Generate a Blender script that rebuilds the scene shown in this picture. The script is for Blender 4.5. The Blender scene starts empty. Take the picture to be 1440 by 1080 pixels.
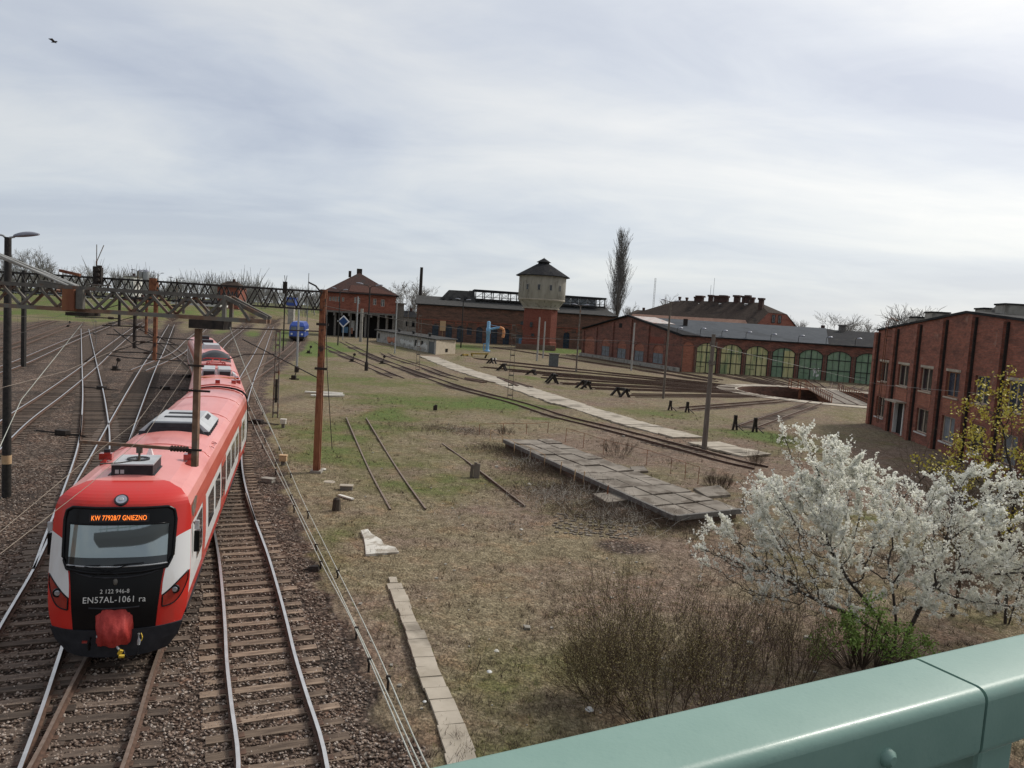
import bpy, math, random
import numpy as np
from math import sin, cos, tan, atan2, radians, pi, sqrt, hypot
from mathutils import Vector, Matrix, kdtree

random.seed(11)
RNG = np.random.default_rng(11)
scene = bpy.context.scene
COL = scene.collection

# ------------------------------------------------------------------ camera model (surveyed from the photograph)
FOC, PITCH, ROLL, CAMZ = 1080.0, radians(4.87), radians(3.56), 8.17
GZ = -0.2                       # general ground level; rail heads are z = 0


def ray(px, py):
    x, y = (px - 720) / FOC, -(py - 540) / FOC
    c, s = cos(ROLL), sin(ROLL)
    xr, yr = x * c - y * s, x * s + y * c
    cp, sp = cos(PITCH), sin(PITCH)
    return Vector((xr, cp + yr * sp, -sp + yr * cp))


def gp(px, py, z=GZ):
    """ground point seen at a pixel of the survey photograph"""
    d = ray(px, py)
    t = (z - CAMZ) / d.z
    return Vector((d.x * t, d.y * t, z))


def at(px, py, Y):
    d = ray(px, py)
    t = Y / d.y
    return Vector((d.x * t, Y, CAMZ + d.z * t))


def hgt(p, px, py):
    """height of the point above/below ground place p seen at a pixel"""
    d = ray(px, py)
    return CAMZ + d.z * hypot(p[0], p[1]) / hypot(d.x, d.y)


# ------------------------------------------------------------------ materials
MATS = {}


def nn(nt, t, **kw):
    n = nt.nodes.new(t)
    for k, v in kw.items():
        setattr(n, k, v)
    return n


def rgb(c):
    return (c[0], c[1], c[2], 1.0)


def mixrgb(nt, fac, a, b, mode='MIX'):
    n = nn(nt, 'ShaderNodeMix', data_type='RGBA', blend_type=mode)
    for sock, v in ((n.inputs[0], fac), (n.inputs[6], a), (n.inputs[7], b)):
        if isinstance(v, bpy.types.NodeSocket):
            nt.links.new(v, sock)
        elif isinstance(v, (int, float)):
            sock.default_value = v
        else:
            sock.default_value = rgb(v)
    return n.outputs[2]


def ramp(nt, fac, stops):
    n = nn(nt, 'ShaderNodeValToRGB')
    e = n.color_ramp.elements
    while len(e) < len(stops):
        e.new(0.5)
    for i, (p, c) in enumerate(stops):
        e[i].position = p
        e[i].color = rgb(c) if hasattr(c, '__len__') else (c, c, c, 1)
    nt.links.new(fac, n.inputs[0])
    return n.outputs[0]


def noise(nt, vec, scale, detail=6, rough=.6, dist=0):
    n = nn(nt, 'ShaderNodeTexNoise')
    n.inputs['Scale'].default_value = scale
    n.inputs['Detail'].default_value = detail
    n.inputs['Roughness'].default_value = rough
    n.inputs['Distortion'].default_value = dist
    if vec is not None:
        nt.links.new(vec, n.inputs['Vector'])
    return n.outputs[0]


def mapping(nt, vec, scale):
    n = nn(nt, 'ShaderNodeMapping')
    n.inputs['Scale'].default_value = scale
    nt.links.new(vec, n.inputs['Vector'])
    return n.outputs[0]


def new_mat(name):
    m = bpy.data.materials.new(name)
    m.use_nodes = True
    nt = m.node_tree
    b = nt.nodes['Principled BSDF']
    MATS[name] = m
    return m, nt, b


def setp(b, rough=.8, metal=0, spec=.5, coat=0):
    b.inputs['Roughness'].default_value = rough
    b.inputs['Metallic'].default_value = metal
    b.inputs['Specular IOR Level'].default_value = spec
    b.inputs['Coat Weight'].default_value = coat
    b.inputs['Coat Roughness'].default_value = .12


def bump(nt, b, h, dist=.02, strength=.6):
    n = nn(nt, 'ShaderNodeBump')
    n.inputs['Distance'].default_value = dist
    n.inputs['Strength'].default_value = strength
    nt.links.new(h, n.inputs['Height'])
    nt.links.new(n.outputs[0], b.inputs['Normal'])


def mat(name, c1, c2=None, scale=3, rough=.8, metal=0, bmp=0, stretch=(1, 1, 1), coords='Object', spec=.4,
        coat=0, rnd=0, lo=.35, hi=.65, c3=None, s3=.4, lo3=.55, hi3=.65, detail=7):
    m, nt, b = new_mat(name)
    setp(b, rough, metal, spec, coat)
    tc = nn(nt, 'ShaderNodeTexCoord').outputs[coords]
    v = mapping(nt, tc, stretch)
    f = noise(nt, v, scale, detail)
    col = ramp(nt, f, [(lo, c1), (hi, c2 or tuple(x * .8 for x in c1))])
    if c3:
        f3 = ramp(nt, noise(nt, v, s3, 5), [(lo3, 0), (hi3, 1)])
        col = mixrgb(nt, f3, col, c3)
    if rnd:
        oi = nn(nt, 'ShaderNodeObjectInfo')
        hs = nn(nt, 'ShaderNodeHueSaturation')
        mr = nn(nt, 'ShaderNodeMapRange')
        mr.inputs[3].default_value = 1 - rnd
        mr.inputs[4].default_value = 1 + rnd
        nt.links.new(oi.outputs['Random'], mr.inputs[0])
        nt.links.new(mr.outputs[0], hs.inputs['Value'])
        nt.links.new(col, hs.inputs['Color'])
        col = hs.outputs[0]
    nt.links.new(col, b.inputs['Base Color'])
    if bmp:
        bump(nt, b, noise(nt, v, scale * 5, 5), bmp)
    return m


def brick(name, c1, c2, mortar, stain, bscale=1.0, stain_lo=.5, stain_hi=.72, pale=None):
    m, nt, b = new_mat(name)
    setp(b, .88, 0, .25)
    uv = nn(nt, 'ShaderNodeTexCoord').outputs['UV']
    ob = nn(nt, 'ShaderNodeTexCoord').outputs['Object']
    t = nn(nt, 'ShaderNodeTexBrick')
    t.inputs['Color1'].default_value = rgb(c1)
    t.inputs['Color2'].default_value = rgb(c2)
    t.inputs['Mortar'].default_value = rgb(mortar)
    t.inputs['Scale'].default_value = 1.0
    t.inputs['Mortar Size'].default_value = .008 * bscale
    t.inputs['Brick Width'].default_value = .27 * bscale
    t.inputs['Row Height'].default_value = .085 * bscale
    nt.links.new(uv, t.inputs['Vector'])
    col = t.outputs[0]
    v2 = mapping(nt, uv, (.6, 2.2, 1))
    big = ramp(nt, noise(nt, v2, .55, 8, .7), [(stain_lo, 0), (stain_hi, 1)])
    col = mixrgb(nt, big, col, stain)
    fine = noise(nt, mapping(nt, uv, (1, 3, 1)), 1.7, 8, .75)
    col = mixrgb(nt, 1.0, col, ramp(nt, fine, [(.3, .62), (.7, 1.3)]), 'MULTIPLY')
    if pale:
        p = ramp(nt, noise(nt, mapping(nt, uv, (.5, .8, 1)), .9, 6, .6, .4), [(.62, 0), (.7, 1)])
        col = mixrgb(nt, p, col, pale)
    nt.links.new(col, b.inputs['Base Color'])
    bump(nt, b, t.outputs[1], -.012, .6)
    return m


# ------------------------------------------------------------------ mesh builder
class MB:
    def __init__(self):
        self.v, self.f, self.mi, self.sm = [], [], [], []

    def add(self, vs, fs, mi=0, sm=False):
        o = len(self.v)
        self.v.extend([(p[0], p[1], p[2]) for p in vs])
        for f in fs:
            self.f.append([i + o for i in f])
            self.mi.append(mi)
            self.sm.append(sm)

    def hexa(self, p, mi=0):
        """8 corners: bottom loop 0-3, top loop 4-7"""
        self.add(p, [(3, 2, 1, 0), (4, 5, 6, 7), (0, 1, 5, 4), (1, 2, 6, 5), (2, 3, 7, 6), (3, 0, 4, 7)], mi)

    def box(self, c, s, rz=0, mi=0, tilt=None):
        hx, hy, hz = s[0] / 2, s[1] / 2, s[2] / 2
        R = Matrix.Rotation(rz, 3, 'Z')
        if tilt:
            R = R @ Matrix.Rotation(tilt[0], 3, 'X') @ Matrix.Rotation(tilt[1], 3, 'Y')
        c = Vector(c)
        self.hexa([c + R @ Vector((x * hx, y * hy, z * hz)) for z in (-1, 1) for x, y in ((-1, -1), (1, -1), (1, 1), (-1, 1))], mi)

    def bar(self, p0, p1, w, h=None, mi=0):
        """rectangular bar between two points"""
        p0, p1 = Vector(p0), Vector(p1)
        h = h or w
        d = (p1 - p0).normalized()
        up = Vector((0, 0, 1)) if abs(d.z) < .95 else Vector((0, 1, 0))
        a = d.cross(up).normalized() * (w / 2)
        b = a.cross(d).normalized() * (h / 2)
        self.hexa([p0 - a - b, p0 + a - b, p0 + a + b, p0 - a + b, p1 - a - b, p1 + a - b, p1 + a + b, p1 - a + b], mi)

    def tube(self, pts, r, n=8, mi=0, caps=True, sm=True):
        pts = [Vector(p) for p in pts]
        rs = r if hasattr(r, '__len__') else [r] * len(pts)
        vs, fs = [], []
        for i, p in enumerate(pts):
            d = (pts[min(i + 1, len(pts) - 1)] - pts[max(i - 1, 0)])
            d = d.normalized() if d.length > 1e-9 else Vector((0, 0, 1))
            up = Vector((0, 0, 1)) if abs(d.z) < .95 else Vector((0, 1, 0))
            a = d.cross(up).normalized()
            b = a.cross(d)
            for k in range(n):
                t = 2 * pi * k / n
                vs.append(p + (a * cos(t) + b * sin(t)) * rs[i])
        for i in range(len(pts) - 1):
            for k in range(n):
                fs.append((i * n + k, i * n + (k + 1) % n, (i + 1) * n + (k + 1) % n, (i + 1) * n + k))
        self.add(vs, fs, mi, sm)
        if caps:
            m = len(pts) - 1
            self.add(vs[:n], [tuple(range(n))[::-1]], mi)
            self.add(vs[m * n:], [tuple(range(n))], mi)

    def lathe(self, prof, c=(0, 0, 0), n=24, mi=0, sm=False, ph=0):
        vs, fs = [], []
        for r, z in prof:
            for k in range(n):
                t = 2 * pi * k / n + ph
                vs.append((c[0] + r * cos(t), c[1] + r * sin(t), c[2] + z))
        for i in range(len(prof) - 1):
            for k in range(n):
                fs.append((i * n + k, i * n + (k + 1) % n, (i + 1) * n + (k + 1) % n, (i + 1) * n + k))
        self.add(vs, fs, mi, sm)

    def prism(self, poly, z0, z1, mi=0):
        n = len(poly)
        vs = [(p[0], p[1], z0) for p in poly] + [(p[0], p[1], z1) for p in poly]
        fs = [tuple(range(n))[::-1], tuple(range(n, 2 * n))] + [(i, (i + 1) % n, n + (i + 1) % n, n + i) for i in range(n)]
        self.add(vs, fs, mi)

    def grid(self, P, mi=0, sm=True, flip=False):
        """P: rows x cols of points"""
        r, c = len(P), len(P[0])
        vs = [p for row in P for p in row]
        fs = []
        for i in range(r - 1):
            for j in range(c - 1):
                q = (i * c + j, i * c + j + 1, (i + 1) * c + j + 1, (i + 1) * c + j)
                fs.append(q[::-1] if flip else q)
        self.add(vs, fs, mi, sm)

    def build(self, name, mats, parent=None, loc=None, uv=True, bevel=0):
        V = np.array(self.v, dtype=np.float64).reshape(-1, 3)
        if loc is not None:
            V = V - np.array(loc[:3])
        elif parent is not None and parent.get('_w'):
            V = V - np.array(parent.location)
        elif parent is not None and parent.parent is not None and parent.parent.get('_w'):
            V = V - np.array(parent.parent.location)
        o = raw_mesh(name, V, self.f, mats, self.mi, self.sm)
        if uv:
            box_uv(o.data)
        if parent is not None:
            o.parent = parent
        if loc is not None:
            o.location = loc[:3]
        if bevel:
            bv = o.modifiers.new('b', 'BEVEL')
            bv.width = bevel
            bv.segments = 2
            bv.limit_method = 'ANGLE'
        return o


def raw_mesh(name, V, F, mats, mi=None, sm=None):
    me = bpy.data.meshes.new(name)
    V = np.asarray(V, dtype=np.float32)
    if isinstance(F, np.ndarray):
        n, k = F.shape
        me.vertices.add(len(V))
        me.vertices.foreach_set('co', V.ravel())
        me.loops.add(n * k)
        me.loops.foreach_set('vertex_index', F.astype(np.int32).ravel())
        me.polygons.add(n)
        me.polygons.foreach_set('loop_start', np.arange(0, n * k, k, dtype=np.int32))
        me.update(calc_edges=True)
    else:
        me.from_pydata(V.tolist(), [], F)
    if not hasattr(mats, '__len__') or isinstance(mats, str):
        mats = [mats]
    for m in mats:
        me.materials.append(MATS[m] if isinstance(m, str) else m)
    if mi is not None and len(mats) > 1:
        me.polygons.foreach_set('material_index', np.asarray(mi, dtype=np.int32))
    if sm is not None:
        if isinstance(sm, bool):
            sm = [sm] * len(me.polygons)
        me.polygons.foreach_set('use_smooth', np.asarray(sm, dtype=bool))
    me.update()
    o = bpy.data.objects.new(name, me)
    COL.objects.link(o)
    return o


def box_uv(me):
    n = len(me.loops)
    if not n:
        return
    co = np.empty(len(me.vertices) * 3, dtype=np.float32)
    me.vertices.foreach_get('co', co)
    co = co.reshape(-1, 3)
    li = np.empty(n, dtype=np.int32)
    me.loops.foreach_get('vertex_index', li)
    nr = np.empty(len(me.polygons) * 3, dtype=np.float32)
    me.polygons.foreach_get('normal', nr)
    nr = nr.reshape(-1, 3)
    lt = np.empty(len(me.polygons), dtype=np.int32)
    me.polygons.foreach_get('loop_total', lt)
    N = np.repeat(nr, lt, axis=0)
    P = co[li]
    hl = np.hypot(N[:, 0], N[:, 1])
    ux = np.where(hl > 1e-4, -N[:, 1] / np.maximum(hl, 1e-4), 1)
    uy = np.where(hl > 1e-4, N[:, 0] / np.maximum(hl, 1e-4), 0)
    u = P[:, 0] * ux + P[:, 1] * uy
    # along-slope coordinate
    vx, vy, vz = -N[:, 2] * uy, N[:, 2] * ux, N[:, 0] * uy - N[:, 1] * ux
    v = P[:, 0] * vx + P[:, 1] * vy + np.abs(vz) * P[:, 2]
    flat = np.abs(N[:, 2]) > .98
    u = np.where(flat, P[:, 0], u)
    v = np.where(flat, P[:, 1], np.where(np.abs(N[:, 2]) < .05, P[:, 2], v))
    l = me.uv_layers.new(name='UVMap')
    l.data.foreach_set('uv', np.stack([u, v], 1).astype(np.float32).ravel())


def tag(o, label=None, cat=None, group=None, kind=None):
    if label:
        o['label'] = label
    if cat:
        o['category'] = cat
    if group:
        o['group'] = group
    if kind:
        o['kind'] = kind
    return o


def thing(name, label, cat, loc=(0, 0, 0), rz=0, group=None):
    o = bpy.data.objects.new(name, None)
    o.empty_display_size = .2
    COL.objects.link(o)
    o.location = Vector(loc)
    o.rotation_euler = (0, 0, rz)
    if rz == 0:
        o['_w'] = 1            # children may be given in world coordinates
    return tag(o, label, cat, group)


def dup(root, loc, rz, label=None, group=None, scale=None):
    r = root.copy()
    COL.objects.link(r)
    r.location = Vector(loc)
    r.rotation_euler = (0, 0, rz)
    if scale:
        r.scale = (scale, scale, scale) if not hasattr(scale, '__len__') else scale
    if label:
        r['label'] = label
    if group:
        r['group'] = group
    for ch in list(root.children):
        c = ch.copy()
        COL.objects.link(c)
        c.parent = r
        for g in ch.children:
            d = g.copy()
            COL.objects.link(d)
            d.parent = c
    return r


def spline(pts, step):
    pts = [Vector(p) for p in pts]
    P = [pts[0] * 2 - pts[1]] + pts + [pts[-1] * 2 - pts[-2]]
    fine = []
    for i in range(1, len(P) - 2):
        p0, p1, p2, p3 = P[i - 1:i + 3]
        # centripetal parametrisation keeps unevenly spaced survey points smooth
        t0 = 0
        t1 = t0 + max((p1 - p0).length, 1e-6) ** .5
        t2 = t1 + max((p2 - p1).length, 1e-6) ** .5
        t3 = t2 + max((p3 - p2).length, 1e-6) ** .5
        n = max(4, int((p2 - p1).length / step * 2))
        for k in range(n):
            t = t1 + (t2 - t1) * k / n
            a1 = p0 * ((t1 - t) / (t1 - t0)) + p1 * ((t - t0) / (t1 - t0))
            a2 = p1 * ((t2 - t) / (t2 - t1)) + p2 * ((t - t1) / (t2 - t1))
            a3 = p2 * ((t3 - t) / (t3 - t2)) + p3 * ((t - t2) / (t3 - t2))
            b1 = a1 * ((t2 - t) / (t2 - t0)) + a2 * ((t - t0) / (t2 - t0))
            b2 = a2 * ((t3 - t) / (t3 - t1)) + a3 * ((t - t1) / (t3 - t1))
            fine.append(b1 * ((t2 - t) / (t2 - t1)) + b2 * ((t - t1) / (t2 - t1)))
    fine.append(pts[-1])
    out, acc = [fine[0]], 0
    for a, b in zip(fine, fine[1:]):
        L = (b - a).length
        while acc + L >= step:
            a = a + (b - a) * ((step - acc) / L)
            L = (b - a).length
            out.append(a.copy())
            acc = 0
        acc += L
    return out


def normals2d(path):
    out = []
    for i in range(len(path)):
        d = path[min(i + 1, len(path) - 1)] - path[max(i - 1, 0)]
        d.z = 0
        d.normalize()
        out.append(Vector((d.y, -d.x, 0)))
    return out


class Wall:
    """a vertical wall from p0 to p1 (ground plan), outward normal towards `face`"""
    def __init__(self, p0, p1, face=(0, 0)):
        self.p = Vector((p0[0], p0[1], 0))
        q = Vector((p1[0], p1[1], 0))
        self.L = (q - self.p).length
        self.u = (q - self.p) / self.L
        n = Vector((self.u.y, -self.u.x, 0))
        if n.dot(Vector((face[0], face[1], 0)) - (self.p + q) / 2) < 0:
            n = -n
        self.n = n

    def at(self, a, z, d=0):
        v = self.p + self.u * a + self.n * d
        return Vector((v.x, v.y, z))

    def box(self, mb, a0, a1, z0, z1, d0, d1, mi=0):
        mb.hexa([self.at(a, z, d) for z in (z0, z1) for a, d in ((a0, d0), (a1, d0), (a1, d1), (a0, d1))], mi)

    def quad(self, mb, a0, a1, z0, z1, d, mi=0):
        mb.add([self.at(a0, z0, d), self.at(a1, z0, d), self.at(a1, z1, d), self.at(a0, z1, d)], [(0, 1, 2, 3)], mi)

    def arch(self, a0, a1, z1, rise, n=10):
        """points of the arch curve from a0 to a1 (segmental)"""
        w = (a1 - a0) / 2
        r = (w * w + rise * rise) / (2 * rise)
        c = (a0 + a1) / 2
        out = []
        for i in range(n + 1):
            a = a0 + (a1 - a0) * i / n
            out.append((a, z1 - r + sqrt(max(r * r - (a - c) ** 2, 0))))
        return out

    def archpanel(self, mb, a0, a1, z0, z1, rise, d, mi=0):
        c = self.arch(a0, a1, z1, rise)
        mb.add([self.at(a0, z0, d), self.at(a1, z0, d)] + [self.at(a, z, d) for a, z in c[::-1]], [tuple(range(2 + len(c)))], mi)

    def wall(self, mb, zb, top, holes=(), depth=.3, breaks=(), mi=0, rmi=None):
        """front skin with real openings; holes = (a0,a1,z0,z1,rise)"""
        if not callable(top):
            tv = top
            top = lambda a: tv
        rmi = mi if rmi is None else rmi
        A = sorted(set([0, self.L] + [h[0] for h in holes] + [h[1] for h in holes] + list(breaks)))
        zm = min(top(a) for a in A)
        Z = sorted(set([zb, zm] + [h[2] for h in holes] + [h[3] for h in holes]))
        Z = [z for z in Z if z <= zm + 1e-6]
        for a0, a1 in zip(A, A[1:]):
            for z0, z1 in zip(Z, Z[1:]):
                ca, cz = (a0 + a1) / 2, (z0 + z1) / 2
                if any(h[0] < ca < h[1] and h[2] < cz < h[3] for h in holes):
                    continue
                self.quad(mb, a0, a1, z0, z1, 0, mi)
            if max(top(a0), top(a1)) > zm + 1e-4:
                mb.add([self.at(a0, zm), self.at(a1, zm), self.at(a1, top(a1)), self.at(a0, top(a0))], [(0, 1, 2, 3)], mi)
        for a0, a1, z0, z1, rise in holes:
            if rise:
                c = self.arch(a0, a1, z1, rise)
                for (b0, y0), (b1, y1) in zip(c, c[1:]):
                    mb.add([self.at(b0, y0), self.at(b1, y1), self.at(b1, z1 + 1e-4), self.at(b0, z1 + 1e-4)], [(0, 1, 2, 3)], mi)
                loop = [(a0, z0)] + c + [(a1, z0)]
            else:
                loop = [(a0, z0), (a0, z1), (a1, z1), (a1, z0)]
            loop.append(loop[0])
            for (b0, y0), (b1, y1) in zip(loop, loop[1:]):
                mb.add([self.at(b0, y0), self.at(b1, y1), self.at(b1, y1, -depth), self.at(b0, y0, -depth)], [(0, 1, 2, 3)], rmi)


def segs_mesh(S, n=3):
    """S: array of (x0,y0,z0,x1,y1,z1,r0,r1) -> prisms, vectorised"""
    S = np.asarray(S, dtype=np.float64)
    p0, p1 = S[:, :3], S[:, 3:6]
    d = p1 - p0
    d /= np.maximum(np.linalg.norm(d, axis=1, keepdims=True), 1e-9)
    up = np.where(np.abs(d[:, 2:3]) < .9, np.array([[0, 0, 1.]]), np.array([[0, 1., 0]]))
    a = np.cross(d, up)
    a /= np.maximum(np.linalg.norm(a, axis=1, keepdims=True), 1e-9)
    b = np.cross(a, d)
    m = len(S)
    V = np.empty((m, 2, n, 3))
    for k in range(n):
        t = 2 * pi * k / n
        o = a * cos(t) + b * sin(t)
        V[:, 0, k] = p0 + o * S[:, 6:7]
        V[:, 1, k] = p1 + o * S[:, 7:8]
    base = (np.arange(m) * 2 * n)[:, None]
    F = []
    for k in range(n):
        F.append(np.concatenate([base + k, base + (k + 1) % n, base + n + (k + 1) % n, base + n + k], 1))
    return V.reshape(-1, 3), np.stack(F, 1).reshape(-1, 4)


def leaf_quads(C, size, flat=0.0, aspect=1.0):
    C = np.asarray(C, dtype=np.float64)
    m = len(C)
    nrm = RNG.normal(size=(m, 3))
    nrm[:, 2] += flat
    nrm /= np.linalg.norm(nrm, axis=1, keepdims=True)
    t = np.cross(nrm, RNG.normal(size=(m, 3)))
    t /= np.maximum(np.linalg.norm(t, axis=1, keepdims=True), 1e-9)
    b = np.cross(nrm, t)
    s = np.asarray(size) * np.ones(m)
    s = s[:, None] * RNG.uniform(.7, 1.3, (m, 1)) / 2
    V = np.stack([C - t * s, C + b * s * aspect, C + t * s, C - b * s * aspect], 1).reshape(-1, 3)
    F = np.arange(m * 4).reshape(-1, 4)
    return V, F


def grow(segs, tips, p, d, L, r, depth, kids, spread, up=.1, ratio=.62, wob=.18, nseg=4, kstart=.3, rmin=.004):
    """recursive branch: appends segments and tip points"""
    p, d = np.array(p, float), np.array(d, float)
    d /= np.linalg.norm(d)
    pts = [p]
    for i in range(nseg):
        d = d + RNG.normal(size=3) * wob + np.array([0, 0, up])
        d /= np.linalg.norm(d)
        q = p + d * (L / nseg)
        r0, r1 = max(r * (1 - .75 * i / nseg), rmin), max(r * (1 - .75 * (i + 1) / nseg), rmin)
        segs.append((*p, *q, r0, r1))
        if depth == 0 or i >= nseg // 2:
            tips.append((q[0], q[1], q[2], depth))
        p = q
        pts.append(p)
        f = (i + 1) / nseg
        if depth > 0 and f >= kstart:
            nk = kids[0] if hasattr(kids, '__len__') else kids
            k = int(nk) + (RNG.random() < nk - int(nk))
            for _ in range(k):
                ax = RNG.normal(size=3)
                ax -= d * ax.dot(d)
                ax /= max(np.linalg.norm(ax), 1e-6)
                sp = spread * RNG.uniform(.6, 1.3)
                nd = d * cos(sp) + ax * sin(sp)
                nk2 = kids[1:] if hasattr(kids, '__len__') and len(kids) > 1 else kids
                grow(segs, tips, p, nd, L * ratio * RNG.uniform(.7, 1.15), r1 * .75, depth - 1, nk2, spread, up, ratio, wob, max(2, nseg - 1), kstart, rmin)
# ------------------------------------------------------------------ material library
mat('rust', (.13, .05, .028), (.28, .12, .06), 6, .9, .0, .004, c3=(.05, .035, .03), s3=2.5)
mat('rust_bright', (.20, .075, .04), (.29, .13, .065), 5, .9, 0, .004, stretch=(1, 1, .3), c3=(.12, .035, .02), s3=.9, lo3=.5, hi3=.58)
mat('rail_side', (.09, .055, .04), (.17, .10, .07), 9, .85, .2)
mat('rail_top', (.74, .73, .72), (.60, .59, .58), 3, .38, .9)
mat('rail_worn', (.20, .145, .11), (.28, .21, .17), 7, .6, .4)
mat('sleeper_wood', (.075, .055, .043), (.19, .14, .105), 2.2, .92, 0, .006, stretch=(.8, 9, 9), rnd=.45)
mat('sleeper_light', (.12, .083, .06), (.30, .22, .158), 2.0, .92, 0, .006, stretch=(.8, 9, 9), rnd=.4)
mat('ballast_stone', (.15, .11, .085), (.40, .32, .265), 2.2, .95, 0, .0, coords='Object', c3=(.10, .09, .085), s3=3)
mat('steel_grey', (.115, .105, .092), (.21, .195, .17), 5, .8, .2, .002, c3=(.17, .085, .05), s3=2.6, lo3=.5, hi3=.62)
mat('steel_rusty', (.17, .095, .06), (.30, .19, .13), 5, .85, .2, .003, c3=(.2, .19, .165), s3=1.6, lo3=.5, hi3=.62)
mat('dark_steel', (.022, .021, .02), (.05, .045, .04), 8, .7, .3)
mat('black_iron', (.022, .019, .017), (.055, .042, .035), 8, .8, .2)
mat('galvanised', (.36, .37, .37), (.47, .48, .48), 6, .5, .5)
mat('white_pipe', (.62, .63, .60), (.74, .75, .72), 4, .6)
mat('concrete', (.27, .25, .215), (.40, .375, .325), 2, .9, 0, .006, c3=(.18, .165, .14), s3=.7)
mat('concrete_pale', (.37, .32, .25), (.50, .44, .355), 1.2, .9, 0, .006, c3=(.21, .18, .14), s3=.35)
mat('concrete_white', (.58, .555, .49), (.70, .67, .60), 3, .85, 0, .004, c3=(.36, .32, .26), s3=2.2, lo3=.5, hi3=.6)
mat('concrete_dark', (.12, .11, .10), (.2, .185, .165), 2.5, .92, 0, .006)
mat('dock_top', (.17, .145, .115), (.30, .26, .215), .7, .92, 0, .008, c3=(.13, .105, .08), s3=1.1, lo3=.5, hi3=.6)
mat('tank_render', (.32, .295, .245), (.43, .40, .34), .8, .9, 0, 0, stretch=(1, 1, .25), c3=(.2, .18, .15), s3=1.2)
mat('shed_render', (.30, .29, .26), (.45, .43, .385), 1.0, .9, 0, .004, c3=(.17, .16, .145), s3=.8)
mat('shed_sand', (.42, .36, .27), (.52, .45, .35), 1.2, .9)
mat('wood_pole', (.115, .095, .08), (.21, .18, .15), 6, .9, 0, .004, stretch=(1, 1, .15))
mat('wood_grey', (.30, .29, .27), (.44, .42, .39), 4, .9, 0, .003, stretch=(1, 1, .2))
mat('wood_dark', (.04, .03, .024), (.09, .07, .055), 5, .9, 0, .004, stretch=(1, 1, .3))
mat('plank_white', (.6, .57, .5), (.75, .72, .65), 5, .85)
mat('wood_orange', (.50, .33, .18), (.60, .42, .25), 5, .8)
mat('roof_dark', (.020, .020, .022), (.036, .036, .038), 1.5, .95, 0, .01, stretch=(1, 1, 1), c3=(.05, .048, .044), s3=.35, spec=.1)
mat('roof_slate', (.046, .054, .065), (.064, .073, .084), .9, .85, 0, 0, c3=(.036, .042, .05), s3=.18, spec=.2)
mat('roof_felt', (.05, .049, .047), (.085, .082, .078), 1.1, .95, 0, 0, spec=.1)
mat('roof_tile_red', (.065, .036, .030), (.105, .056, .045), 2.4, .9, 0, .01, c3=(.065, .05, .045), s3=.5)
mat('roof_tile_new', (.105, .048, .036), (.15, .07, .052), 2.4, .9, 0, .01)
mat('roof_tile_brown', (.05, .038, .031), (.082, .062, .051), 2.0, .95, 0, .01, c3=(.036, .03, .027), s3=.4, spec=.1)
mat('roof_tile_orange', (.26, .14, .095), (.34, .2, .145), 1.5, .9)
mat('roof_patch', (.42, .36, .33), (.6, .56, .53), 1.5, .8, 0, 0, c3=(.45, .2, .14), s3=.5)
mat('window_dark', (.012, .014, .017), (.03, .035, .042), 1.2, .12, 0, 0, spec=.6)
mat('window_blue', (.02, .032, .055), (.05, .07, .10), 1.2, .25, 0, 0)
mat('window_board', (.13, .145, .155), (.24, .255, .265), 1.5, .7, 0, 0)
mat('void_dark', (.012, .011, .011), (.02, .018, .017), 1, .95)
mat('frame_white', (.5, .48, .44), (.66, .64, .6), 4, .7)
mat('frame_cream', (.44, .36, .27), (.55, .46, .36), 4, .8)
mat('frame_wood', (.3, .15, .08), (.38, .2, .11), 4, .75)
mat('door_green', (.17, .275, .165), (.27, .38, .25), .9, .45, 0, 0, c3=(.2, .26, .2), s3=1.2)
mat('door_yellow', (.50, .475, .215), (.64, .60, .32), 1.4, .5, 0, 0, stretch=(1, 1, .22), c3=(.24, .31, .15), s3=.8, lo3=.5, hi3=.64)
mat('door_bar', (.02, .026, .022), (.04, .045, .04), 3, .7)
mat('buffer_yellow', (.34, .235, .05), (.46, .33, .09), 5, .7, c3=(.05, .04, .03), s3=2)
mat('crane_blue', (.16, .37, .58), (.26, .48, .68), 4, .55, c3=(.10, .22, .38), s3=2)
mat('orange_hose', (.62, .25, .1), (.7, .34, .16), 4, .7)
mat('hut_blue', (.085, .095, .095), (.13, .14, .14), 3, .7)
mat('sign_blue', (.012, .05, .16), (.018, .065, .2), 3, .5)
mat('sign_white', (.75, .75, .75), (.8, .8, .8), 3, .5)
mat('paint_white', (.68, .67, .63), (.78, .77, .73), 4, .7)
mat('paint_orange', (.5, .2, .12), (.6, .28, .18), 4, .7)
mat('paint_sky', (.12, .26, .42), (.2, .36, .52), 4, .7)
mat('lamp_head', (.23, .235, .27), (.32, .325, .36), 4, .4, .3)
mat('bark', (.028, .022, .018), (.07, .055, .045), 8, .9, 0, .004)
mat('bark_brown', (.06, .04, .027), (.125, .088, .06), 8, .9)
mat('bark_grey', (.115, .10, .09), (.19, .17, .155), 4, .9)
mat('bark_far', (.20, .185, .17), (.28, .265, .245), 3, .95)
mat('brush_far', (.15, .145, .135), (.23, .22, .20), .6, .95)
m_, nt_, b_ = new_mat('petal')
setp(b_, .6, 0, .2)
b_.inputs['Base Color'].default_value = (.96, .955, .90, 1)
tr_ = nn(nt_, 'ShaderNodeBsdfTranslucent')
tr_.inputs[0].default_value = (.93, .93, .84, 1)
mx_ = nn(nt_, 'ShaderNodeMixShader')
mx_.inputs[0].default_value = .55
nt_.links.new(b_.outputs[0], mx_.inputs[1])
nt_.links.new(tr_.outputs[0], mx_.inputs[2])
nt_.links.new(mx_.outputs[0], nt_.nodes['Material Output'].inputs[0])
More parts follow.
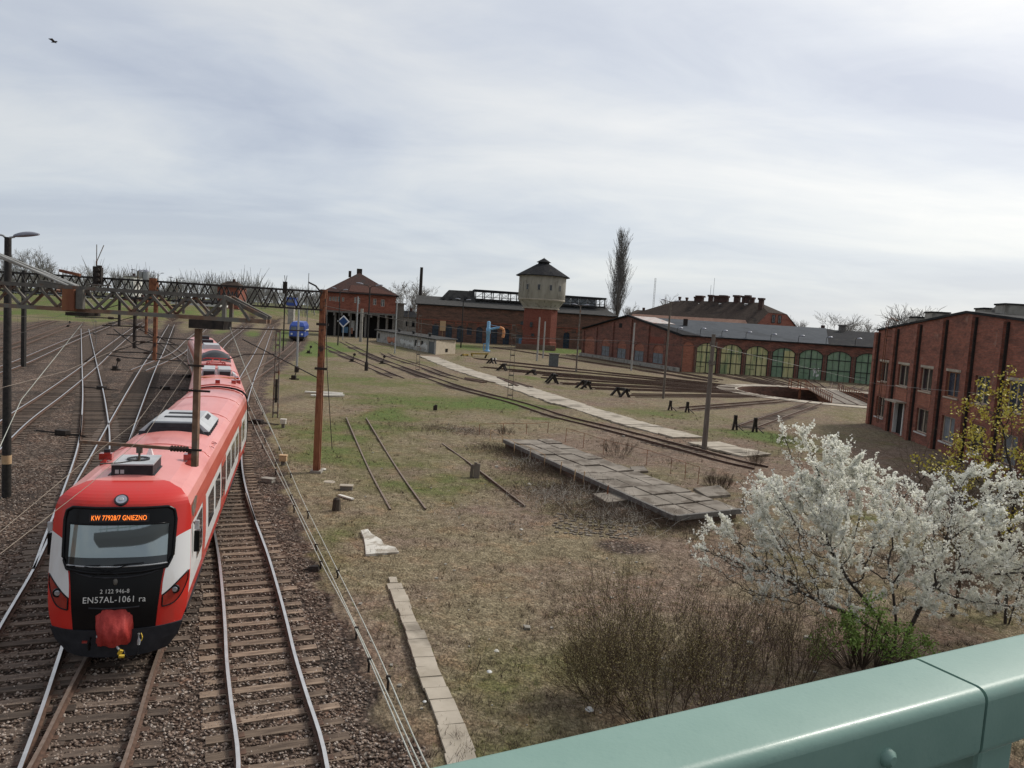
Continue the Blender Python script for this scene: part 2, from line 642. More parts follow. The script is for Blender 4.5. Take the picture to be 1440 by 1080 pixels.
mat('plaster_spare', (.80, .79, .71), (.92, .91, .85), 30, .6, lo=.3, hi=.7)
mat('leaf_fresh', (.15, .25, .045), (.26, .36, .08), 14, .6)
mat('leaf_yellow', (.46, .38, .05), (.64, .55, .10), 10, .6, c3=(.30, .33, .06), s3=5)
mat('leaf_olive', (.15, .12, .045), (.27, .22, .09), 10, .7)
mat('litter', (.5, .5, .48), (.7, .7, .68), 5, .6)
mat('stone_pale', (.45, .42, .36), (.6, .57, .5), 5, .9)
mat('wire_pale', (.42, .43, .37), (.55, .56, .5), 5, .6)
mat('wire_dark', (.035, .03, .028), (.06, .05, .045), 5, .7)
mat('cable_grey', (.34, .335, .31), (.46, .45, .42), 5, .6)
mat('insulator', (.045, .028, .022), (.08, .05, .04), 5, .3)
mat('dirt_mound', (.13, .105, .07), (.22, .175, .12), 1.2, .95, 0, .04, c3=(.1, .115, .045), s3=.5)
# train
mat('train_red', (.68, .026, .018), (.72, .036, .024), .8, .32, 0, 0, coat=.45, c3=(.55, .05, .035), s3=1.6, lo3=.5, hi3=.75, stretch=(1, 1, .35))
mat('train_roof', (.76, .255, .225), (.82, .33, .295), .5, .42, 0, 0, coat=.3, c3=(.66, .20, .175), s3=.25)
mat('train_rust_red', (.48, .065, .045), (.54, .095, .065), .7, .45, 0, 0, coat=.2)
mat('train_white', (.86, .86, .85), (.88, .88, .87), 2, .32, 0, 0, coat=.4, c3=(.74, .71, .67), s3=1.9, lo3=.52, hi3=.8, stretch=(1, 1, .3))
mat('train_black', (.004, .004, .005), (.007, .007, .008), 2, .3, 0, 0, spec=.25, coat=.08)
mat('train_apron', (.02, .022, .028), (.035, .037, .044), 5, .7, 0, 0)
mat('train_grey', (.42, .43, .44), (.56, .57, .58), 1.3, .5, .1, 0)
mat('train_dark', (.018, .018, .022), (.035, .035, .04), 5, .6)
mat('train_window', (.015, .02, .022), (.03, .036, .04), .5, .06, 0, 0, spec=.8)
mat('tarp', (.36, .028, .022), (.50, .055, .045), 5, .6, 0, .02)
mat('lamp_red', (.30, .018, .012), (.36, .03, .02), 5, .15, 0, 0, coat=1)
mat('lamp_lens', (.42, .44, .48), (.58, .6, .64), 9, .08, .6)
mat('yellow_handle', (.65, .42, .03), (.7, .5, .06), 5, .5)
mat('loco_blue', (.03, .07, .30), (.05, .10, .38), 3, .4)
mat('car_paint', (.3, .31, .33), (.34, .35, .37), 3, .3, .2, 0, rnd=.6)
m_, nt_, b_ = new_mat('windscreen')
setp(b_, .025, .7, .8)
b_.inputs['Base Color'].default_value = (.38, .43, .435, 1)
m_, nt_, b_ = new_mat('led_orange')
setp(b_, .5)
b_.inputs['Base Color'].default_value = (.8, .2, .03, 1)
b_.inputs['Emission Color'].default_value = (1, .22, .03, 1)
b_.inputs['Emission Strength'].default_value = 1.0
m_, nt_, b_ = new_mat('bridge_paint')
setp(b_, .45, 0, .5, .1)
tc_ = nn(nt_, 'ShaderNodeTexCoord').outputs['Object']
c_ = ramp(nt_, noise(nt_, tc_, 9, 8), [(.3, (.18, .305, .255)), (.7, (.215, .345, .29))])
c_ = mixrgb(nt_, ramp(nt_, noise(nt_, mapping(nt_, tc_, (1, 1.6, 1)), 3.2, 5, .5), [(.66, 0), (.76, .35)]), c_, (.26, .25, .20))
c_ = mixrgb(nt_, ramp(nt_, noise(nt_, tc_, 90, 4), [(.60, 0), (.72, .5)]), c_, (.16, .28, .24))
nt_.links.new(c_, b_.inputs['Base Color'])
bump(nt_, b_, noise(nt_, tc_, 160, 4), .0006, .5)

brick('brick_workshop', (.38, .135, .085), (.275, .098, .066), (.19, .14, .12), (.14, .072, .056), 1.3, .46, .68, (.30, .18, .135))
brick('brick_depot', (.25, .125, .09), (.19, .098, .072), (.13, .11, .09), (.09, .066, .055), 2.4, .44, .64)
brick('brick_orange', (.42, .16, .10), (.35, .13, .083), (.25, .16, .12), (.19, .08, .056), 2.0, .5, .7)
brick('brick_round', (.30, .12, .083), (.215, .088, .066), (.16, .12, .10), (.11, .066, .054), 2.0, .46, .66)
brick('brick_tower', (.27, .082, .056), (.23, .07, .05), (.22, .11, .085), (.2, .055, .038), 2.0, .5, .7)
brick('brick_house', (.34, .115, .075), (.28, .095, .065), (.2, .12, .095), (.15, .05, .035), 2.2, .48, .7)
brick('brick_plinth', (.20, .12, .085), (.15, .09, .07), (.20, .18, .15), (.10, .075, .06), 1.0)

# ------------------------------------------------------------------ surveyed track centrelines
HALF = .75


def rail_pts(px):
    return [gp(x, y, 0) for x, y in px]


def centre_from(px, side):
    """centreline from the traced pixels of one rail; side=+1: traced rail is the left one"""
    P = spline(rail_pts(px), 2.0)
    N = normals2d(P)
    return [p + n * (HALF * side) for p, n in zip(P, N)]


def V3(*a):
    return Vector((a[0], a[1], 0))


TRACKS = []   # name-less records: (centreline samples, bright?, sleeper kind, label, near?)


def reg(pts, label, top='rail_top', wood='sleeper_wood', ns=100, emb=0.0, group='railway tracks of the yard', step=.6, thr=(0, None)):
    TRACKS.append(dict(c=spline(pts, step), label=label, top=top, wood=wood, ns=ns, emb=emb, group=group, step=step))
    return TRACKS[-1]


c_train = [V3(-5.6, 7), V3(-7.1, 12.6), V3(-8.45, 16.8), V3(-14.2, 36.8), V3(-24, 61.5), V3(-35.5, 87), V3(-56, 125), V3(-86, 180), V3(-120, 240)]
reg(c_train, 'rusty topped track beneath the red train', 'rail_worn')
t0r = [(470, 1140), (463, 1080), (418, 933), (400, 860), (377, 780), (353, 713), (340, 650), (345, 580), (357, 535), (369, 504), (382, 466), (388, 452)]
reg(centre_from(t0r, -1), 'bright railed track with pale timber sleepers, right of the train', 'rail_top', 'sleeper_light')
t2a = [(-190, 1215), (-70, 1010), (0, 880), (47, 800), (95, 700), (130, 637), (156, 590), (200, 515), (217, 490), (240, 452)]
reg(centre_from(t2a, 1), 'bright railed track running close along the left flank of the train')
t2b = [(47, 800), (62, 757), (85, 700), (110, 625), (116, 570), (115, 502), (114, 462)]
reg(centre_from(t2b, 1), 'turnout track swinging straight away past the lamp post')
t3 = [(-60, 640), (0, 592), (57, 555), (112, 517), (150, 487), (185, 462), (205, 450)]
reg(centre_from(t3, 1), 'bright track crossing the yard diagonally at the left, inside the turnouts')
t4 = [(-40, 527), (0, 515), (87, 480), (162, 452)]
reg(centre_from(t4, 1), 'far left bright track at the edge of the green field')
reg(centre_from([(-40, 497), (0, 488), (87, 459), (110, 452)], 1), 'dull overgrown track inside the green field', 'rail_worn')
reg(centre_from([(-40, 478), (0, 469), (70, 450)], 1), 'faint farthest track across the green field', 'rail_worn', ns=40)
t6 = [(320, 552), (338, 533), (384, 504), (411, 483), (417, 473), (419, 466)]
reg(centre_from(t6, 1), 'curved track leading to the blue locomotive', 'rail_worn')
t7 = [(288, 503), (309, 481), (347, 455), (360, 448)]
reg(centre_from(t7, 1), 'track leaving from behind the train tail towards the upper right')
t2c = [(184, 520), (240, 497), (262, 478), (285, 460), (297, 449)]
reg(centre_from(t2c, 1), 'track curving away beyond the left side of the train tail')
# overgrown yard
t8 = [(452, 481), (470, 490), (513, 508), (540, 519), (575, 533)]
reg(centre_from(t8, 1), 'dark rusty yard track beside the row of lamp masts', 'rail_worn', ns=60, emb=.07)
t9 = [(486, 480), (536, 503), (607, 528), (660, 545), (738, 565), (799, 584), (854, 597), (910, 611), (988, 631), (1043, 646), (1120, 662)]
reg(centre_from(t9, 1), 'long rusty track running along the pale slab path', 'rail_worn', ns=60, emb=.05)
t9b = [(545, 495), (560, 502), (600, 514), (640, 528), (668, 536)]
reg(centre_from(t9b, 1), 'short rusty track in front of the graffiti shed', 'rail_worn', ns=30, emb=.08)
t10 = [(515, 585), (562, 660), (610, 726)]
reg(centre_from(t10, 1), 'abandoned track sunk in dry grass in the foreground', 'rail_worn', ns=0, emb=.12)
t11 = [(622, 620), (662, 648), (740, 707)]
tr11 = spline(rail_pts(t11), .6)

# turntable and its fan of radial tracks
TC = Vector((46.5, 110.5, 0))
PIT_R, RING_R = 13.5, 16.5
BUF = [(653, 503), (692, 512), (707, 521), (748, 527), (777, 539), (822, 546), (873, 558), (955, 576), (1047, 603)]
BUFP = [gp(*p) for p in BUF]
for i, b in enumerate(BUFP):
    d = (Vector((b.x, b.y, 0)) - TC).normalized()
    reg([TC + d * (PIT_R + .3), TC + d * 24, Vector((b.x, b.y, 0)) - d * 1.0], 'radial track ending at a buffer stop', 'rail_worn', 'sleeper_wood', 60, .06,
        'radial tracks of the turntable', .65)
DOOR0, DOORP = -14.5, 6.85
ROUND_R = 43.0
for i in range(8):
    ph = radians(DOOR0 + DOORP * (i + .5))
    d = Vector((sin(ph), cos(ph), 0))
    reg([TC + d * (PIT_R + .3), TC + d * 28, TC + d * (ROUND_R - .3)], 'radial track between turntable and roundhouse door', 'rail_worn', 'sleeper_wood', 40, .06,
        'radial tracks of the turntable', .65)
for a_, b_ in (((690, 487), (1008, 536)), ((800, 498), (1012, 533))):
    p_, q_ = gp(*a_, 0), gp(*b_, 0)
    reg([p_, (p_ + q_) / 2 + Vector((0, 1.2, 0)), q_], 'dark approach track between water tower and turntable', 'rail_worn', 'sleeper_wood', 60, .06, 'radial tracks of the turntable', .65)

for k_, a_ in enumerate(((640, 512), (716, 527), (765, 535), (845, 553))):
    p_ = gp(*a_, 0)
    d = (p_ - TC).normalized()
    reg([TC + d * (PIT_R + .3), TC + d * 26, p_ - d * 4.5], ['weedy radial track between the yellow buffer and the next buffer stop', 'weedy radial track just left of the twin mast', 'weedy radial track right of the grey relay cabinet', 'weedy radial track above the long beamed buffer stop'][k_], 'rail_worn', 'sleeper_wood', 50, .05, 'radial tracks of the turntable', .65)
for t_ in TRACKS:
    if t_['label'] == 'radial track ending at a buffer stop' and t_['c'][-1].y < 80:
        t_['emb'] = 0.01
# labels that single out the radial tracks
RL = ['radial track ending at the mound of the yellow buffer stop', 'radial track ending at the second buffer stop from the water crane',
      'radial track ending at the small peaked buffer stop by the path', 'radial track ending at the low buffer stop left of the twin mast',
      'radial track ending at the twin trestle buffer stop', 'radial track ending at the buffer stop with the long dark beam',
      'radial track ending at the buffer stop with a yellow beam end', 'radial track ending between the two short posts near the wooden pole',
      'nearest radial track, ending at the posts behind the blossom']
DL = ['first roundhouse door from the bricked bay', 'second roundhouse door from the bricked bay', 'third roundhouse door from the bricked bay',
      'mixed yellow and green roundhouse door', 'green roundhouse door beside the mixed one', 'green roundhouse door with a white smear',
      'green roundhouse door nearest the workshop', 'roundhouse door hidden behind the workshop']
k_ = 0
for t_ in TRACKS:
    if t_['label'] == 'radial track ending at a buffer stop':
        t_['label'] = RL[k_]
        k_ += 1
k_ = 0
for t_ in TRACKS:
    if t_['label'] == 'radial track between turntable and roundhouse door':
        t_['label'] = 'radial track from the turntable to the ' + DL[k_]
        k_ += 1
    elif t_['label'].startswith('dark approach'):
        t_['label'] = 'dark approach track passing the water tower' if t_['c'][0].x < 0 else 'dark approach track below the brick gable'

KD = kdtree.KDTree(sum(len(t['c']) for t in TRACKS))
i_ = 0
KW = []
for t in TRACKS:
    heavy = t['emb'] == 0
    for p in t['c']:
        KD.insert((p.x, p.y, 0), i_)
        KW.append(1.0 if heavy else 0.0 if t['ns'] == 0 else .42 if 'radial' in t['group'] else .25)
        i_ += 1
KD.balance()

# ------------------------------------------------------------------ ground
def smooth(a, b, x):
    t = np.clip((x - a) / (b - a), 0, 1)
    return t * t * (3 - 2 * t)


ny_, nx_ = 430, 420
ys_ = 4.0 * (1.0152 ** np.arange(ny_))
ys_ = np.concatenate([[-60, -20, -4, 1], ys_])
u_ = np.linspace(-5.3, 5.3, nx_)
xs_ = 14 * np.sinh(u_)
GX, GY = np.meshgrid(xs_, ys_)
SH = GX.shape


def vnoise(x, y, s, seed):
    """cheap smooth value noise"""
    r = np.random.default_rng(seed)
    T = r.random((64, 64))
    x, y = x / s, y / s
    xi, yi = np.floor(x).astype(int), np.floor(y).astype(int)
    fx, fy = x - xi, y - yi
    fx, fy = fx * fx * (3 - 2 * fx), fy * fy * (3 - 2 * fy)
    g = lambda a, b: T[a % 64, b % 64]
    return (g(xi, yi) * (1 - fx) + g(xi + 1, yi) * fx) * (1 - fy) + (g(xi, yi + 1) * (1 - fx) + g(xi + 1, yi + 1) * fx) * fy


def hill(x, y):
    return 5.9 * smooth(215, 300, y) * smooth(-75, -130, x) + 3 * smooth(500, 900, y)


MOUNDS = [(gp(653, 506), 1.6, 3.2), (gp(735, 533), .9, 4.0), (gp(690, 514), .6, 3), (gp(780, 545), .7, 2.6), (gp(830, 552), .7, 2.8), (gp(885, 566), .5, 2.2), (gp(668, 503), .8, 3)]
GD = np.full(SH, 99.0)
GWt = np.zeros(SH)
near = (GY < 330) & (GY > 3) & (np.abs(GX) < 240)
for i, j in zip(*np.nonzero(near)):
    co, ix, dist = KD.find((GX[i, j], GY[i, j], 0))
    GD[i, j] = dist
    GWt[i, j] = KW[ix]
bal = (1 - smooth(1.5, 2.7, GD + (vnoise(GX, GY, .7, 3) - .5) * 1.0)) * GWt
# the running lines share one wide bed left of this line
edge_px = [(600, 1090), (560, 1030), (500, 930), (450, 830), (415, 740), (392, 660), (375, 600), (362, 560), (368, 520), (385, 490), (395, 470)]
edge = [gp(*p) for p in edge_px]
ey = np.array([p.y for p in edge])
ex = np.array([p.x for p in edge])
lim = np.interp(GY, ey, ex)
leftlim = np.interp(GY, [10, 60, 110, 170, 260], [-70, -75, -88, -120, -160])
yard = (1 - smooth(-.35, .45, GX - lim + (vnoise(GX, GY, 1.3, 5) - .5) * 1.2)) * (1 - smooth(150, 230, GY)) * smooth(-4, 4, GX - leftlim)
bal = np.maximum(bal, yard * (.55 + .45 * np.clip(vnoise(GX, GY, 3.4, 9) * 1.6 - .1, 0, 1)))
z_ = GZ + (vnoise(GX, GY, 1.1, 1) - .5) * .09 * (1 - np.clip(bal, 0, 1)) + (vnoise(GX, GY, 6, 2) - .5) * .22 * (1 - np.clip(bal, 0, 1))
z_ += hill(GX, GY)
for p, hh, rr in MOUNDS:
    z_ += hh * .55 * np.exp(-((GX - p.x) ** 2 + (GY - p.y) ** 2) / (rr * rr * .5))
# shallow bed shoulder right of the bright track
rr_ = np.hypot(GX - TC.x, GY - TC.y)
z_ = np.where(rr_ < 15.0, -2.4, z_)
z_ = np.where(near & (GD < 1.6), np.minimum(z_, GZ + .02), z_)


def blob(px, py, rx, ry=None, rot=0):
    p = gp(px, py)
    ry = ry or rx
    dx, dy = GX - p.x, GY - p.y
    c, s = cos(rot), sin(rot)
    return np.exp(-(((dx * c + dy * s) / rx) ** 2 + ((-dx * s + dy * c) / ry) ** 2))


grn = .13 + .55 * (vnoise(GX, GY, 9, 21) - .42) + .45 * (vnoise(GX, GY, 2.6, 22) - .5)
grn += 1.5 * blob(378, 488, 10, 30) + .9 * blob(352, 470, 14, 40) + .9 * blob(425, 492, 9, 24)
grn += 1.0 * blob(728, 571, 4, 2) + .6 * blob(790, 590, 5, 1.6) + .8 * blob(700, 562, 2, 3) + .4 * blob(545, 585, 3, 6) + .35 * blob(600, 560, 9, 12)
grn += 1.2 * blob(800, 494, 9, 16) + .7 * blob(930, 580, 5, 4) + .7 * blob(1075, 612, 3, 4) + .35 * blob(470, 540, 8, 20) + .7 * blob(640, 487, 10, 18)
grn += .42 * smooth(-90, -110, GX) * smooth(60, 110, GY) + .35 * blob(560, 690, 3, 6) + .3 * blob(680, 600, 2, 3) + .5 * blob(455, 770, 1.2, 3)
grn += .25 * blob(470, 620, 4, 9)
bare = .25 + .9 * (vnoise(GX, GY, 4, 31) - .5) + .6 * (vnoise(GX, GY, 1.2, 32) - .5)
bare += .8 * blob(780, 700, 3, 5, .5) + .5 * blob(760, 640, 2.5, 5) + .5 * blob(700, 850, 4, 4) + .6 * blob(650, 606, 3, 2) + .5 * blob(1150, 640, 9, 12) + .5 * blob(860, 640, 4, 6) + .4 * smooth(0, 12, GX) * (GY < 60)
gvl = 1.0 * blob(880, 770, 1.3, 1.0) + .5 * blob(410, 560, 2, 10)
grn *= 1 - .75 * np.clip(bal, 0, 1)
V_ = np.stack([GX, GY, z_], -1).reshape(-1, 3)
r_, c_n = SH
ii, jj = np.meshgrid(np.arange(r_ - 1), np.arange(c_n - 1), indexing='ij')
base_ = (ii * c_n + jj).ravel()
F_ = np.stack([base_, base_ + 1, base_ + 1 + c_n, base_ + c_n], 1)
m_, nt_, b_ = new_mat('ground')
setp(b_, .96, 0, .15)
pos_ = nn(nt_, 'ShaderNodeNewGeometry').outputs['Position']
att = nn(nt_, 'ShaderNodeVertexColor')
att.layer_name = 'cover'
sep = nn(nt_, 'ShaderNodeSeparateColor')
nt_.links.new(att.outputs[0], sep.inputs[0])
n1 = noise(nt_, pos_, .55, 10, .72)
n2 = noise(nt_, pos_, 3.2, 10, .8)
n3 = noise(nt_, mapping(nt_, pos_, (1, .55, 1)), 17, 5, .7)
straw = ramp(nt_, n2, [(.32, (.085, .064, .04)), (.5, (.215, .175, .108)), (.68, (.385, .325, .215))])
soil = ramp(nt_, n2, [(.32, (.075, .050, .038)), (.5, (.205, .148, .108)), (.7, (.38, .30, .235))])


def madd(a, b, k, off):
    n = nn(nt_, 'ShaderNodeMath', operation='MULTIPLY_ADD')
    nt_.links.new(a, n.inputs[0])
    n.inputs[1].default_value = k
    n.inputs[2].default_value = off
    m = nn(nt_, 'ShaderNodeMath', operation='ADD', use_clamp=True)
    nt_.links.new(n.outputs[0], m.inputs[0])
    nt_.links.new(b, m.inputs[1])
    return m.outputs[0]


bfac = ramp(nt_, madd(n1, sep.outputs[2], 1.1, -.55), [(.1, 0), (.75, 1)])
col = mixrgb(nt_, bfac, straw, soil)
gcol = ramp(nt_, n2, [(.32, (.075, .073, .027)), (.52, (.15, .145, .058)), (.72, (.26, .245, .12))])
gfac = ramp(nt_, madd(n1, sep.outputs[1], 1.3, -.65), [(.18, 0), (.62, .92)])
col = mixrgb(nt_, gfac, col, gcol)
lush = ramp(nt_, madd(n1, sep.outputs[1], .9, -.6), [(.35, 0), (.7, .9)])
col = mixrgb(nt_, lush, col, ramp(nt_, n2, [(.35, (.06, .10, .022)), (.65, (.16, .205, .06))]))
vor = nn(nt_, 'ShaderNodeTexVoronoi')
vor.inputs['Scale'].default_value = 9.5
vor.inputs['Randomness'].default_value = 1
nt_.links.new(pos_, vor.inputs['Vector'])
vsep = nn(nt_, 'ShaderNodeSeparateColor')
nt_.links.new(vor.outputs['Color'], vsep.inputs[0])
bcol = ramp(nt_, vsep.outputs[0], [(0, (.066, .042, .031)), (.45, (.175, .118, .087)), (.8, (.29, .21, .16)), (1, (.44, .37, .31))])
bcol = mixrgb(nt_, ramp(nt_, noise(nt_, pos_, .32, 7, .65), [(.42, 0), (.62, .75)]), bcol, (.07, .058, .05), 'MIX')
bcol = mixrgb(nt_, 1.0, bcol, ramp(nt_, vor.outputs['Distance'], [(.25, 1.15), (.62, .45)]), 'MULTIPLY')  # shade in the gaps between stones, darkened in the colour
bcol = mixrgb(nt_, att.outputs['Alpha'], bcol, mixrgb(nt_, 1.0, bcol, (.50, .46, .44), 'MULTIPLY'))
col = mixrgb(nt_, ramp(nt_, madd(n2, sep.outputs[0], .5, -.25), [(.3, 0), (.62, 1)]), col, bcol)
# shade in small pits between clods and blades, put into the colour
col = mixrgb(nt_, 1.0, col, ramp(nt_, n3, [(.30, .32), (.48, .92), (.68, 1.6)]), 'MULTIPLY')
rust_ = ramp(nt_, noise(nt_, pos_, .9, 6, .6, .5), [(.52, 0), (.68, .32)])
col = mixrgb(nt_, rust_, col, mixrgb(nt_, 1.0, col, (1.35, .95, .80), 'MULTIPLY'))
nt_.links.new(col, b_.inputs['Base Color'])
bn = nn(nt_, 'ShaderNodeMath', operation='ADD')
nt_.links.new(n3, bn.inputs[0])
nt_.links.new(vor.outputs['Distance'], bn.inputs[1])
bump(nt_, b_, bn.outputs[0], .06, .8)
gnd = raw_mesh('ground', V_, F_, 'ground', None, True)
ca = gnd.data.color_attributes.new('cover', 'FLOAT_COLOR', 'POINT')
C4 = np.stack([np.clip(bal + gvl, 0, 1), np.clip(grn, 0, 1), np.clip(bare, 0, 1), np.clip((1 - smooth(.5, 1.35, GD)) * (GWt > .9) * (.45 + .55 * smooth(18, 45, GY)), 0, 1)], -1).astype(np.float32)
ca.data.foreach_set('color', C4.ravel())
tag(gnd, kind='structure')


def gz(x, y):
    """ground height near a place"""
    j = int(np.clip(np.searchsorted(xs_, x), 1, nx_ - 1))
    i = int(np.clip(np.searchsorted(ys_, y), 1, len(ys_) - 1))
    return float(z_[i - 1:i + 1, j - 1:j + 1].mean())


def cover(x, y):
    j = int(np.clip(np.searchsorted(xs_, x), 0, nx_ - 1))
    i = int(np.clip(np.searchsorted(ys_, y), 0, len(ys_) - 1))
    return C4[i, j]


# ------------------------------------------------------------------ tracks
def rail_mesh(path, off, lo):
    """I-section rail swept along a path; polished head is a separate material slot"""
    N = normals2d(path)
    prof = [(-.065, -.165), (-.065, -.15), (-.012, -.13), (-.012, -.045), (-.036, -.03), (-.036, 0), (.036, 0), (.036, -.03), (.012, -.045), (.012, -.13), (.065, -.15), (.065, -.165)]
    mb = MB()
    P = [[p + n * (off + x) + Vector((0, 0, z - lo)) for x, z in prof] for p, n in zip(path, N)]
    c = len(prof)
    mb.v = [tuple(q) for row in P for q in row]
    for i in range(len(P) - 1):
        for j in range(c - 1):
            mb.f.append([i * c + j, i * c + j + 1, (i + 1) * c + j + 1, (i + 1) * c + j])
            mb.mi.append(1 if j == 5 else 0)
            mb.sm.append(False)
    return mb


SLP = {}


def sleeper_proto(wood):
    if wood not in SLP:
        mb = MB()
        mb.box((0, 0, 0), (2.6, .25, .16))
        for s in (-1, 1):
            mb.box((s * .75, 0, .085), (.30, .16, .02), 0, 1)
        SLP[wood] = mb
    return SLP[wood]


for t in TRACKS:
    c = t['c']
    root = thing('railway_track', t['label'], 'railway track', (c[0].x, c[0].y, 0), 0, t['group'])
    for s in (-1, 1):
        rail_mesh(c, s * HALF, t['emb']).build('rail', ['rail_side', t['top']], root, uv=False)
    if not t['ns']:
        continue
    N = normals2d(c)
    near_i = sorted(range(len(c)), key=lambda i: c[i].y)
    vis = [i for i in near_i if c[i].y > 9.5]
    first = None
    pick, rest = vis[:t['ns']], vis[t['ns']:]
    for i in pick:
        p, n = c[i], N[i]
        if first is None:
            o = sleeper_proto(t['wood']).build('sleeper', [t['wood'], 'rail_side'], None, uv=False)
            o.parent = root
            first = o
        else:
            o = first.copy()
            COL.objects.link(o)
        o.location = (p.x - c[0].x + random.uniform(-.05, .05), p.y - c[0].y, -.245 - t['emb'] * .8 + random.uniform(-.012, .01))
        o.rotation_euler = (random.uniform(-.02, .02), random.uniform(-.008, .008), atan2(n.y, n.x) + random.uniform(-.025, .025))
        o.scale = (random.uniform(.96, 1.04), random.uniform(.88, 1.1), 1)
    if rest:
        mb = MB()
        for i in rest:
            p, n = c[i], N[i]
            mb.box((p.x, p.y, -.245 - t['emb'] * .8), (2.6, .25, .16), atan2(n.y, n.x))
        so = mb.build('sleeper', t['wood'], root, uv=False)
        so['kind'] = 'stuff'
lone = thing('lone_rail', 'single rusty rail half buried in weeds right of the abandoned track', 'rail', tr11[0])
rail_mesh(tr11, 0, .145).build('rail', ['rail_side', 'rail_worn'], lone, uv=False)
# check rails and guard rails beside the turnouts
for px, off, lab in (([(118, 583), (117, 600), (115, 622)], .12, 'short bright check rail beside the curved turnout rail'),
                     ([(195, 586), (188, 600), (178, 622)], -.12, 'short check rail beside the bright rail left of the train'),
                     ([(344, 693), (350, 712), (357, 732)], -.05, 'pale check strip lying inside the right hand rail of the right track')):
    pp = spline(rail_pts(px), .5)
    o = rail_mesh(pp, off, 0).build('check_rail', ['rail_side', 'rail_worn'], None, loc=pp[0], uv=False)
    tag(o, lab, 'rail')
# ------------------------------------------------------------------ electric train
def txt(name, s, size, mat_, parent, loc, rot, align='CENTER', extr=.003, xs=1.0):
    cu = bpy.data.curves.new('t', 'FONT')
    cu.body = s
    cu.size = size
    cu.align_x = align
    cu.align_y = 'CENTER'
    cu.extrude = extr
    cu.space_character = 1.06
    to = bpy.data.objects.new('t', cu)
    COL.objects.link(to)
    dg = bpy.context.evaluated_depsgraph_get()
    me = bpy.data.meshes.new_from_object(to.evaluated_get(dg))
    bpy.data.objects.remove(to)
    me.materials.clear()
    me.materials.append(MATS[mat_])
    o = bpy.data.objects.new(name, me)
    COL.objects.link(o)
    o.parent = parent
    o.location = loc
    o.rotation_euler = rot
    o.scale = (xs, 1, 1)
    return o


PROF = [(1.30, .92), (1.38, 1.15), (1.42, 1.5), (1.44, 1.9), (1.435, 2.4), (1.42, 2.85), (1.41, 3.16), (1.38, 3.44), (1.31, 3.64), (1.15, 3.80), (.87, 3.915), (.5, 3.98), (.2, 4.01), (0, 4.015)]
PZ = [p[1] for p in PROF]
PW = [p[0] for p in PROF]


def halfw(z):
    return float(np.interp(z, PZ, PW))


def nose(x, z):
    """distance of the front skin behind the foremost plane"""
    r = .02 * max(0, 1.35 - z) + .165 * max(0, z - 1.35) ** 1.25
    if z > 3.5:
        r += 1.0 * ((z - 3.5) / .515) ** 2.3
    return r + .48 * min(abs(x) / 1.44, 1) ** 3.4 + .05 * (x / 1.44) ** 2


def refine(zs, n):
    out = []
    for a, b in zip(zs, zs[1:]):
        out += [a + (b - a) * k / n for k in range(n)]
    return out + [zs[-1]]


def patch(mb, z0, z1, xl, xr, off, mi=0, nz=10, nx=10):
    P = []
    for i in range(nz + 1):
        z = z0 + (z1 - z0) * i / nz
        a, b = xl(z), xr(z)
        P.append([(a + (b - a) * j / nx, nose(a + (b - a) * j / nx, z) - off, z) for j in range(nx + 1)])
    mb.grid(P, mi, True)


def lerp(pairs):
    zz = [p[0] for p in pairs]
    xx = [p[1] for p in pairs]
    return lambda z: float(np.interp(z, zz, xx))


J = [Vector((-8.29, 16.1, 0)), Vector((-14.3, 37.2, 0)), Vector((-24.0, 61.6, 0)), Vector((-35.3, 86.6, 0))]
train = thing('passenger_train', 'red and white electric train with a black nose, rounding the curve towards the viewer', 'train', J[0])
del train['_w']


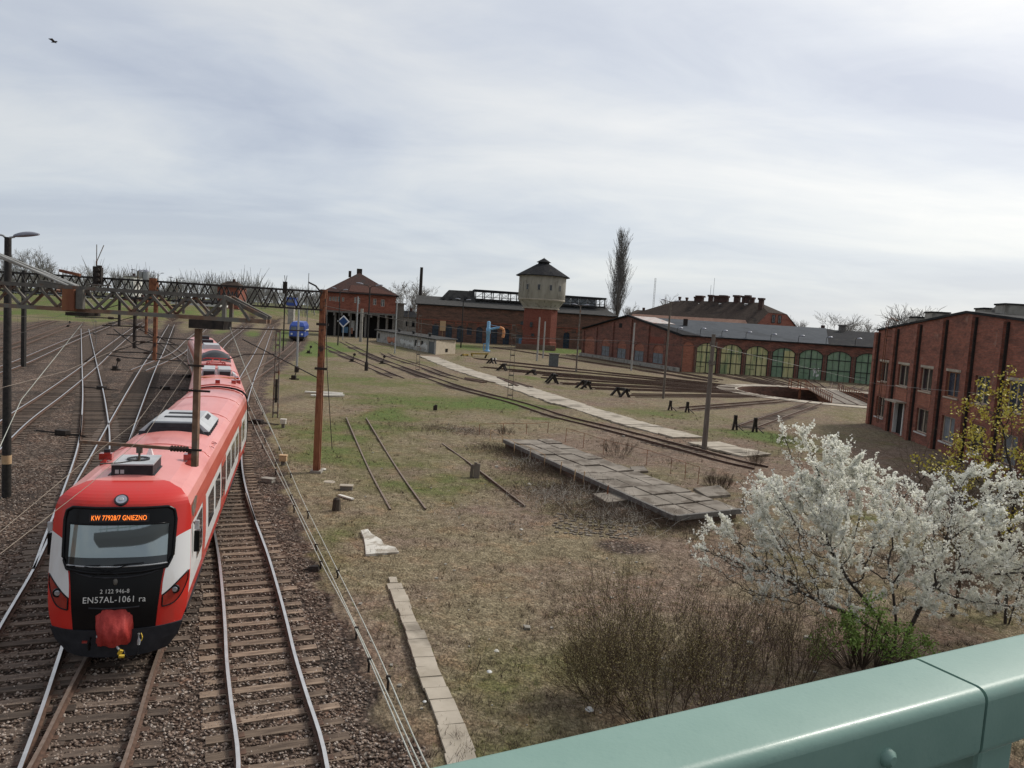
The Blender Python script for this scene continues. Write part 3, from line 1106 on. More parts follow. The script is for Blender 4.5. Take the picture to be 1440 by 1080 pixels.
def car_body(k, front=False, back=False):
    a, b = J[k], J[k + 1]
    d = (b - a).normalized()
    L = (b - a).length - .7
    s0 = 0 if front else .1
    mb = MB()
    zs = refine(PZ, 2)
    fr = (lambda x, z: nose(x, z)) if front else (lambda x, z: 0.0)
    NS = 26
    # sides and roof: one strip per profile step, along the car
    for sg in (-1, 1):
        for z0, z1 in zip(zs, zs[1:]):
            w0, w1 = halfw(z0) * sg, halfw(z1) * sg
            zc = (z0 + z1) / 2
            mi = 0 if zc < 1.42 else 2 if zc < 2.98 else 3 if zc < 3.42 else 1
            rowA, rowB = [], []
            for i in range(NS + 1):
                f = i / NS
                sa = fr(w0, z0) * (1 - f) + L * f
                sb = fr(w1, z1) * (1 - f) + L * f
                rowA.append((w0, sa, z0))
                rowB.append((w1, sb, z1))
            mb.grid([rowA, rowB], mi, True, flip=(sg > 0))
    # end walls
    caps = [(L, 5)] + ([] if front else [(0.0, 5)])
    for s, mi in caps:
        P = [[(halfw(z) * u, s, z) for u in (-1, -.5, 0, .5, 1)] for z in zs]
        mb.grid(P, mi, False)
    if front:
        zf = refine(PZ, 3)
        zf = [z for z in zf]
        us = [sin(pi / 2 * u) for u in np.linspace(-1, 1, 33)]
        for z0, z1 in zip(zf, zf[1:]):
            mi = 0 if z0 < 3.93 else 1
            mb.grid([[(halfw(z) * u, nose(halfw(z) * u, z), z) for u in us] for z in (z0, z1)], mi, True)
    # underframe, bogies
    mb.box((0, L / 2, .62), (2.2, L - (2.2 if front else .6), .5), 0, 4)
    for s in (L * .2, L * .8):
        mb.box((0, s, .45), (2.3, 3.4, .4), 0, 4)
        for ds in (-1.25, 1.25):
            for x in (-.75, .75):
                mb.tube([(x - .065, s + ds, .46), (x + .065, s + ds, .46)], .46, 16, 4)
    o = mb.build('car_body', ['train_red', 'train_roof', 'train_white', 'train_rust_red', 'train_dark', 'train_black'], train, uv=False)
    o.location = a - J[0]
    o.rotation_euler = (0, 0, atan2(-d.x, d.y))
    # side windows, doors
    for sg in (-1, 1):
        n = 0
        s = 4.3 if front else 1.8
        seq = 'wwdwwwdwww' if front else 'wwdwwwwdwwd'
        while s < L - 2.0:
            kind = seq[n % len(seq)]
            m2 = MB()

            def side(z, off):
                return (halfw(z) + off) * sg
            if kind == 'w':
                rows = [[(side(z, .008), s + q, z) for q in (0, 1.45)] for z in (1.95, 2.2, 2.5, 2.8)]
                m2.grid(rows, 0, False, flip=(sg > 0))
                m2.build('window', 'train_window', o, uv=False)
                s += 1.95
            else:
                rows = [[(side(z, .006), s + q, z) for q in (-.1, 1.5)] for z in (1.0, 1.5, 2.0, 2.5, 3.0)]
                m2.grid(rows, 0, False, flip=(sg > 0))
                for q in (.05, .8):
                    rows = [[(side(z, .013), s + q, z) for q in (q, q + .55)] for z in (1.8, 2.1, 2.5, 2.8)]
                    m2.grid(rows, 1, False, flip=(sg > 0))
                m2.build('door', ['train_rust_red', 'train_window'], o, uv=False)
                s += 1.95
            n += 1
    return o, L


car1, L1 = car_body(0, front=True)
car2, L2 = car_body(1)
car3, L3 = car_body(2, back=True)
# dark bellows between the cars
for k in (1, 2):
    d = (J[k + 1] - J[k - 1]).normalized()
    mb = MB()
    p = J[k] - J[0]
    for i in range(5):
        mb.bar(p - d * (.62 - i * .16) + Vector((0, 0, 1.0)), p - d * (.62 - i * .16 - .10) + Vector((0, 0, 1.0)), 2.5, .1)
        mb.bar(p - d * (.62 - i * .16) + Vector((0, 0, 2.25)), p - d * (.62 - i * .16 - .10) + Vector((0, 0, 2.25)), 2.55, 2.8)
    mb.build('gangway_bellows', 'train_dark', train, uv=False)

# ---- cab front of the leading car (local coordinates: x right, y back, z up)
mb = MB()
mb_l = lerp([(.70, -.80), (1.2, -.84), (1.9, -.90), (2.2, -.94), (2.27, -1.03), (2.4, -1.08), (3.2, -1.10), (3.38, -1.09), (3.47, -.98)])
patch(mb, .86, 3.47, mb_l, lambda z: -mb_l(z), .012, 0, 28, 14)
# rim of the windscreen surround
rim = [(-1.0, 2.22), (-1.1, 2.45), (-1.12, 3.22), (-1.08, 3.42), (-.96, 3.50), (.96, 3.50), (1.08, 3.42), (1.12, 3.22), (1.1, 2.45), (1.0, 2.22), (.5, 2.16), (0, 2.14), (-.5, 2.16), (-1.0, 2.22)]
rim2 = []
for (x0, z0), (x1, z1) in zip(rim, rim[1:]):
    for k in range(4):
        x, z = x0 + (x1 - x0) * k / 4, z0 + (z1 - z0) * k / 4
        rim2.append((x, nose(x, z) - .02, z))
rim2.append(rim2[0])
mb.tube(rim2, .035, 6, 0, False)
mb.build('nose_mask', 'train_black', car1, uv=False)
mb = MB()
ws = lerp([(2.30, -.99), (2.5, -1.0), (3.2, -1.0)])
patch(mb, 2.47, 3.14, ws, lambda z: -ws(z), .026, 0, 10, 14)
mb.build('windscreen', 'windscreen', car1, uv=False)
mb = MB()
patch(mb, 2.31, 2.468, ws, lambda z: -ws(z), .026, 0, 3, 14)
mb.build('dashboard', 'train_window', car1, uv=False)
mb = MB()
fr = []
cor = [(-1.0, 2.30), (0, 2.28), (1.0, 2.30), (1.0, 3.16), (-1.0, 3.16), (-1.0, 2.30)]
for (x0, z0), (x1, z1) in zip(cor, cor[1:]):
    for k in range(8):
        x, z = x0 + (x1 - x0) * k / 8, z0 + (z1 - z0) * k / 8
        fr.append((x, nose(x, z) - .03, z))
fr.append(fr[0])
mb.tube(fr[:17], .018, 5, 1, False)
mb.tube(fr[16:], .016, 5, 0, False)
mb.build('windscreen_frame', ['train_black', 'train_grey'], car1, uv=False)
# destination display
mb = MB()
patch(mb, 3.21, 3.385, lambda z: -.60, lambda z: .60, .022, 0, 2, 10)
mb.build('destination_display', 'train_apron', car1, uv=False)
tilt = atan2(nose(0, 3.42) - nose(0, 3.26), .16)
txt('destination_text', 'KW 77928/7 GNIEZNO', .150, 'led_orange', car1, (0, nose(0, 3.30) - .040, 3.30), (pi / 2 - tilt, 0, 0), xs=.70)
# running numbers
tilt2 = atan2(nose(0, 1.9) - nose(0, 1.6), .3)
txt('fleet_number', 'EN57AL-1061 ra', .185, 'paint_white', car1, (0, nose(0, 1.60) - .028, 1.59), (pi / 2 - tilt2, 0, 0), xs=.93)
txt('fleet_number', '2 122 946-8', .125, 'paint_white', car1, (0, nose(0, 1.77) - .028, 1.765), (pi / 2 - tilt2, 0, 0), xs=.9)
# white cheeks
for sg in (-1, 1):
    mb = MB()
    inner = lerp([(1.55, .915), (1.9, .93), (2.2, .97), (2.27, 1.06), (2.4, 1.11), (2.95, 1.13)])

    def outer(z):
        return halfw(z) - .004
    # sloped lower edge and drooping upper edge
    P = []
    for i in range(15):
        f = i / 14
        row = []
        for j in range(13):
            g = j / 12
            zlo = 1.615 + .42 * g ** 1.1
            zhi = 2.80 + .12 * g ** .7
            z = zlo + (zhi - zlo) * f
            x = inner(z) + (outer(z) - inner(z)) * g
            row.append((x * sg, nose(x, z) - .010, z))
        P.append(row)
    mb.grid(P, 0, True, flip=sg < 0)
    # the white continues a short way round the corner
    mb.build('white_cheek_panel', 'train_white', car1, uv=False)
    mb = MB()
    P = []
    for i in range(9):
        f = i / 8
        row = []
        for j in range(11):
            g = j / 10
            x = .935 + (1.405 - .935) * g
            zhi = 1.60 + .42 * g ** 1.1
            zlo = 1.36 + .02 * g + .46 * g ** 3.6
            z = min(zlo, zhi - .01) + (zhi - min(zlo, zhi - .01)) * f
            row.append((x * sg, nose(x, z) - .014, z))
        P.append(row)
    mb.grid(P, 0, True, flip=sg < 0)
    hl = mb.build('headlight', 'lamp_red', car1, uv=False)
    mb = MB()
    loop = [P[0][j] for j in range(11)] + [P[i][10] for i in range(1, 9)] + [P[8][j] for j in range(9, -1, -1)] + [P[i][0] for i in range(7, -1, -1)]
    mb.tube(loop, .016, 5, 0, False)
    mb.build('rim', 'train_black', hl, uv=False)
    mb = MB()
    c = Vector((1.17 * sg, nose(1.17, 1.68) - .02, 1.685))
    mb.tube([c, c + Vector((0, -.03, 0))], [.105, .095], 20, 0)
    mb.tube([c + Vector((0, -.031, 0)), c + Vector((0, -.045, 0))], [.06, .05], 16, 1)
    mb.build('reflector', ['train_black', 'lamp_lens'], hl, uv=False)
# upper headlight
mb = MB()
c = Vector((0, nose(0, 3.655) - .0, 3.655))
dn = Vector((0, nose(0, 3.6) - nose(0, 3.7), 0)) + Vector((0, 0, 0))
dn = Vector((0, -.1, nose(0, 3.7) - nose(0, 3.6))).normalized()
mb.tube([c - dn * .05, c + dn * .02], .145, 24, 0)
mb.tube([c + dn * .02, c + dn * .035], [.115, .11], 24, 1)
mb.tube([c + dn * .036, c + dn * .045], [.05, .04], 16, 2)
mb.build('top_headlight', ['train_dark', 'lamp_lens', 'train_grey'], car1, uv=False)
# small badge lamp and bonnet crease below the windscreen
mb = MB()
c = Vector((0, nose(0, 1.97) - .015, 1.97))
mb.lathe([(0, .06), (.03, .055), (.045, .02), (.045, -.03), (.03, -.07), (0, -.085)], c, 12, 0, True)
mb.build('badge', 'steel_grey', car1, uv=False)
mb = MB()
cr = [(x, nose(x, z) - .018, z) for x, z in ((-.92, 2.20), (-.7, 2.12), (-.5, 2.08), (-.2, 2.05), (.2, 2.05), (.5, 2.08), (.7, 2.12), (.92, 2.20))]
mb.tube(cr, .022, 6, 0, False)
cr = [(x, nose(x, z) - .016, z) for x, z in ((-.5, 1.42), (-.2, 1.40), (.2, 1.40), (.5, 1.42))]
mb.tube(cr, .02, 6, 0, False)
mb.build('bonnet_crease', 'train_dark', car1, uv=False)
# wipers
mb = MB()
for x0, z0, x1, z1 in ((-.45, 2.10, .25, 2.33), (.05, 2.12, -.62, 2.30)):
    mb.tube([(x0, nose(x0, z0) - .05, z0), (x1, nose(x1, z1) - .06, z1)], .011, 5)
    mb.tube([(x1 - .30, nose(x1 - .3, z1) - .055, z1 - .01), (x1 + .30, nose(x1 + .3, z1) - .055, z1 + .02)], .012, 5)
mb.build('wiper', 'train_black', car1, uv=False)
# apron / snow plough
mb = MB()
for z0, z1, in ((.30, .62), (.62, .93)):
    rows = []
    for z in (z0, z1):
        w = np.interp(z, [.3, .62, .93], [1.02, 1.24, 1.34])
        rows.append([(u * w, .42 * abs(u) ** 2.6 + (.93 - z) * .12 - .06, z) for u in np.linspace(-1, 1, 25)])
    mb.grid(rows, 0, False)
    back = [[(x, y + .30, z) for x, y, z in r] for r in rows]
    mb.grid(back, 0, False, flip=True)
    mb.grid([back[1], rows[1]], 0, False, flip=True)
    mb.grid([rows[0], back[0]], 0, False, flip=True)
    for e in (0, -1):
        mb.add([rows[0][e], rows[1][e], back[1][e], back[0][e]], [(0, 1, 2, 3)])
mb.build('apron', 'train_apron', car1, uv=False)
# red tarpaulin bag over the coupler
mb = MB()
rows = []
nT = 30
for i in range(19):
    f = i / 18
    z = .64 + .74 * f
    row = []
    for j in range(nT + 1):
        t = pi * j / nT
        wr = .385 * (1 - .12 * (1 - f) ** 2 - .10 * f ** 3)
        dp = .30 + .18 * sin(pi * min(f * .9 + .12, 1))
        fold = .018 * sin(j * 1.1 + 5 * f) * sin(pi * f) + .012 * sin(j * 2.3 - 7 * f + 1) + .01 * sin(9 * f + j * .5)
        x = -cos(t) * (wr + fold * .7)
        y = -sin(t) ** .75 * (dp + fold) * (1 - .55 * f ** 3)
        row.append((x + .02 * sin(4 * f), y + .12, z + .02 * sin(j * .7)))
    rows.append(row)
mb.grid(rows, 0, True)
top = rows[-1]
mb.add(top + [(0, .15, 1.42)], [(j, j + 1, len(top)) for j in range(len(top) - 1)], 0, True)
bot = rows[0]
mb.add(bot + [(0, .1, .64)], [(j + 1, j, len(bot)) for j in range(len(bot) - 1)], 0, True)
cov = mb.build('coupler_cover', 'tarp', car1, uv=False)
mb = MB()
mb.tube([(.05, -.16, .70), (.16, -.26, .58)], .022, 8, 0)
mb.box((.19, -.28, .53), (.07, .05, .11), .3, 1, (.3, .5))
mb.box((.22, -.30, .45), (.11, .05, .06), .2, 1, (.5, .2))
mb.build('coupling_handle', ['train_grey', 'yellow_handle'], car1, uv=False)
mb = MB()
mb.tube([(-.42, -.10, .82), (-.44, -.16, .68), (-.45, -.12, .55)], [.03, .035, .03], 8, 0)
mb.box((-.54, -.10, .72), (.10, .05, .04), 0, 1)
mb.tube([(-.30, -.12, .84), (-.24, -.16, .83)], .03, 8, 2)
mb.tube([(.52, -.10, .86), (.53, -.15, .72), (.52, -.13, .62)], [.03, .035, .03], 8, 2)
hs = [(.53, -.13, .62), (.50, -.2, .45), (.40, -.22, .36), (.28, -.2, .42), (.22, -.12, .52)]
mb.tube(spline(hs, .03), .016, 6, 0)
mb.tube(spline([(.56, -.1, .86), (.60, -.16, .78), (.57, -.17, .70)], .02), .012, 6, 3)
mb.build('brake_hose', ['train_black', 'lamp_red', 'train_grey', 'yellow_handle'], car1, uv=False)
# cab side: mirror, cab window, grey streak of missing paint
for sg in (-1, 1):
    mb = MB()
    x = (halfw(2.7) + .02) * sg
    mb.box((x + .07 * sg, 1.05, 2.55), (.12, .10, .50), 0, 0)
    mb.box((x + .07 * sg, 1.0, 2.95), (.10, .08, .22), 0, 1)
    mb.bar((x - .02 * sg, 1.1, 3.0), (x + .07 * sg, 1.05, 2.85), .03)
    mb.build('mirror', ['train_black', 'train_grey'], car1, uv=False, bevel=.02)
    mb = MB()
    mb.grid([[((halfw(z) + .009) * sg, s, z) for s in (1.75, 2.85)] for z in (1.9, 2.4, 2.9)], 0, False, flip=sg > 0)
    mb.build('cab_window', 'train_window', car1, uv=False)
    mb = MB()
    mb.grid([[((halfw(z) + .007) * sg, s, z) for s in (1.5, 3.6)] for z in (3.0, 3.1, 3.2)], 0, False, flip=sg > 0)
    mb.grid([[((halfw(z) + .007) * sg, s, z) for s in (3.0, 3.7)] for z in (1.45, 2.0, 2.5, 3.0)], 0, False, flip=sg > 0)
    mb.build('cab_stripe', 'train_rust_red', car1, uv=False)
mb = MB()
pts = [(1.0, 3.36), (1.3, 3.42), (1.7, 3.46), (2.05, 3.40), (1.8, 3.28), (1.45, 3.16), (1.15, 3.10), (.98, 3.2)]
cpt = (1.45, 3.3)
ring = [(halfw(z) + .008, s, z) for s, z in pts]
mb.add(ring + [(halfw(cpt[1]) + .012, cpt[0], cpt[1])], [(i, (i + 1) % 8, 8) for i in range(8)], 0, True)
mb.build('paint_scar', 'steel_grey', car1, uv=False)


# ---- roof equipment
def roof_z(x):
    return float(np.interp(abs(x), PW[::-1], PZ[::-1]))


mb = MB()                      # cab air conditioner
mb.box((.02, 2.1, 4.06), (.88, 1.15, .34), 0, 1)
mb.box((.02, 2.1, 4.245), (.90, 1.18, .03), 0, 0)
mb.hexa([(-.60, 1.45, 3.80), (.58, 1.45, 3.80), (.58, 2.7, 3.80), (-.60, 2.7, 3.80), (-.49, 1.56, 4.0), (.49, 1.56, 4.0), (.49, 2.66, 4.0), (-.49, 2.66, 4.0)], 1)
ac = mb.build('air_conditioner', ['train_grey', 'train_dark'], car1, uv=False)
mb = MB()
mb.lathe([(.25, 0), (.25, .03), (.21, .035), (.2, .01)], (.05, 2.1, 4.262), 24, 0)
for k in range(4):
    mb.lathe([(.04 + .045 * k, .03), (.055 + .045 * k, .03)], (.05, 2.1, 4.262), 20, 0)
mb.tube([(.05, 2.1, 4.26), (.05, 2.1, 4.29)], .05, 12, 0)
mb.build('fan_grille', 'train_dark', ac, uv=False)
mb = MB()
for x in (-.30, -.19):
    mb.box((x, 1.522, 4.08), (.08, .006, .09), 0, 0)
mb.build('sticker', 'train_grey', ac, uv=False)
for sg in (-1, 1):            # red roof lamps / horns
    mb = MB()
    z = roof_z(1.02)
    mb.box((sg * 1.0, 3.75, z + .16), (.30, .22, .16), 0, 0)
    mb.tube([(sg * 1.0, 3.75, z - .05), (sg * 1.0, 3.75, z + .1)], .04, 8, 0)
    mb.tube([(sg * 1.0, 3.4, z + .02), (sg * 1.0, 3.7, z + .06)], [.085, .05], 12, 0)
    mb.box((sg * 1.0, 3.85, z + .28), (.14, .08, .08), 0, 1)
    mb.build('roof_horn', ['lamp_red', 'train_dark'], car1, uv=False)
mb = MB()                      # little roof aerial fin
mb.box((0, 3.9, 3.93), (.36, .12, .05), 0, 1)
mb.hexa([(-.1, 3.82, 3.95), (.1, 3.82, 3.95), (.1, 4.0, 3.95), (-.1, 4.0, 3.95), (-.02, 3.9, 4.22), (.02, 3.9, 4.22), (.02, 3.98, 4.22), (-.02, 3.98, 4.22)], 0)
mb.build('roof_aerial', ['train_white', 'train_red'], car1, uv=False)
mb = MB()                      # saloon air conditioner pod
s0, s1 = 8.1, 11.2
w0, w1 = 1.02, .66
mb.hexa([(-w0, s0 - .15, 3.70), (w0, s0 - .15, 3.70), (w0, s1, 3.70), (-w0, s1, 3.70), (-w0, s0, 3.98), (w0, s0, 3.98), (w0, s1, 3.98), (-w0, s1, 3.98)], 1)
mb.hexa([(-w0, s0, 3.98), (w0, s0, 3.98), (w0, s1, 3.98), (-w0, s1, 3.98), (-w1, s0 + .12, 4.28), (w1, s0 + .12, 4.28), (w1, s1 - .3, 4.28), (-w1, s1 - .3, 4.28)], 0)
pod = mb.build('air_conditioner', ['train_grey', 'train_dark'], car1, uv=False)
mb = MB()
mb.hexa([(-w0 - .004, s0 - .17, 3.75), (w0 + .004, s0 - .17, 3.75), (w0 + .004, s0 - .05, 3.75), (-w0 - .004, s0 - .05, 3.75), (-w1, s0 - .03, 4.24), (w1, s0 - .03, 4.24), (w1, s0 + .1, 4.24), (-w1, s0 + .1, 4.24)], 0)
for k in range(5):
    mb.box((0, s0 - .13 + k * .02, 3.82 + k * .075), (.95, .06, .02), 0, 1)
mb.build('intake_grille', ['train_dark', 'train_apron'], pod, uv=False)
mb = MB()
for q in (0, 1):
    mb.box((0, s0 + 1.1 + q * .9, 4.29), (.9, .25, .03), 0, 0)
for sg in (-1, 1):
    x0, x1 = sg * .98, sg * .72
    mb.add([(x0, s0 + 1.5, 4.0), (x0, s0 + 2.5, 4.0), (x1, s0 + 2.5, 4.24), (x1, s0 + 1.5, 4.24)], [(0, 1, 2, 3)], 0)
    for k in range(6):
        mb.box((sg * 1.02, s0 + .3 + k * .42, 3.9), (.05, .25, .10), 0, 0)
mb.build('vent_panel', 'train_apron', pod, uv=False)
mb = MB()
for yy in (7.4, 6.6):
    t_ = [(1.22 + .10 * cos(a), yy + .12 * sin(a), roof_z(1.2) + .01 - .25 * .10 * cos(a)) for a in np.linspace(0, 2 * pi if yy > 7 else 1.2 * pi, 18)]
    mb.tube(t_, .012, 5, 0, False)
mb.build('lifting_eye', 'lamp_red', car1, uv=False)
mb = MB()
for s in (5.6, 12.6, 17.5):
    mb.tube([(x, s, roof_z(x) + .012) for x in np.linspace(-1.3, 1.3, 21)], .014, 5, 0, False)
mb.tube([(x, L1 - .55, roof_z(x) + .02) for x in np.linspace(-1.35, 1.35, 21)], .035, 5, 1, False)
mb.build('roof_seam', ['train_roof', 'train_rust_red'], car1, uv=False)


def pantograph(car, s, name='pantograph'):
    mb = MB()
    for x in (-.55, .55):
        mb.bar((x, s - .8, 4.12), (x, s + .8, 4.12), .06)
        for q in (-.7, .7):
            mb.tube([(x, s + q, 3.8), (x, s + q, 4.1)], .06, 8, 1)
    for q in (-.8, .8):
        mb.bar((-.55, s + q, 4.12), (.55, s + q, 4.12), .06)
    for x in (-.4, .4):
        mb.tube([(x, s - .7, 4.15), (x * .4, s + .9, 4.32)], .03, 6, 0)
        mb.tube([(x * .4, s + .9, 4.32), (x, s - .5, 4.45)], .025, 6, 0)
    for q in (-.65, -.35):
        mb.tube([(-.8, s + q, 4.38), (-.6, s + q, 4.46), (.6, s + q, 4.46), (.8, s + q, 4.38)], .03, 6, 0)
    return mb.build(name, ['tarp', 'insulator'], car, uv=False)


# second car: resistor housings, pantograph, red fittings
mb = MB()
for x in (-.42, .42):
    mb.hexa([(x - .38, 6.1, 3.8), (x + .38, 6.1, 3.8), (x + .38, 8.3, 3.8), (x - .38, 8.3, 3.8), (x - .33, 6.2, 4.3), (x + .33, 6.2, 4.3), (x + .33, 8.2, 4.3), (x - .33, 8.2, 4.3)], 0)
    mb.box((x, 6.12, 4.02), (.56, .10, .34), 0, 1)
    mb.box((x, 9.2, 4.0), (.7, 1.0, .45), 0, 0)
mb.box((0, 6.0, 4.05), (.06, .1, .6), 0, 0)
for sg in (-1, 1):
    mb.hexa([(sg * .85, 6.3, 3.7), (sg * 1.15, 6.3, 3.7), (sg * 1.15, 8, 3.7), (sg * .85, 8, 3.7), (sg * .85, 6.4, 4.1), (sg * 1.0, 6.4, 4.0), (sg * 1.0, 7.9, 4.0), (sg * .85, 7.9, 4.1)], 0)
mb.build('resistor_housing', ['train_grey', 'train_dark'], car2, uv=False)
mb = MB()
for x, s, z in ((-1.0, 3.4, 0), (-1.0, 4.2, 0), (1.05, 3.3, 0), (.78, 2.2, 0), (0, 1.3, 0), (1.0, 4.6, 0), (1.0, 5.2, 0)):
    zz = roof_z(x)
    mb.box((x, s, zz + .08), (.22, .3, .2), 0, 0)
mb.tube([(-.9, 4.5, 4.0), (.9, 4.5, 4.0)], .04, 6, 1)
mb.tube([(.9, 4.5, 4.0), (1.1, 3.4, 3.9)], .03, 6, 1)
for s in (11.5, 12.3):
    mb.tube([(-.9, s, 4.1), (.9, s, 4.1)], .03, 6, 0)
for x in (-.6, -.2, .2, .6):
    mb.tube([(x, 11.5, 3.8), (x, 11.5, 4.1)], .04, 6, 0)
mb.build('roof_fitting', ['lamp_red', 'orange_hose'], car2, uv=False)
pantograph(car2, 13.2)
mb = MB()
mb.tube([(x, .5, roof_z(x) + .02) for x in np.linspace(-1.35, 1.35, 21)], .03, 5, 0, False)
mb.tube([(x, 9.9, roof_z(x) + .02) for x in np.linspace(-1.35, 1.35, 21)], .03, 5, 0, False)
mb.build('roof_seam', 'train_rust_red', car2, uv=False)
mb = MB()
P = []
for s, h in ((17.0, 0), (17.6, .45), (20.5, .5), (21.3, 0)):
    P.append([(x, s, roof_z(x * .95) + h * max(0, cos(x * pi / 2.3)) ** .6 + .01) for x in np.linspace(-1.0, 1.0, 13)])
mb.grid(P, 0, True)
mb.build('equipment_hood', 'train_dark', car2, uv=False)
mb = MB()
mb.hexa([(-.8, 4, 3.7), (.8, 4, 3.7), (.8, 7.5, 3.7), (-.8, 7.5, 3.7), (-.6, 4.2, 4.35), (.6, 4.2, 4.35), (.6, 7.3, 4.35), (-.6, 7.3, 4.35)], 0)
mb.build('air_conditioner', 'train_grey', car3, uv=False)
for s in (13, 21):
    mb = MB()
    mb.box((0, s, 4.1), (1.0, 1.4, .5))
    mb.build('roof_box', 'train_dark', car3, uv=False, bevel=.03)
# ------------------------------------------------------------------ buildings
def a_of(W, px, py):
    """distance along a wall where a pixel's ray meets its plane, and the height there"""
    d = ray(px, py)
    # camera at (0,0): p + u a = d t
    det = W.u.x * (-d.y) - (-d.x) * W.u.y
    a = ((-W.p.x) * (-d.y) - (-d.x) * (-W.p.y)) / det
    q = W.p + W.u * a
    t = q.y / d.y
    return a, CAMZ + d.z * t


def casement(W, parent, a0, a1, z0, z1, frame='frame_white', glass='window_dark', mull=1, rows=(), d=-.22, fw=.09, sill=True, lintel=None):
    """a window: frame with glazing behind it and a sill, set back in its opening"""
    mb = MB()
    W.box(mb, a0, a0 + fw, z0, z1, d, d + .08)
    W.box(mb, a1 - fw, a1, z0, z1, d, d + .08)
    W.box(mb, a0 + fw, a1 - fw, z1 - fw, z1, d, d + .078)
    W.box(mb, a0 + fw, a1 - fw, z0, z0 + fw, d, d + .078)
    for k in range(mull):
        c = a0 + (a1 - a0) * (k + 1) / (mull + 1)
        W.box(mb, c - fw * .7, c + fw * .7, z0 + fw, z1 - fw, d, d + .075)
    for r in rows:
        z = z0 + (z1 - z0) * r
        W.box(mb, a0 + fw, a1 - fw, z - .03, z + .03, d + .01, d + .07)
    f = mb.build('window', frame, parent)
    mb = MB()
    W.quad(mb, a0, a1, z0, z1, d + .02)
    mb.build('pane', glass, f)
    if sill:
        mb = MB()
        W.box(mb, a0 - .08, a1 + .08, z0 - .12, z0 - .003, -.2, .09)
        mb.build('sill', 'frame_white' if sill is True else sill, f)
    if lintel:
        mb = MB()
        W.box(mb, a0 - .12, a1 + .12, z1 + .003, z1 + .2, -.15, .03)
        mb.build('lintel', lintel, f)
    return f


# ---- workshop at the right
wk = thing('brick_workshop', 'tall red brick workshop with dark pilasters and two rows of windows', 'building', (36.7, 78.1, GZ))
WK = Wall((36.7, 78.1), (30.7, 40.6))
Lw = WK.L
pk = a_of(WK, 1350, 540)[0]
zE0, zP = 9.3, 10.72


def wk_top(a):
    return zE0 + (zP - zE0) * a / pk if a < pk else zP - (zP - zE0) * .9 * (a - pk) / (Lw - pk)


pil = [a_of(WK, x, y)[0] for x, y in ((1229, 520), (1257, 520), (1287, 530), (1322, 535), (1361, 545), (1405, 550))]
pil += [pil[-1] + (pil[-1] - pil[-2]) * .95, pil[-1] + (pil[-1] - pil[-2]) * 1.9]
pil = [max(.3, p) for p in pil]
holes, wins = [], []
for k in range(len(pil) - 1):
    b = pil[k + 1] - pil[k]
    if pil[k] + b * .75 > Lw - .3:
        break
    a0, a1 = pil[k] + b * .22, pil[k] + b * .70
    holes.append((a0, a1, 4.25, 6.2, 0))
    wins.append(('u', k, a0, a1, 4.25, 6.2))
    if k == 1:
        holes.append((a0, a1 - .1, GZ + .05, 2.7, 0))
        wins.append(('d', k, a0, a1 - .1, GZ + .05, 2.7))
    else:
        holes.append((a0, a1, .75, 2.75, 0))
        wins.append(('l', k, a0, a1, .75, 2.75))
mb = MB()
WK.wall(mb, GZ - .3, wk_top, holes, .35, breaks=[pk] + list(np.linspace(0, Lw, 9)[1:-1]))
back = (WK.p - WK.n * 40, WK.p + WK.u * Lw - WK.n * 40)
side = Wall((WK.p.x, WK.p.y), (back[0].x, back[0].y), (30, 120))
side.wall(mb, GZ - .3, zE0)
side2 = Wall((WK.p + WK.u * Lw)[:2], back[1][:2], (40, 0))
side2.wall(mb, GZ - .3, wk_top(Lw))
mb.build('wall', 'brick_workshop', wk)
for k, a in enumerate(pil):
    if a < Lw - .5:
        mb = MB()
        w = .36
        WK.box(mb, a - w, a + w, GZ - .2, wk_top(a) - .25, 0, .36)
        mb.build('pilaster', 'brick_workshop', wk)
        mb = MB()
        WK.box(mb, a + .37, a + .50, GZ - .2, wk_top(a) - .3, .002, .16)
        mb.build('drainpipe', 'dark_steel', wk)
# orange infill panels between storeys
for k, (kind, kk, a0, a1, z0, z1) in enumerate(wins):
    if kind == 'u':
        mb = MB()
        WK.box(mb, a0 - .1, a1 + .1, 2.95, 4.1, .002, .02)
        mb.build('brick_infill', 'brick_orange', wk)
for kind, k, a0, a1, z0, z1 in wins:
    if kind == 'u':
        casement(WK, wk, a0, a1, z0, z1, 'frame_cream' if k != 3 else 'frame_wood', 'window_dark' if k < 3 else 'window_blue', 1, (), -.25, .085, 'frame_cream', 'concrete_pale' if k != 4 else None)
    elif kind == 'l':
        casement(WK, wk, a0, a1, z0, z1, 'frame_cream', 'window_dark' if k % 2 == 0 else 'window_board', 1, (), -.25, .085, True, None)
    else:
        mb = MB()
        WK.quad(mb, a0, a1, z0, z1, -.3)
        dr = mb.build('door', 'void_dark', wk)
        mb = MB()
        WK.box(mb, a1 - .3, a1 - .08, z0, z1 + .05, -.3, .04)
        WK.box(mb, a0 - .02, a0 + .08, z0, z1 + .05, -.3, .03)
        mb.build('frame', 'paint_white', dr)
        mb = MB()
        WK.box(mb, a0 - .15, a1 + .4, z1 + .08, z1 + .22, 0, .9)
        mb.build('canopy', 'concrete_pale', dr)
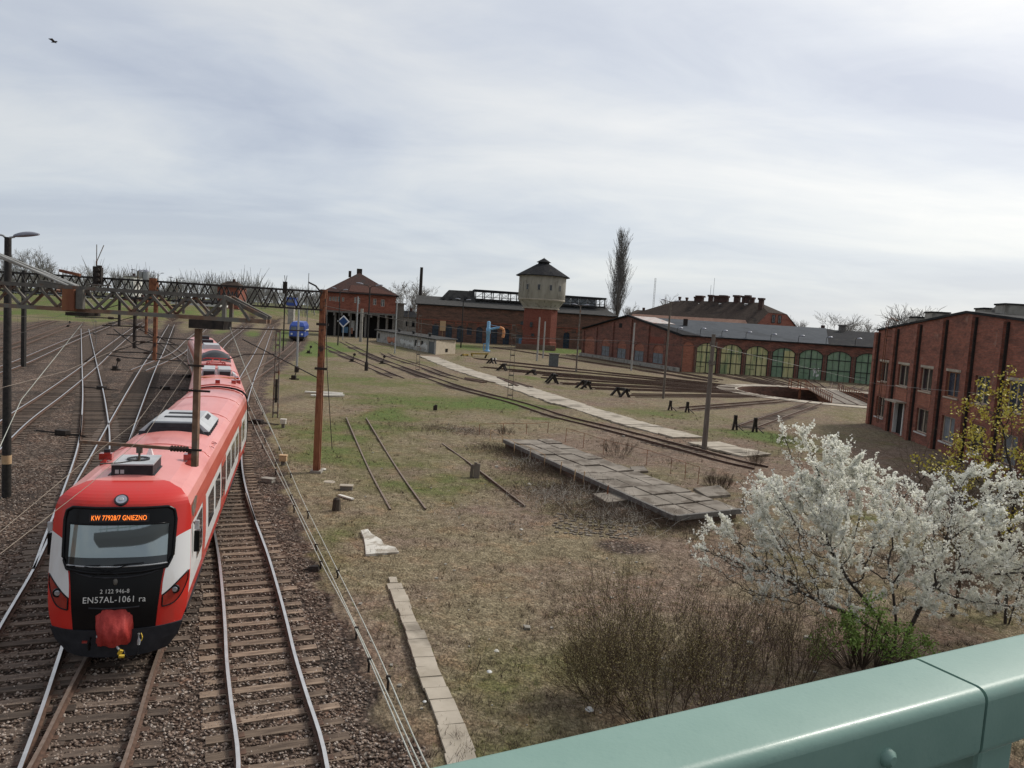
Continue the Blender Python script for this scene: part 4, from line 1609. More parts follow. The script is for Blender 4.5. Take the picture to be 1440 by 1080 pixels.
# roof, coping and roof top boxes
mb = MB()
aa = [0, pk, Lw]
for a0, a1 in zip(aa, aa[1:]):
    z0, z1 = wk_top(a0) + .08, wk_top(a1) + .08
    mb.add([WK.at(a0, z0, .15), WK.at(a1, z1, .15), WK.at(a1, z1, -40), WK.at(a0, z0, -40)], [(0, 1, 2, 3)])
    mb.hexa([WK.at(a0, z0 - .16, 0.05), WK.at(a1, z1 - .16, .05), WK.at(a1, z1 - .16, .16), WK.at(a0, z0 - .16, .16), WK.at(a0, z0 + .02, .05), WK.at(a1, z1 + .02, .05), WK.at(a1, z1 + .02, .16), WK.at(a0, z0 + .02, .16)], 1)
rf = mb.build('roof', ['roof_felt', 'roof_dark'], wk)


def roofbox(px, pyt, pyb, depth, w, d, mat_='concrete'):
    """box on the workshop roof seen at a pixel; depth = metres behind the facade"""
    Wd = Wall((WK.p - WK.n * depth)[:2], (WK.p + WK.u * Lw - WK.n * depth)[:2])
    a, zt = a_of(Wd, px, pyt)
    a = min(max(a, 0), Lw)
    mb = MB()
    zb = wk_top(a) - .1
    WK.box(mb, a - w / 2, a + w / 2, zb, zt, -depth - d, -depth)
    WK.box(mb, a - w / 2 - .08, a + w / 2 + .08, zt + .002, zt + .12, -depth - d - .08, -depth + .08, 1)
    mb.build('roof_vent', [mat_, 'roof_dark'], wk)


roofbox(1407, 429, 446, 1.6, 1.6, 1.4)
roofbox(1378, 435, 446, 2.0, 1.7, 1.2)
roofbox(1306, 440, 455, .9, 1.7, 1.4)
roofbox(1284, 447, 458, .9, 1.8, 1.4)
mb = MB()
a, zt = a_of(WK, 1354, 433)
q = WK.at(a, 0, -2.5)
mb.lathe([(.28, wk_top(a) - .1), (.28, zt - .3), (.48, zt - .28), (.48, zt), (.25, zt + .25), (0, zt + .3)], (q.x, q.y, 0), 14)
mb.build('cowl', 'concrete_dark', wk)
mb = MB()       # fallen roof boards at the right
for k in range(5):
    a = pk + 7 + k * 1.6
    mb.bar(WK.at(a, wk_top(a) + .15, -1.5), WK.at(a + 2.5, wk_top(a + 2.5) + .25, -5), .18, .06, k % 2)
mb.build('loose_board', ['paint_white', 'roof_dark'], wk)
mb = MB()       # ladder of the facade
la = a_of(WK, 1248, 520)[0]
for s in (-.28, .28):
    mb.tube([WK.at(la + s, GZ + .5, .45), WK.at(la + s, 10.1, .45), WK.at(la + s, 10.5, .1), WK.at(la + s, 10.2, -.5)], .035, 6)
for z in np.arange(.8, 10, .32):
    mb.tube([WK.at(la - .28, z, .45), WK.at(la + .28, z, .45)], .018, 5)
for z in (2, 4.2, 6.5, 8.7):
    for s in (-.28, .28):
        mb.tube([WK.at(la + s, z, .45), WK.at(la + s, z, 0)], .025, 5)
mb.build('ladder', 'rust', wk)

# ---- roundhouse: arc of doors and its left gable
rh = thing('brick_roundhouse', 'curved brick roundhouse with arched green and yellow doors and a slate roof', 'building', (46.5, 110.5, GZ))


def pol(ph, r, z=0.0):
    ph = radians(ph)
    return Vector((TC.x + r * sin(ph), TC.y + r * cos(ph), z))


PH0 = -18.35
RB, RR = 92.0, 67.0
ZE, ZR = 6.75, 10.35
edges = [PH0, DOOR0] + [DOOR0 + DOORP * k for k in range(1, 10)]
mbw = MB()
for k, (p0, p1) in enumerate(zip(edges, edges[1:])):
    W = Wall(pol(p0, ROUND_R)[:2], pol(p1, ROUND_R)[:2], (TC.x, TC.y))
    m = .36 if k else .25
    a0, a1 = m, W.L - m
    rise = 1.0 if k else .7
    zt = 5.75
    W.wall(mbw, GZ - .2, ZE, [(a0, a1, GZ - .1, zt, rise)], .3)
    mbp = MB()
    W.box(mbp, 0, .24, GZ, 4.6, .0, .12)
    if k:
        mbp.hexa([(q.x, q.y, z) for z in (4.602, 4.9) for q in (W.at(0, 0, 0), W.at(.34, 0, 0), W.at(.34, 0, .18), W.at(0, 0, .18))])
    mbp.build('pilaster', 'brick_plinth', rh)
    if k == 0:
        mb = MB()
        W.archpanel(mb, a0, a1, GZ - .1, zt, rise, -.1)
        mb.build('brick_infill', 'brick_orange', rh)
        continue
    yel = k in (1, 2, 3)
    mb = MB()
    if k == 4:
        c = (a0 + a1) / 2
        W.archpanel(mb, a0, a1, GZ - .1, zt, rise, -.22, 0)
        W.quad(mb, c + .05, a1, GZ + .1, zt - .6, -.21, 1)
    else:
        W.archpanel(mb, a0, a1, GZ - .1, zt, rise, -.22, 1 if yel else 0)
    dr = mb.build('door', ['door_green', 'door_yellow'], rh)
    mb = MB()
    c = (a0 + a1) / 2
    for a, w in ((a0 + .08, .08), (c, .09), (a1 - .08, .08), ((a0 + c) / 2, .03), ((a1 + c) / 2, .03)):
        zz = zt - (rise if abs(a - c) > 1.5 else rise * .45 if abs(a - c) > .4 else 0)
        W.box(mb, a - w, a + w, GZ - .05, zz - .02, -.19, -.13)
    for z in (1.9, 3.9):
        W.box(mb, a0, a1, z - .075, z + .075, -.18, -.12)
    if k % 2:
        W.box(mb, a0 + .4, c - .3, 1.0, 1.06, -.18, -.125)
    arc = W.arch(a0 + .03, a1 - .03, zt - .04, rise)
    for (b0, y0), (b1, y1) in zip(arc, arc[1:]):
        mb.bar(W.at(b0, y0, -.12), W.at(b1, y1, -.12), .16)
    mb.build('door_bar', 'door_bar', dr)
    if k == 5:
        mb = MB()
        for i in range(14):
            x = c + .5 + random.uniform(0, 1.1)
            z = random.uniform(.4, 2.0)
            W.quad(mb, x, x + random.uniform(.1, .35), z, z + random.uniform(.1, .5), -.205 + i * .0007)
        mb.build('graffiti', 'paint_white', dr)
mbw_o = mbw.build('wall', 'brick_round', rh)
# dark eaves strip over the doors
mb = MB()
for k, (p0, p1) in enumerate(zip(edges, edges[1:])):
    W = Wall(pol(p0, ROUND_R)[:2], pol(p1, ROUND_R)[:2], (TC.x, TC.y))
    W.box(mb, 0, W.L, ZE + .002, ZE + .22, -.2, .45)
mb.build('eaves', 'roof_dark', rh)
# roofs
SPLIT = edges[6] + .5
for nm, mat_, e0, e1 in (('roof', 'roof_slate', PH0 + 1.3, SPLIT), ('roof', 'roof_dark', SPLIT, edges[-1])):
    mb = MB()
    ps = np.linspace(e0, e1, 14)
    dz = 0 if mat_ == 'roof_slate' else -.3
    mb.grid([[pol(p, r, z + dz) for r, z in ((ROUND_R - .5, ZE + .25), (55, ZE + .25 + (ZR - ZE) * .52), (RR, ZR), (RB, 6.6))] for p in ps], 0, False)
    ro = mb.build(nm, mat_, rh)
    if mat_ == 'roof_dark':
        mb = MB()
        q = at(1184, 463, 170)
        mb.box((q.x, q.y, q.z - .5), (1.1, 1.1, 2.6))
        mb.box((q.x, q.y, q.z + .85), (1.4, 1.4, .3))
        mb.build('chimney', 'concrete_dark', ro)
    else:
        mb = MB()
        q = at(964, 452, 165)
        mb.box((q.x, q.y, q.z - .4), (.8, .8, 1.9))
        mb.build('chimney', 'black_iron', ro)
mb = MB()      # ragged felt and patched strip over the gable end
zroof = lambda r: float(np.interp(r, (ROUND_R - .5, 55, RR, RB), (ZE + .25, ZE + .25 + (ZR - ZE) * .52, ZR, 6.6)))
mb.grid([[pol(PH0 - .5 + j * (1.0 + (56 - r) * .26 / 2), r, zroof(r) + .07) for r in (ROUND_R - .6, 47, 51, 54.9, 55.1, 56)] for j in range(3)], 0, False)
mb.grid([[pol(PH0 - .5 + j * .9, r, zroof(r) + .05) for r in (56, 60, RR, RB)] for j in range(3)], 0, False)
mb.grid([[pol(PH0 + .3 + j * 2.6, r, zroof(r) + .10) for r in (55.8, 59, 63, RR - .3)] for j in range(3)], 1, False)
mb.build('roof', ['roof_dark', 'roof_patch'], rh)
# gable wall at the left
G = Wall(pol(PH0, RB)[:2], pol(PH0, ROUND_R)[:2])


def g_top(a):
    h = G.L * (RB - RR) / (RB - ROUND_R)
    return 6.6 + (ZR - 6.6) * a / h if a < h else ZR - (ZR - ZE) * (a - h) / (G.L - h)


gp_ = [a_of(G, x, 490)[0] for x in (820, 838, 861, 886, 911, 936)]
holes, ginfo = [], []
for k, (x0, x1, yt, yb, brk) in enumerate(((822, 834, 472, 501, True), (846, 855, 475, 503, False), (868, 878, 478, 507, False), (892, 903, 481, 511, False), (918, 931, 484, 513, False))):
    a0, z1 = a_of(G, x0 + 1, yt)
    a1, z0 = a_of(G, x1 + 1, yb)
    z0 = max(z0, .5)
    a0, a1 = max(a0, .4), min(a1, G.L - .4)
    holes.append((a0, a1, z0, z1, .9))
    ginfo.append((a0, a1, z0, z1, brk))
mb = MB()
hb = G.L * (RB - RR) / (RB - ROUND_R)
G.wall(mb, GZ - .2, g_top, holes, .25, breaks=[hb])
mb.build('wall', 'brick_round', rh)
for a in gp_:
    mb = MB()
    a = min(max(a, .45), G.L - .45)
    G.box(mb, a - .42, a + .42, GZ, g_top(a) - .5, 0, .3)
    mb.build('pilaster', 'brick_round', rh)
mb = MB()
G.box(mb, gp_[4] + .5, gp_[5] - .5 if gp_[5] < G.L else G.L - .9, 4.9, 6.2, .002, .03)
mb.build('brick_patch', 'brick_tower', rh)
mb = MB()
G.box(mb, -.2, G.L + .1, GZ - .1, .55, .23, .8)
mb.build('plinth', 'concrete', rh)
mb = MB()
for a0, a1 in ((0, hb), (hb, G.L)):
    mb.hexa([G.at(a0 - .3 * (a0 == 0), g_top(a0) - .05, -.2), G.at(a1, g_top(a1) - .05, -.2), G.at(a1, g_top(a1) - .05, .5), G.at(a0 - .3 * (a0 == 0), g_top(a0) - .05, .5),
             G.at(a0 - .3 * (a0 == 0), g_top(a0) + .3, -.2), G.at(a1, g_top(a1) + .3, -.2), G.at(a1, g_top(a1) + .3, .5), G.at(a0 - .3 * (a0 == 0), g_top(a0) + .3, .5)])
mb.build('verge', 'roof_dark', rh)
for a0, a1, z0, z1, brk in ginfo:
    mb = MB()
    G.archpanel(mb, a0, a1, z0, z1, .9, -.1)
    w = mb.build('brick_infill', 'brick_orange', rh)
    if not brk:
        casement(G, rh, a0 + .15, a1 - .15, z0 + .1, z0 + (z1 - z0) * .56, 'concrete_dark', 'window_board', 1, (.5,), -.09, .06, False)
mb = MB()
a0_, z_a = a_of(G, 874, 452)
G.box(mb, a0_ - 1.0, a0_ + .6, 7.6, 8.6, .02, .04)
mb.build('gable_panel', 'void_dark', rh)

# lamps along the roof edge of the roundhouse
LL = ['leftmost hooked lamp on the roundhouse eaves, above the brick gable corner', 'hooked lamp on the eaves above the first yellow door', 'hooked lamp on the eaves above the second yellow door',
      'hooked lamp on the eaves above the third yellow door', 'hooked lamp on the eaves above the mixed door', 'hooked lamp on the eaves between two green doors',
      'hooked lamp low on the dark roof right of the slate', 'hooked lamp on the dark roof nearest the workshop']
for k, (x, y) in enumerate(((955, 461), (988, 462), (1018, 465), (1052, 467), (1087, 470), (1126, 472), (1165, 474), (1206, 476))):
    ph = DOOR0 + DOORP * (k - .05)
    p = pol(ph, ROUND_R + 1.2, ZE + .3)
    q = at(x, y, p.y)
    p.x = q.x - .35
    zb = ZE + .9
    root = thing('eaves_lamp', LL[k], 'lamp', (p.x, p.y, zb - .7), 0, 'hooked lamps along the roundhouse eaves')
    mb = MB()
    mb.tube([(p.x, p.y, zb - .8), (p.x, p.y, q.z - .25), (p.x + .12, p.y - .1, q.z - .05), (p.x + .35, p.y - .3, q.z)], .05, 6)
    mb.build('bracket', 'dark_steel', root)
    mb = MB()
    mb.lathe([(0, .2), (.35, .1), (.52, -.1), (.45, -.16), (0, -.16)], (p.x + .6, p.y - .4, q.z), 12, 0, True)
    mb.build('lamp_shade', 'lamp_head', root)

# ---- brick house on piers
Yh = 225.0
pl, pr = at(457, 433, Yh), at(556, 438, Yh + 4)
hs_ = thing('brick_signal_house', 'red brick house with a tiled hip roof standing on dark concrete piers', 'building', (pl.x, pl.y, GZ))
HW = Wall((pl.x, pl.y), (pr.x, pr.y))
Lh = HW.L
z0h, z1h = 7.3, 12.75
zt = lambda px, py: a_of(HW, px, py)
hl = []
wl = []
for x0, x1, y0, y1 in ((463, 466, 417, 423), (467.5, 470, 417, 423), (471, 473.5, 417, 424), (475, 478, 417, 424), (481, 484, 418, 424), (498.5, 501, 418, 426), (503, 506, 419, 427), (525, 529, 420, 429), (536, 540.5, 421, 431)):
    a0, za = zt(x0, y0)
    a1, zb = zt(x1, y1)
    hl.append((a0, a1, zb, za, 0))
    wl.append((a0, a1, zb, za))
mb = MB()
HW.wall(mb, z0h, z1h, hl, .2)
Dh = 16.0
for p, q in ((HW.at(0, 0), HW.at(0, 0, -Dh)), (HW.at(Lh, 0), HW.at(Lh, 0, -Dh))):
    Wall(p[:2], q[:2]).wall(mb, z0h, z1h)
HW.quad(mb, 0, Lh, z0h, z1h, -Dh)
mb.build('wall', 'brick_house', hs_)
for i, w in enumerate(wl):
    casement(HW, hs_, *w, 'frame_cream' if i < 5 else 'frame_white', 'window_board' if i < 5 else 'window_dark', 0 if i < 5 else 1, (.5,), -.15, .09, False)
mb = MB()
HW.box(mb, -.3, Lh + .3, 6.75, z0h - .003, -Dh, .5)
for k in range(10):
    a = .6 + (Lh - 1.2) * k / 9
    HW.box(mb, a - .28, a + .28, 5.9, 6.747, -1, .9)
mb.build('floor_slab', 'concrete_dark', hs_)
for a in (.5, 3.0, 7.4, 9.2, 11.8, 15.5, 18, Lh - .4):
    if a < Lh:
        mb = MB()
        HW.box(mb, a - .3, a + .3, GZ, 6.7, -.9, -.2)
        mb.build('pier', 'concrete_dark', hs_)
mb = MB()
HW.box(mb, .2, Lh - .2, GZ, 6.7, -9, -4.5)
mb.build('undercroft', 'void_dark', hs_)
mb = MB()
a0, _ = zt(491, 460)
HW.quad(mb, a0, a0 + 1.5, 1.6, 4.6, -4.4, 0)
a0, _ = zt(480, 470)
HW.quad(mb, a0, a0 + 1.8, .8, 2.6, -4.38, 1)
HW.quad(mb, a0 + 2.3, a0 + 3.2, .6, 2.4, -4.36, 2)
mb.build('painted_door', ['paint_white', 'paint_sky', 'paint_orange'], hs_)
# hip roof
ov = .7
e = [HW.at(-ov, z1h, ov), HW.at(Lh + ov, z1h, ov), HW.at(Lh + ov, z1h, -Dh - ov), HW.at(-ov, z1h, -Dh - ov)]
ra, rz = zt(504.5, 385)
r1, r2 = HW.at(Lh * .46, 19.0, -6.0), HW.at(Lh * .46, 19.0, -10)
r1b = HW.at(Lh * .53, 19.0, -6.0)
mb = MB()
mb.add(e + [r1, r2], [(0, 1, 4), (1, 2, 5, 4), (2, 3, 5), (3, 0, 4, 5)])
for i in range(4):
    p, q = e[i], e[(i + 1) % 4]
    mb.bar(p - Vector((0, 0, .16)), q - Vector((0, 0, .16)), .25, .3, 1)
rf = mb.build('roof', ['roof_tile_red', 'roof_dark'], hs_)
mb = MB()
f = lambda a, s: (e[0] * (1 - a) + e[1] * a) * (1 - s) + r1 * s + Vector((0, -.12, .05))
mb.add([f(.33, .05), f(.96, .03), f(.78, .36), f(.30, .36)], [(0, 1, 2, 3)])
mb.build('new_tiles', 'roof_tile_new', rf)
mb = MB()
HW.box(mb, Lh * .46 - .8, Lh * .46 + .8, 18.6, 20.2, -7.6, -6.2)
HW.box(mb, Lh * .46 - 3.2, Lh * .46 - 2.4, 17.5, 19.4, -8, -7)
mb.build('chimney', 'roof_tile_brown', rf)
mb = MB()
HW.box(mb, Lh + .02, Lh + 2.6, GZ, 10.3, -5, -2.0)
HW.box(mb, Lh + .02, Lh + 3.2, 10.302, 10.7, -5.4, -1.6)
mb.build('annex', 'concrete_dark', hs_)

# ---- long depot hall
Yd = 245.0
dl, dr_ = at(586, 440, Yd - 6), at(865, 456, Yd + 2)
dp = thing('brick_depot_hall', 'long dark brick depot hall with blue doors and open clerestory, behind the water tower', 'building', (dl.x, dl.y, GZ))
DW = Wall((dl.x, dl.y), (dr_.x, dr_.y))
Ld = DW.L
ZD = 10.9
hl, dl_ = [], []
for x in (612, 631, 647, 674, 695, 712, 797):
    a, _ = a_of(DW, x, 468)
    hl.append((a - 1.0, a + 1.0, GZ, 4.9, .7))
for x in (660,):
    a, _ = a_of(DW, x, 465)
    hl.append((a - .8, a + .8, 2.2, 4.4, 0))
mb = MB()
DW.wall(mb, GZ - .2, ZD, hl, .4)
Wall((dl.x, dl.y), DW.at(0, 0, -30)[:2], (-200, 200)).wall(mb, GZ, ZD)
mb.build('wall', 'brick_depot', dp)
mb = MB()
for h in hl[:-1]:
    DW.quad(mb, h[0] - .25, h[1] + .25, 5.35, 5.65, .02)
for k in range(18):
    a = Ld * (k + .5) / 18
    DW.box(mb, a - .22, a + .22, 4.8, 6.0, .0, .14)
DW.box(mb, 0, Ld, 6.1, 6.4, 0, .15)
mb.build('brick_band', 'brick_house', dp)
for h in hl:
    mb = MB()
    if h[4]:
        DW.archpanel(mb, *h, -.3)
    else:
        DW.quad(mb, h[0], h[1], h[2], h[3], -.3)
    d = mb.build('door' if h[4] else 'window', 'window_blue', dp)
    mb = MB()
    c = (h[0] + h[1]) / 2
    DW.box(mb, c - .05, c + .05, h[2], h[3] - .05, -.29, -.22)
    for z in (1.6, 3.2):
        if h[2] < z < h[3]:
            DW.box(mb, h[0], h[1], z - .05, z + .05, -.285, -.215)
    mb.build('door_bar', 'door_bar', d)
mb = MB()     # skirt roof
zs = 12.7
mb.grid([[DW.at(a, ZD + .1, .6), DW.at(a, zs, -11), DW.at(a, zs + 1.2, -17), DW.at(a, ZD, -30)] for a in (-.5, Ld * .5, Ld + .5)], 0, False)
DW.box(mb, -.5, Ld + .5, ZD - .25, ZD + .08, .02, .65, 1)
rf = mb.build('roof', ['roof_felt', 'roof_dark'], dp)
# closed hipped block and open clerestory on the ridge
ca0, _ = a_of(Wall(DW.at(0, 0, -11)[:2], DW.at(Ld, 0, -11)[:2]), 616, 420)
ca1, _ = a_of(Wall(DW.at(0, 0, -11)[:2], DW.at(Ld, 0, -11)[:2]), 669, 420)
cz = 16.2
mb = MB()
B = [DW.at(ca0, zs - .6, -11), DW.at(ca1, zs - .6, -11), DW.at(ca1, zs - .6, -21), DW.at(ca0, zs - .6, -21)]
T = [DW.at(ca0 + 3.5, cz, -13.5), DW.at(ca1 - .3, cz + .1, -13.5), DW.at(ca1 - .3, cz + .1, -19), DW.at(ca0 + 3.5, cz, -19)]
mb.hexa(B + T)
cb = mb.build('clerestory_block', 'roof_felt', dp)
mb = MB()
for x in (624, 634, 645, 655):
    a, z = a_of(Wall(DW.at(0, 0, -12)[:2], DW.at(Ld, 0, -12)[:2]), x, 419)
    mb.hexa([DW.at(a - .5, z - .4, -11.2), DW.at(a + .5, z - .4, -11.2), DW.at(a + .5, z - .4, -13), DW.at(a - .5, z - .4, -13), DW.at(a - .4, z + .4, -12), DW.at(a + .4, z + .4, -12), DW.at(a + .4, z + .4, -13), DW.at(a - .4, z + .4, -13)])
mb.build('dormer', 'roof_dark', cb)
mb = MB()
a, z = a_of(Wall(DW.at(0, 0, -14)[:2], DW.at(Ld, 0, -14)[:2]), 664, 410)
DW.box(mb, a - .9, a + .9, cz, z + .3, -16, -14.5)
a, z = a_of(Wall(DW.at(0, 0, -14)[:2], DW.at(Ld, 0, -14)[:2]), 638, 410)
DW.box(mb, a - .35, a + .35, cz, z + .2, -16, -15.3)
mb.build('chimney', 'concrete_dark', cb)
mb = MB()
cs, ce = ca1, Ld - 1.0
zt0, zt1 = 14.0, 16.3
for dd in (-12, -19):
    n = 15
    for k in range(n + 1):
        a = cs + (ce - cs) * k / n
        DW.box(mb, a - .14, a + .14, 13.2, zt1, dd - .15, dd + .15)
        if k < n:
            b = cs + (ce - cs) * (k + 1) / n
            mb.bar(DW.at(a, 14.7, dd), DW.at(b, 14.7, dd), .10)
            mb.bar(DW.at(a, zt0, dd), DW.at(b, zt1, dd), .09)
            if k % 2:
                mb.bar(DW.at(a, zt1, dd), DW.at(b, zt0, dd), .09)
    DW.box(mb, cs, ce, zt0 - .5, zt0, dd - .22, dd + .22)
fr_ = mb.build('clerestory_frame', 'dark_steel', dp)
mb = MB()
DW.box(mb, cs - .6, ce + .4, zt1 + .004, zt1 + .6, -20, -11.2)
mb.build('clerestory_roof', 'roof_dark', dp)
mb = MB()
for k in (9, 10, 11, 12, 13):
    a = cs + (ce - cs) * k / 15
    DW.quad(mb, a + .2, a + (ce - cs) / 15 - .2, zt0, zt1, -12.05)
mb.build('glazing', 'window_board', dp)
o = MB()
a, z = a_of(DW, 622.5, 461)
DW.box(o, a - .9, a + .9, 3.0, 6.1, .35, .45)
DW.box(o, a - .05, a + .05, GZ, 3.0, .36, .44)
tag(o.build('notice_board', 'wood_orange', None, loc=DW.at(a, GZ, .4)), 'tall yellowish board standing before the first doors of the depot hall', 'board')

# ---- water tower
tw = at(757, 490, 222.0)
tw.z = GZ
tt = thing('water_tower', 'round water tower with a pale rendered tank and conical roof on a red brick shaft', 'water tower', tw)
zz = lambda py, px=757: hgt(tw, px, py)
R1, R2 = 6.75, 5.0
mb = MB()
mb.lathe([(R2 + .25, 0), (R2 + .25, 2.2), (R2, 2.3), (R2, zz(434) - GZ)], tw, 10, 0, False, .31)
mb.build('shaft', 'brick_tower', tt)
mb = MB()
mb.lathe([(R2 + .1, zz(434) - GZ), (R2 + .15, zz(432) - GZ), (R1 - .15, zz(423) - GZ), (R1, zz(422) - GZ), (R1, zz(387) - GZ)], tw, 40, 0, True)
mb.build('tank', 'tank_render', tt)
mb = MB()
mb.lathe([(R1 + .02, zz(422.5) - GZ), (R1 + .06, zz(421) - GZ), (R1 + .02, zz(420.5) - GZ)], tw, 40, 0)
mb.lathe([(R2 + .3, zz(434) - GZ - .1), (R2 + .35, zz(433) - GZ), (R2 + .1, zz(432.5) - GZ)], tw, 40, 0)
mb.build('cornice', 'concrete_pale', tt)
mb = MB()
mb.lathe([(R1 - .2, zz(388) - GZ), (R1 + .95, zz(389.3) - GZ), (R1 + 1.0, zz(388.2) - GZ), (2.0, zz(371.5) - GZ), (1.65, zz(371) - GZ), (1.55, zz(368.5) - GZ)], tw, 16, 0)
mb.lathe([(1.5, zz(369) - GZ), (2.15, zz(368.6) - GZ), (.1, zz(362.6) - GZ), (0, zz(361.5) - GZ)], tw, 12, 0)
mb.build('roof', 'roof_dark', tt)
for px, z0, z1 in ((742, 408, 400), (758, 409, 401), (774.5, 410, 402), (787.5, 411, 404), (730.5, 407, 401)):
    d = ray(px, 405)
    # meet the tank cylinder
    bx, by = d.x, d.y
    A = bx * bx + by * by
    Bq = -2 * (bx * tw.x + by * tw.y)
    Cq = tw.x ** 2 + tw.y ** 2 - (R1 + .01) ** 2
    disc = max(Bq * Bq - 4 * A * Cq, 0)
    t = (-Bq - sqrt(disc)) / (2 * A)
    p = Vector((bx * t, by * t, 0))
    nrm = (p - Vector((tw.x, tw.y, 0))).normalized()
    c = p + Vector((0, 0, zz(405)))
    mb = MB()
    mb.box(c + nrm * .02, (.95, .14, 1.75), atan2(nrm.y, nrm.x) + pi / 2, 0)
    mb.box(c + nrm * .06, (.62, .12, 1.45), atan2(nrm.y, nrm.x) + pi / 2, 1)
    mb.build('window', ['concrete', 'window_dark'], tt)
mb = MB()
for px, y0, y1 in ((747, 453, 460), (749, 469, 473), (734, 452, 457)):
    d = ray(px, (y0 + y1) / 2)
    p = tw + Vector((0, -1, 0)) * (R2 * .97)
    t = (tw.y - R2 * .98) / d.y
    c = Vector((d.x * t, tw.y - R2 * .96, CAMZ + d.z * t))
    mb.box(c, (.8, .5, (y1 - y0) * .2), 0, 0)
mb.build('shaft_window', 'window_dark', tt)
# rubble terrace and hut at its foot
rb = MB()
rb.box((tw.x - 1, tw.y - 6, .5), (11, 1.2, 1.5))
tag(rb.build('retaining_wall', 'brick_plinth', None, loc=(tw.x - 1, tw.y - 6, GZ)), 'low rubble retaining wall with a stair at the foot of the water tower', 'wall')
hx = gp(730, 489)
hut = thing('tool_hut', 'small dark blue hut with a sloping roof beside the water tower shaft', 'hut', hx)
mb = MB()
mb.box((hx.x, hx.y + 1, 1.7), (2.0, 2, 3.8))
mb.build('wall', 'hut_blue', hut)
mb = MB()
mb.hexa([(hx.x - 1.3, hx.y - .3, 4.3), (hx.x + 1.5, hx.y - .3, 3.5), (hx.x + 1.5, hx.y + 2.3, 3.5), (hx.x - 1.3, hx.y + 2.3, 4.3), (hx.x - 1.3, hx.y - .3, 4.5), (hx.x + 1.5, hx.y - .3, 3.7), (hx.x + 1.5, hx.y + 2.3, 3.7), (hx.x - 1.3, hx.y + 2.3, 4.5)])
mb.build('roof', 'roof_felt', hut)
mb = MB()
mb.box((hx.x + .2, hx.y - .02, 1.3), (.9, .08, 2.6))
mb.build('door', 'paint_sky', hut)

# ---- graffiti shed
s0, s1, s2 = gp(529.5, 480), gp(612.5, 498.5), gp(640, 497)
sh = thing('concrete_shed', 'long low concrete shed covered with pale graffiti, its end wall sandy', 'shed', s1)
hS = 2.75
SL, SR = Wall(s0[:2], s1[:2]), Wall(s1[:2], s2[:2])
hl = []
for x0, x1, y0, y1 in ((531.5, 534, 465, 474), (583.5, 586, 474, 483), (592, 595, 476, 485)):
    a0, za = a_of(SL, x0, y0)
    a1, zb = a_of(SL, x1, y1)
    hl.append((a0, a1, .7, 2.1, 0))
da0, _ = a_of(SL, 602.5, 490)
da1, _ = a_of(SL, 610.5, 490)
hl.append((da0, da1, GZ, 2.3, 0))
mb = MB()
SL.wall(mb, GZ - .1, hS, hl, .2)
mb.build('wall', 'shed_render', sh)
mb = MB()
ea0, _ = a_of(SR, 626, 493)
SR.wall(mb, GZ - .1, hS, [(ea0, ea0 + 1.5, .1, .9, 0)], .3)
Wall(s0[:2], (s0 + (s2 - s1))[:2], (-100, 0)).wall(mb, GZ - .1, hS)
mb.build('end_wall', 'shed_sand', sh)
mb = MB()
for h in hl[:3]:
    SL.quad(mb, h[0], h[1], h[2], h[3], -.15)
SR.quad(mb, ea0, ea0 + 1.5, .1, .9, -.25)
mb.build('window', 'void_dark', sh)
mb = MB()
SL.box(mb, da0, da1, GZ, 2.3, -.16, -.1)
mb.build('door', 'hut_blue', sh)
mb = MB()
q = s0 + (s2 - s1)
pl4 = [s0 + (s0 - s1).normalized() * .5 + SL.n * .6, s1 + SL.n * .6 + SR.n * .5, s2 + SR.n * .5, q]
mb.prism([p[:2] for p in pl4], hS + .003, hS + .25, 0)
for k in range(3):
    p = s0 + (s1 - s0) * (.3 + .25 * k) + (s2 - s1) * .4
    mb.lathe([(.3, hS + .25), (.3, hS + .8), (.6, hS + .85), (.3, hS + 1.1), (0, hS + 1.12)], (p.x, p.y, 0), 10)
mb.build('roof', 'roof_felt', sh)
for kind, x0, x1, n in (('paint_orange', 545, 556, 9), ('paint_white', 563, 582, 16), ('paint_white', 586, 601, 10)):
    mb = MB()
    for i in range(n):
        a0, _ = a_of(SL, x0 + (x1 - x0) * i / n, 480)
        a1, _ = a_of(SL, x0 + (x1 - x0) * (i + 1.3) / n, 480)
        z = random.uniform(.4, .8)
        pts = [SL.at(a0 + (a1 - a0) * j / 8, z + .35 + (.55 + .2 * sin(i)) * sin(j * 1.3 + i * 2.1) + .1 * j / 8, .03 + .0006 * i) for j in range(9)]
        mb.tube(spline(pts, .12), .07 if kind == 'paint_white' else .16, 4, 0, False)
    mb.build('graffiti', kind, sh)
tag_ = MB()
tag_.tube([SL.at(0, GZ, .1), SL.at(0, 3.4, .1)], .05, 5)
tag_.build('downpipe', 'dark_steel', sh)

# ---- big hip roofed house behind the roundhouse
bh = thing('hip_roofed_house', 'large house with a dark brown hip roof crowned by many chimneys, behind the roundhouse', 'building', at(1030, 470, 200))
ang = radians(50)
ub, vb = Vector((cos(ang), -sin(ang), 0)), Vector((sin(ang), cos(ang), 0))
R2_ = at(1068, 425.5, 205)
Rz = R2_.z
Lr = 27.0
R1_ = R2_ - ub * Lr
hw = 10.5
ez = 10.0
ext = 6.0
c_fr, c_bk = R2_ + ub * ext - vb * hw, R2_ + ub * ext + vb * hw
c_fl, c_bl = R1_ - ub * 14 - vb * hw, R1_ - ub * 14 + vb * hw
for c in (c_fr, c_bk, c_fl, c_bl):
    c.z = ez
hz = ez + (Rz - ez) * .58
fcut = .58
g1 = R2_ + ub * ext * .95 - vb * hw * (1 - fcut)
g2 = R2_ + ub * ext * .95 + vb * hw * (1 - fcut)
g1.z = g2.z = hz
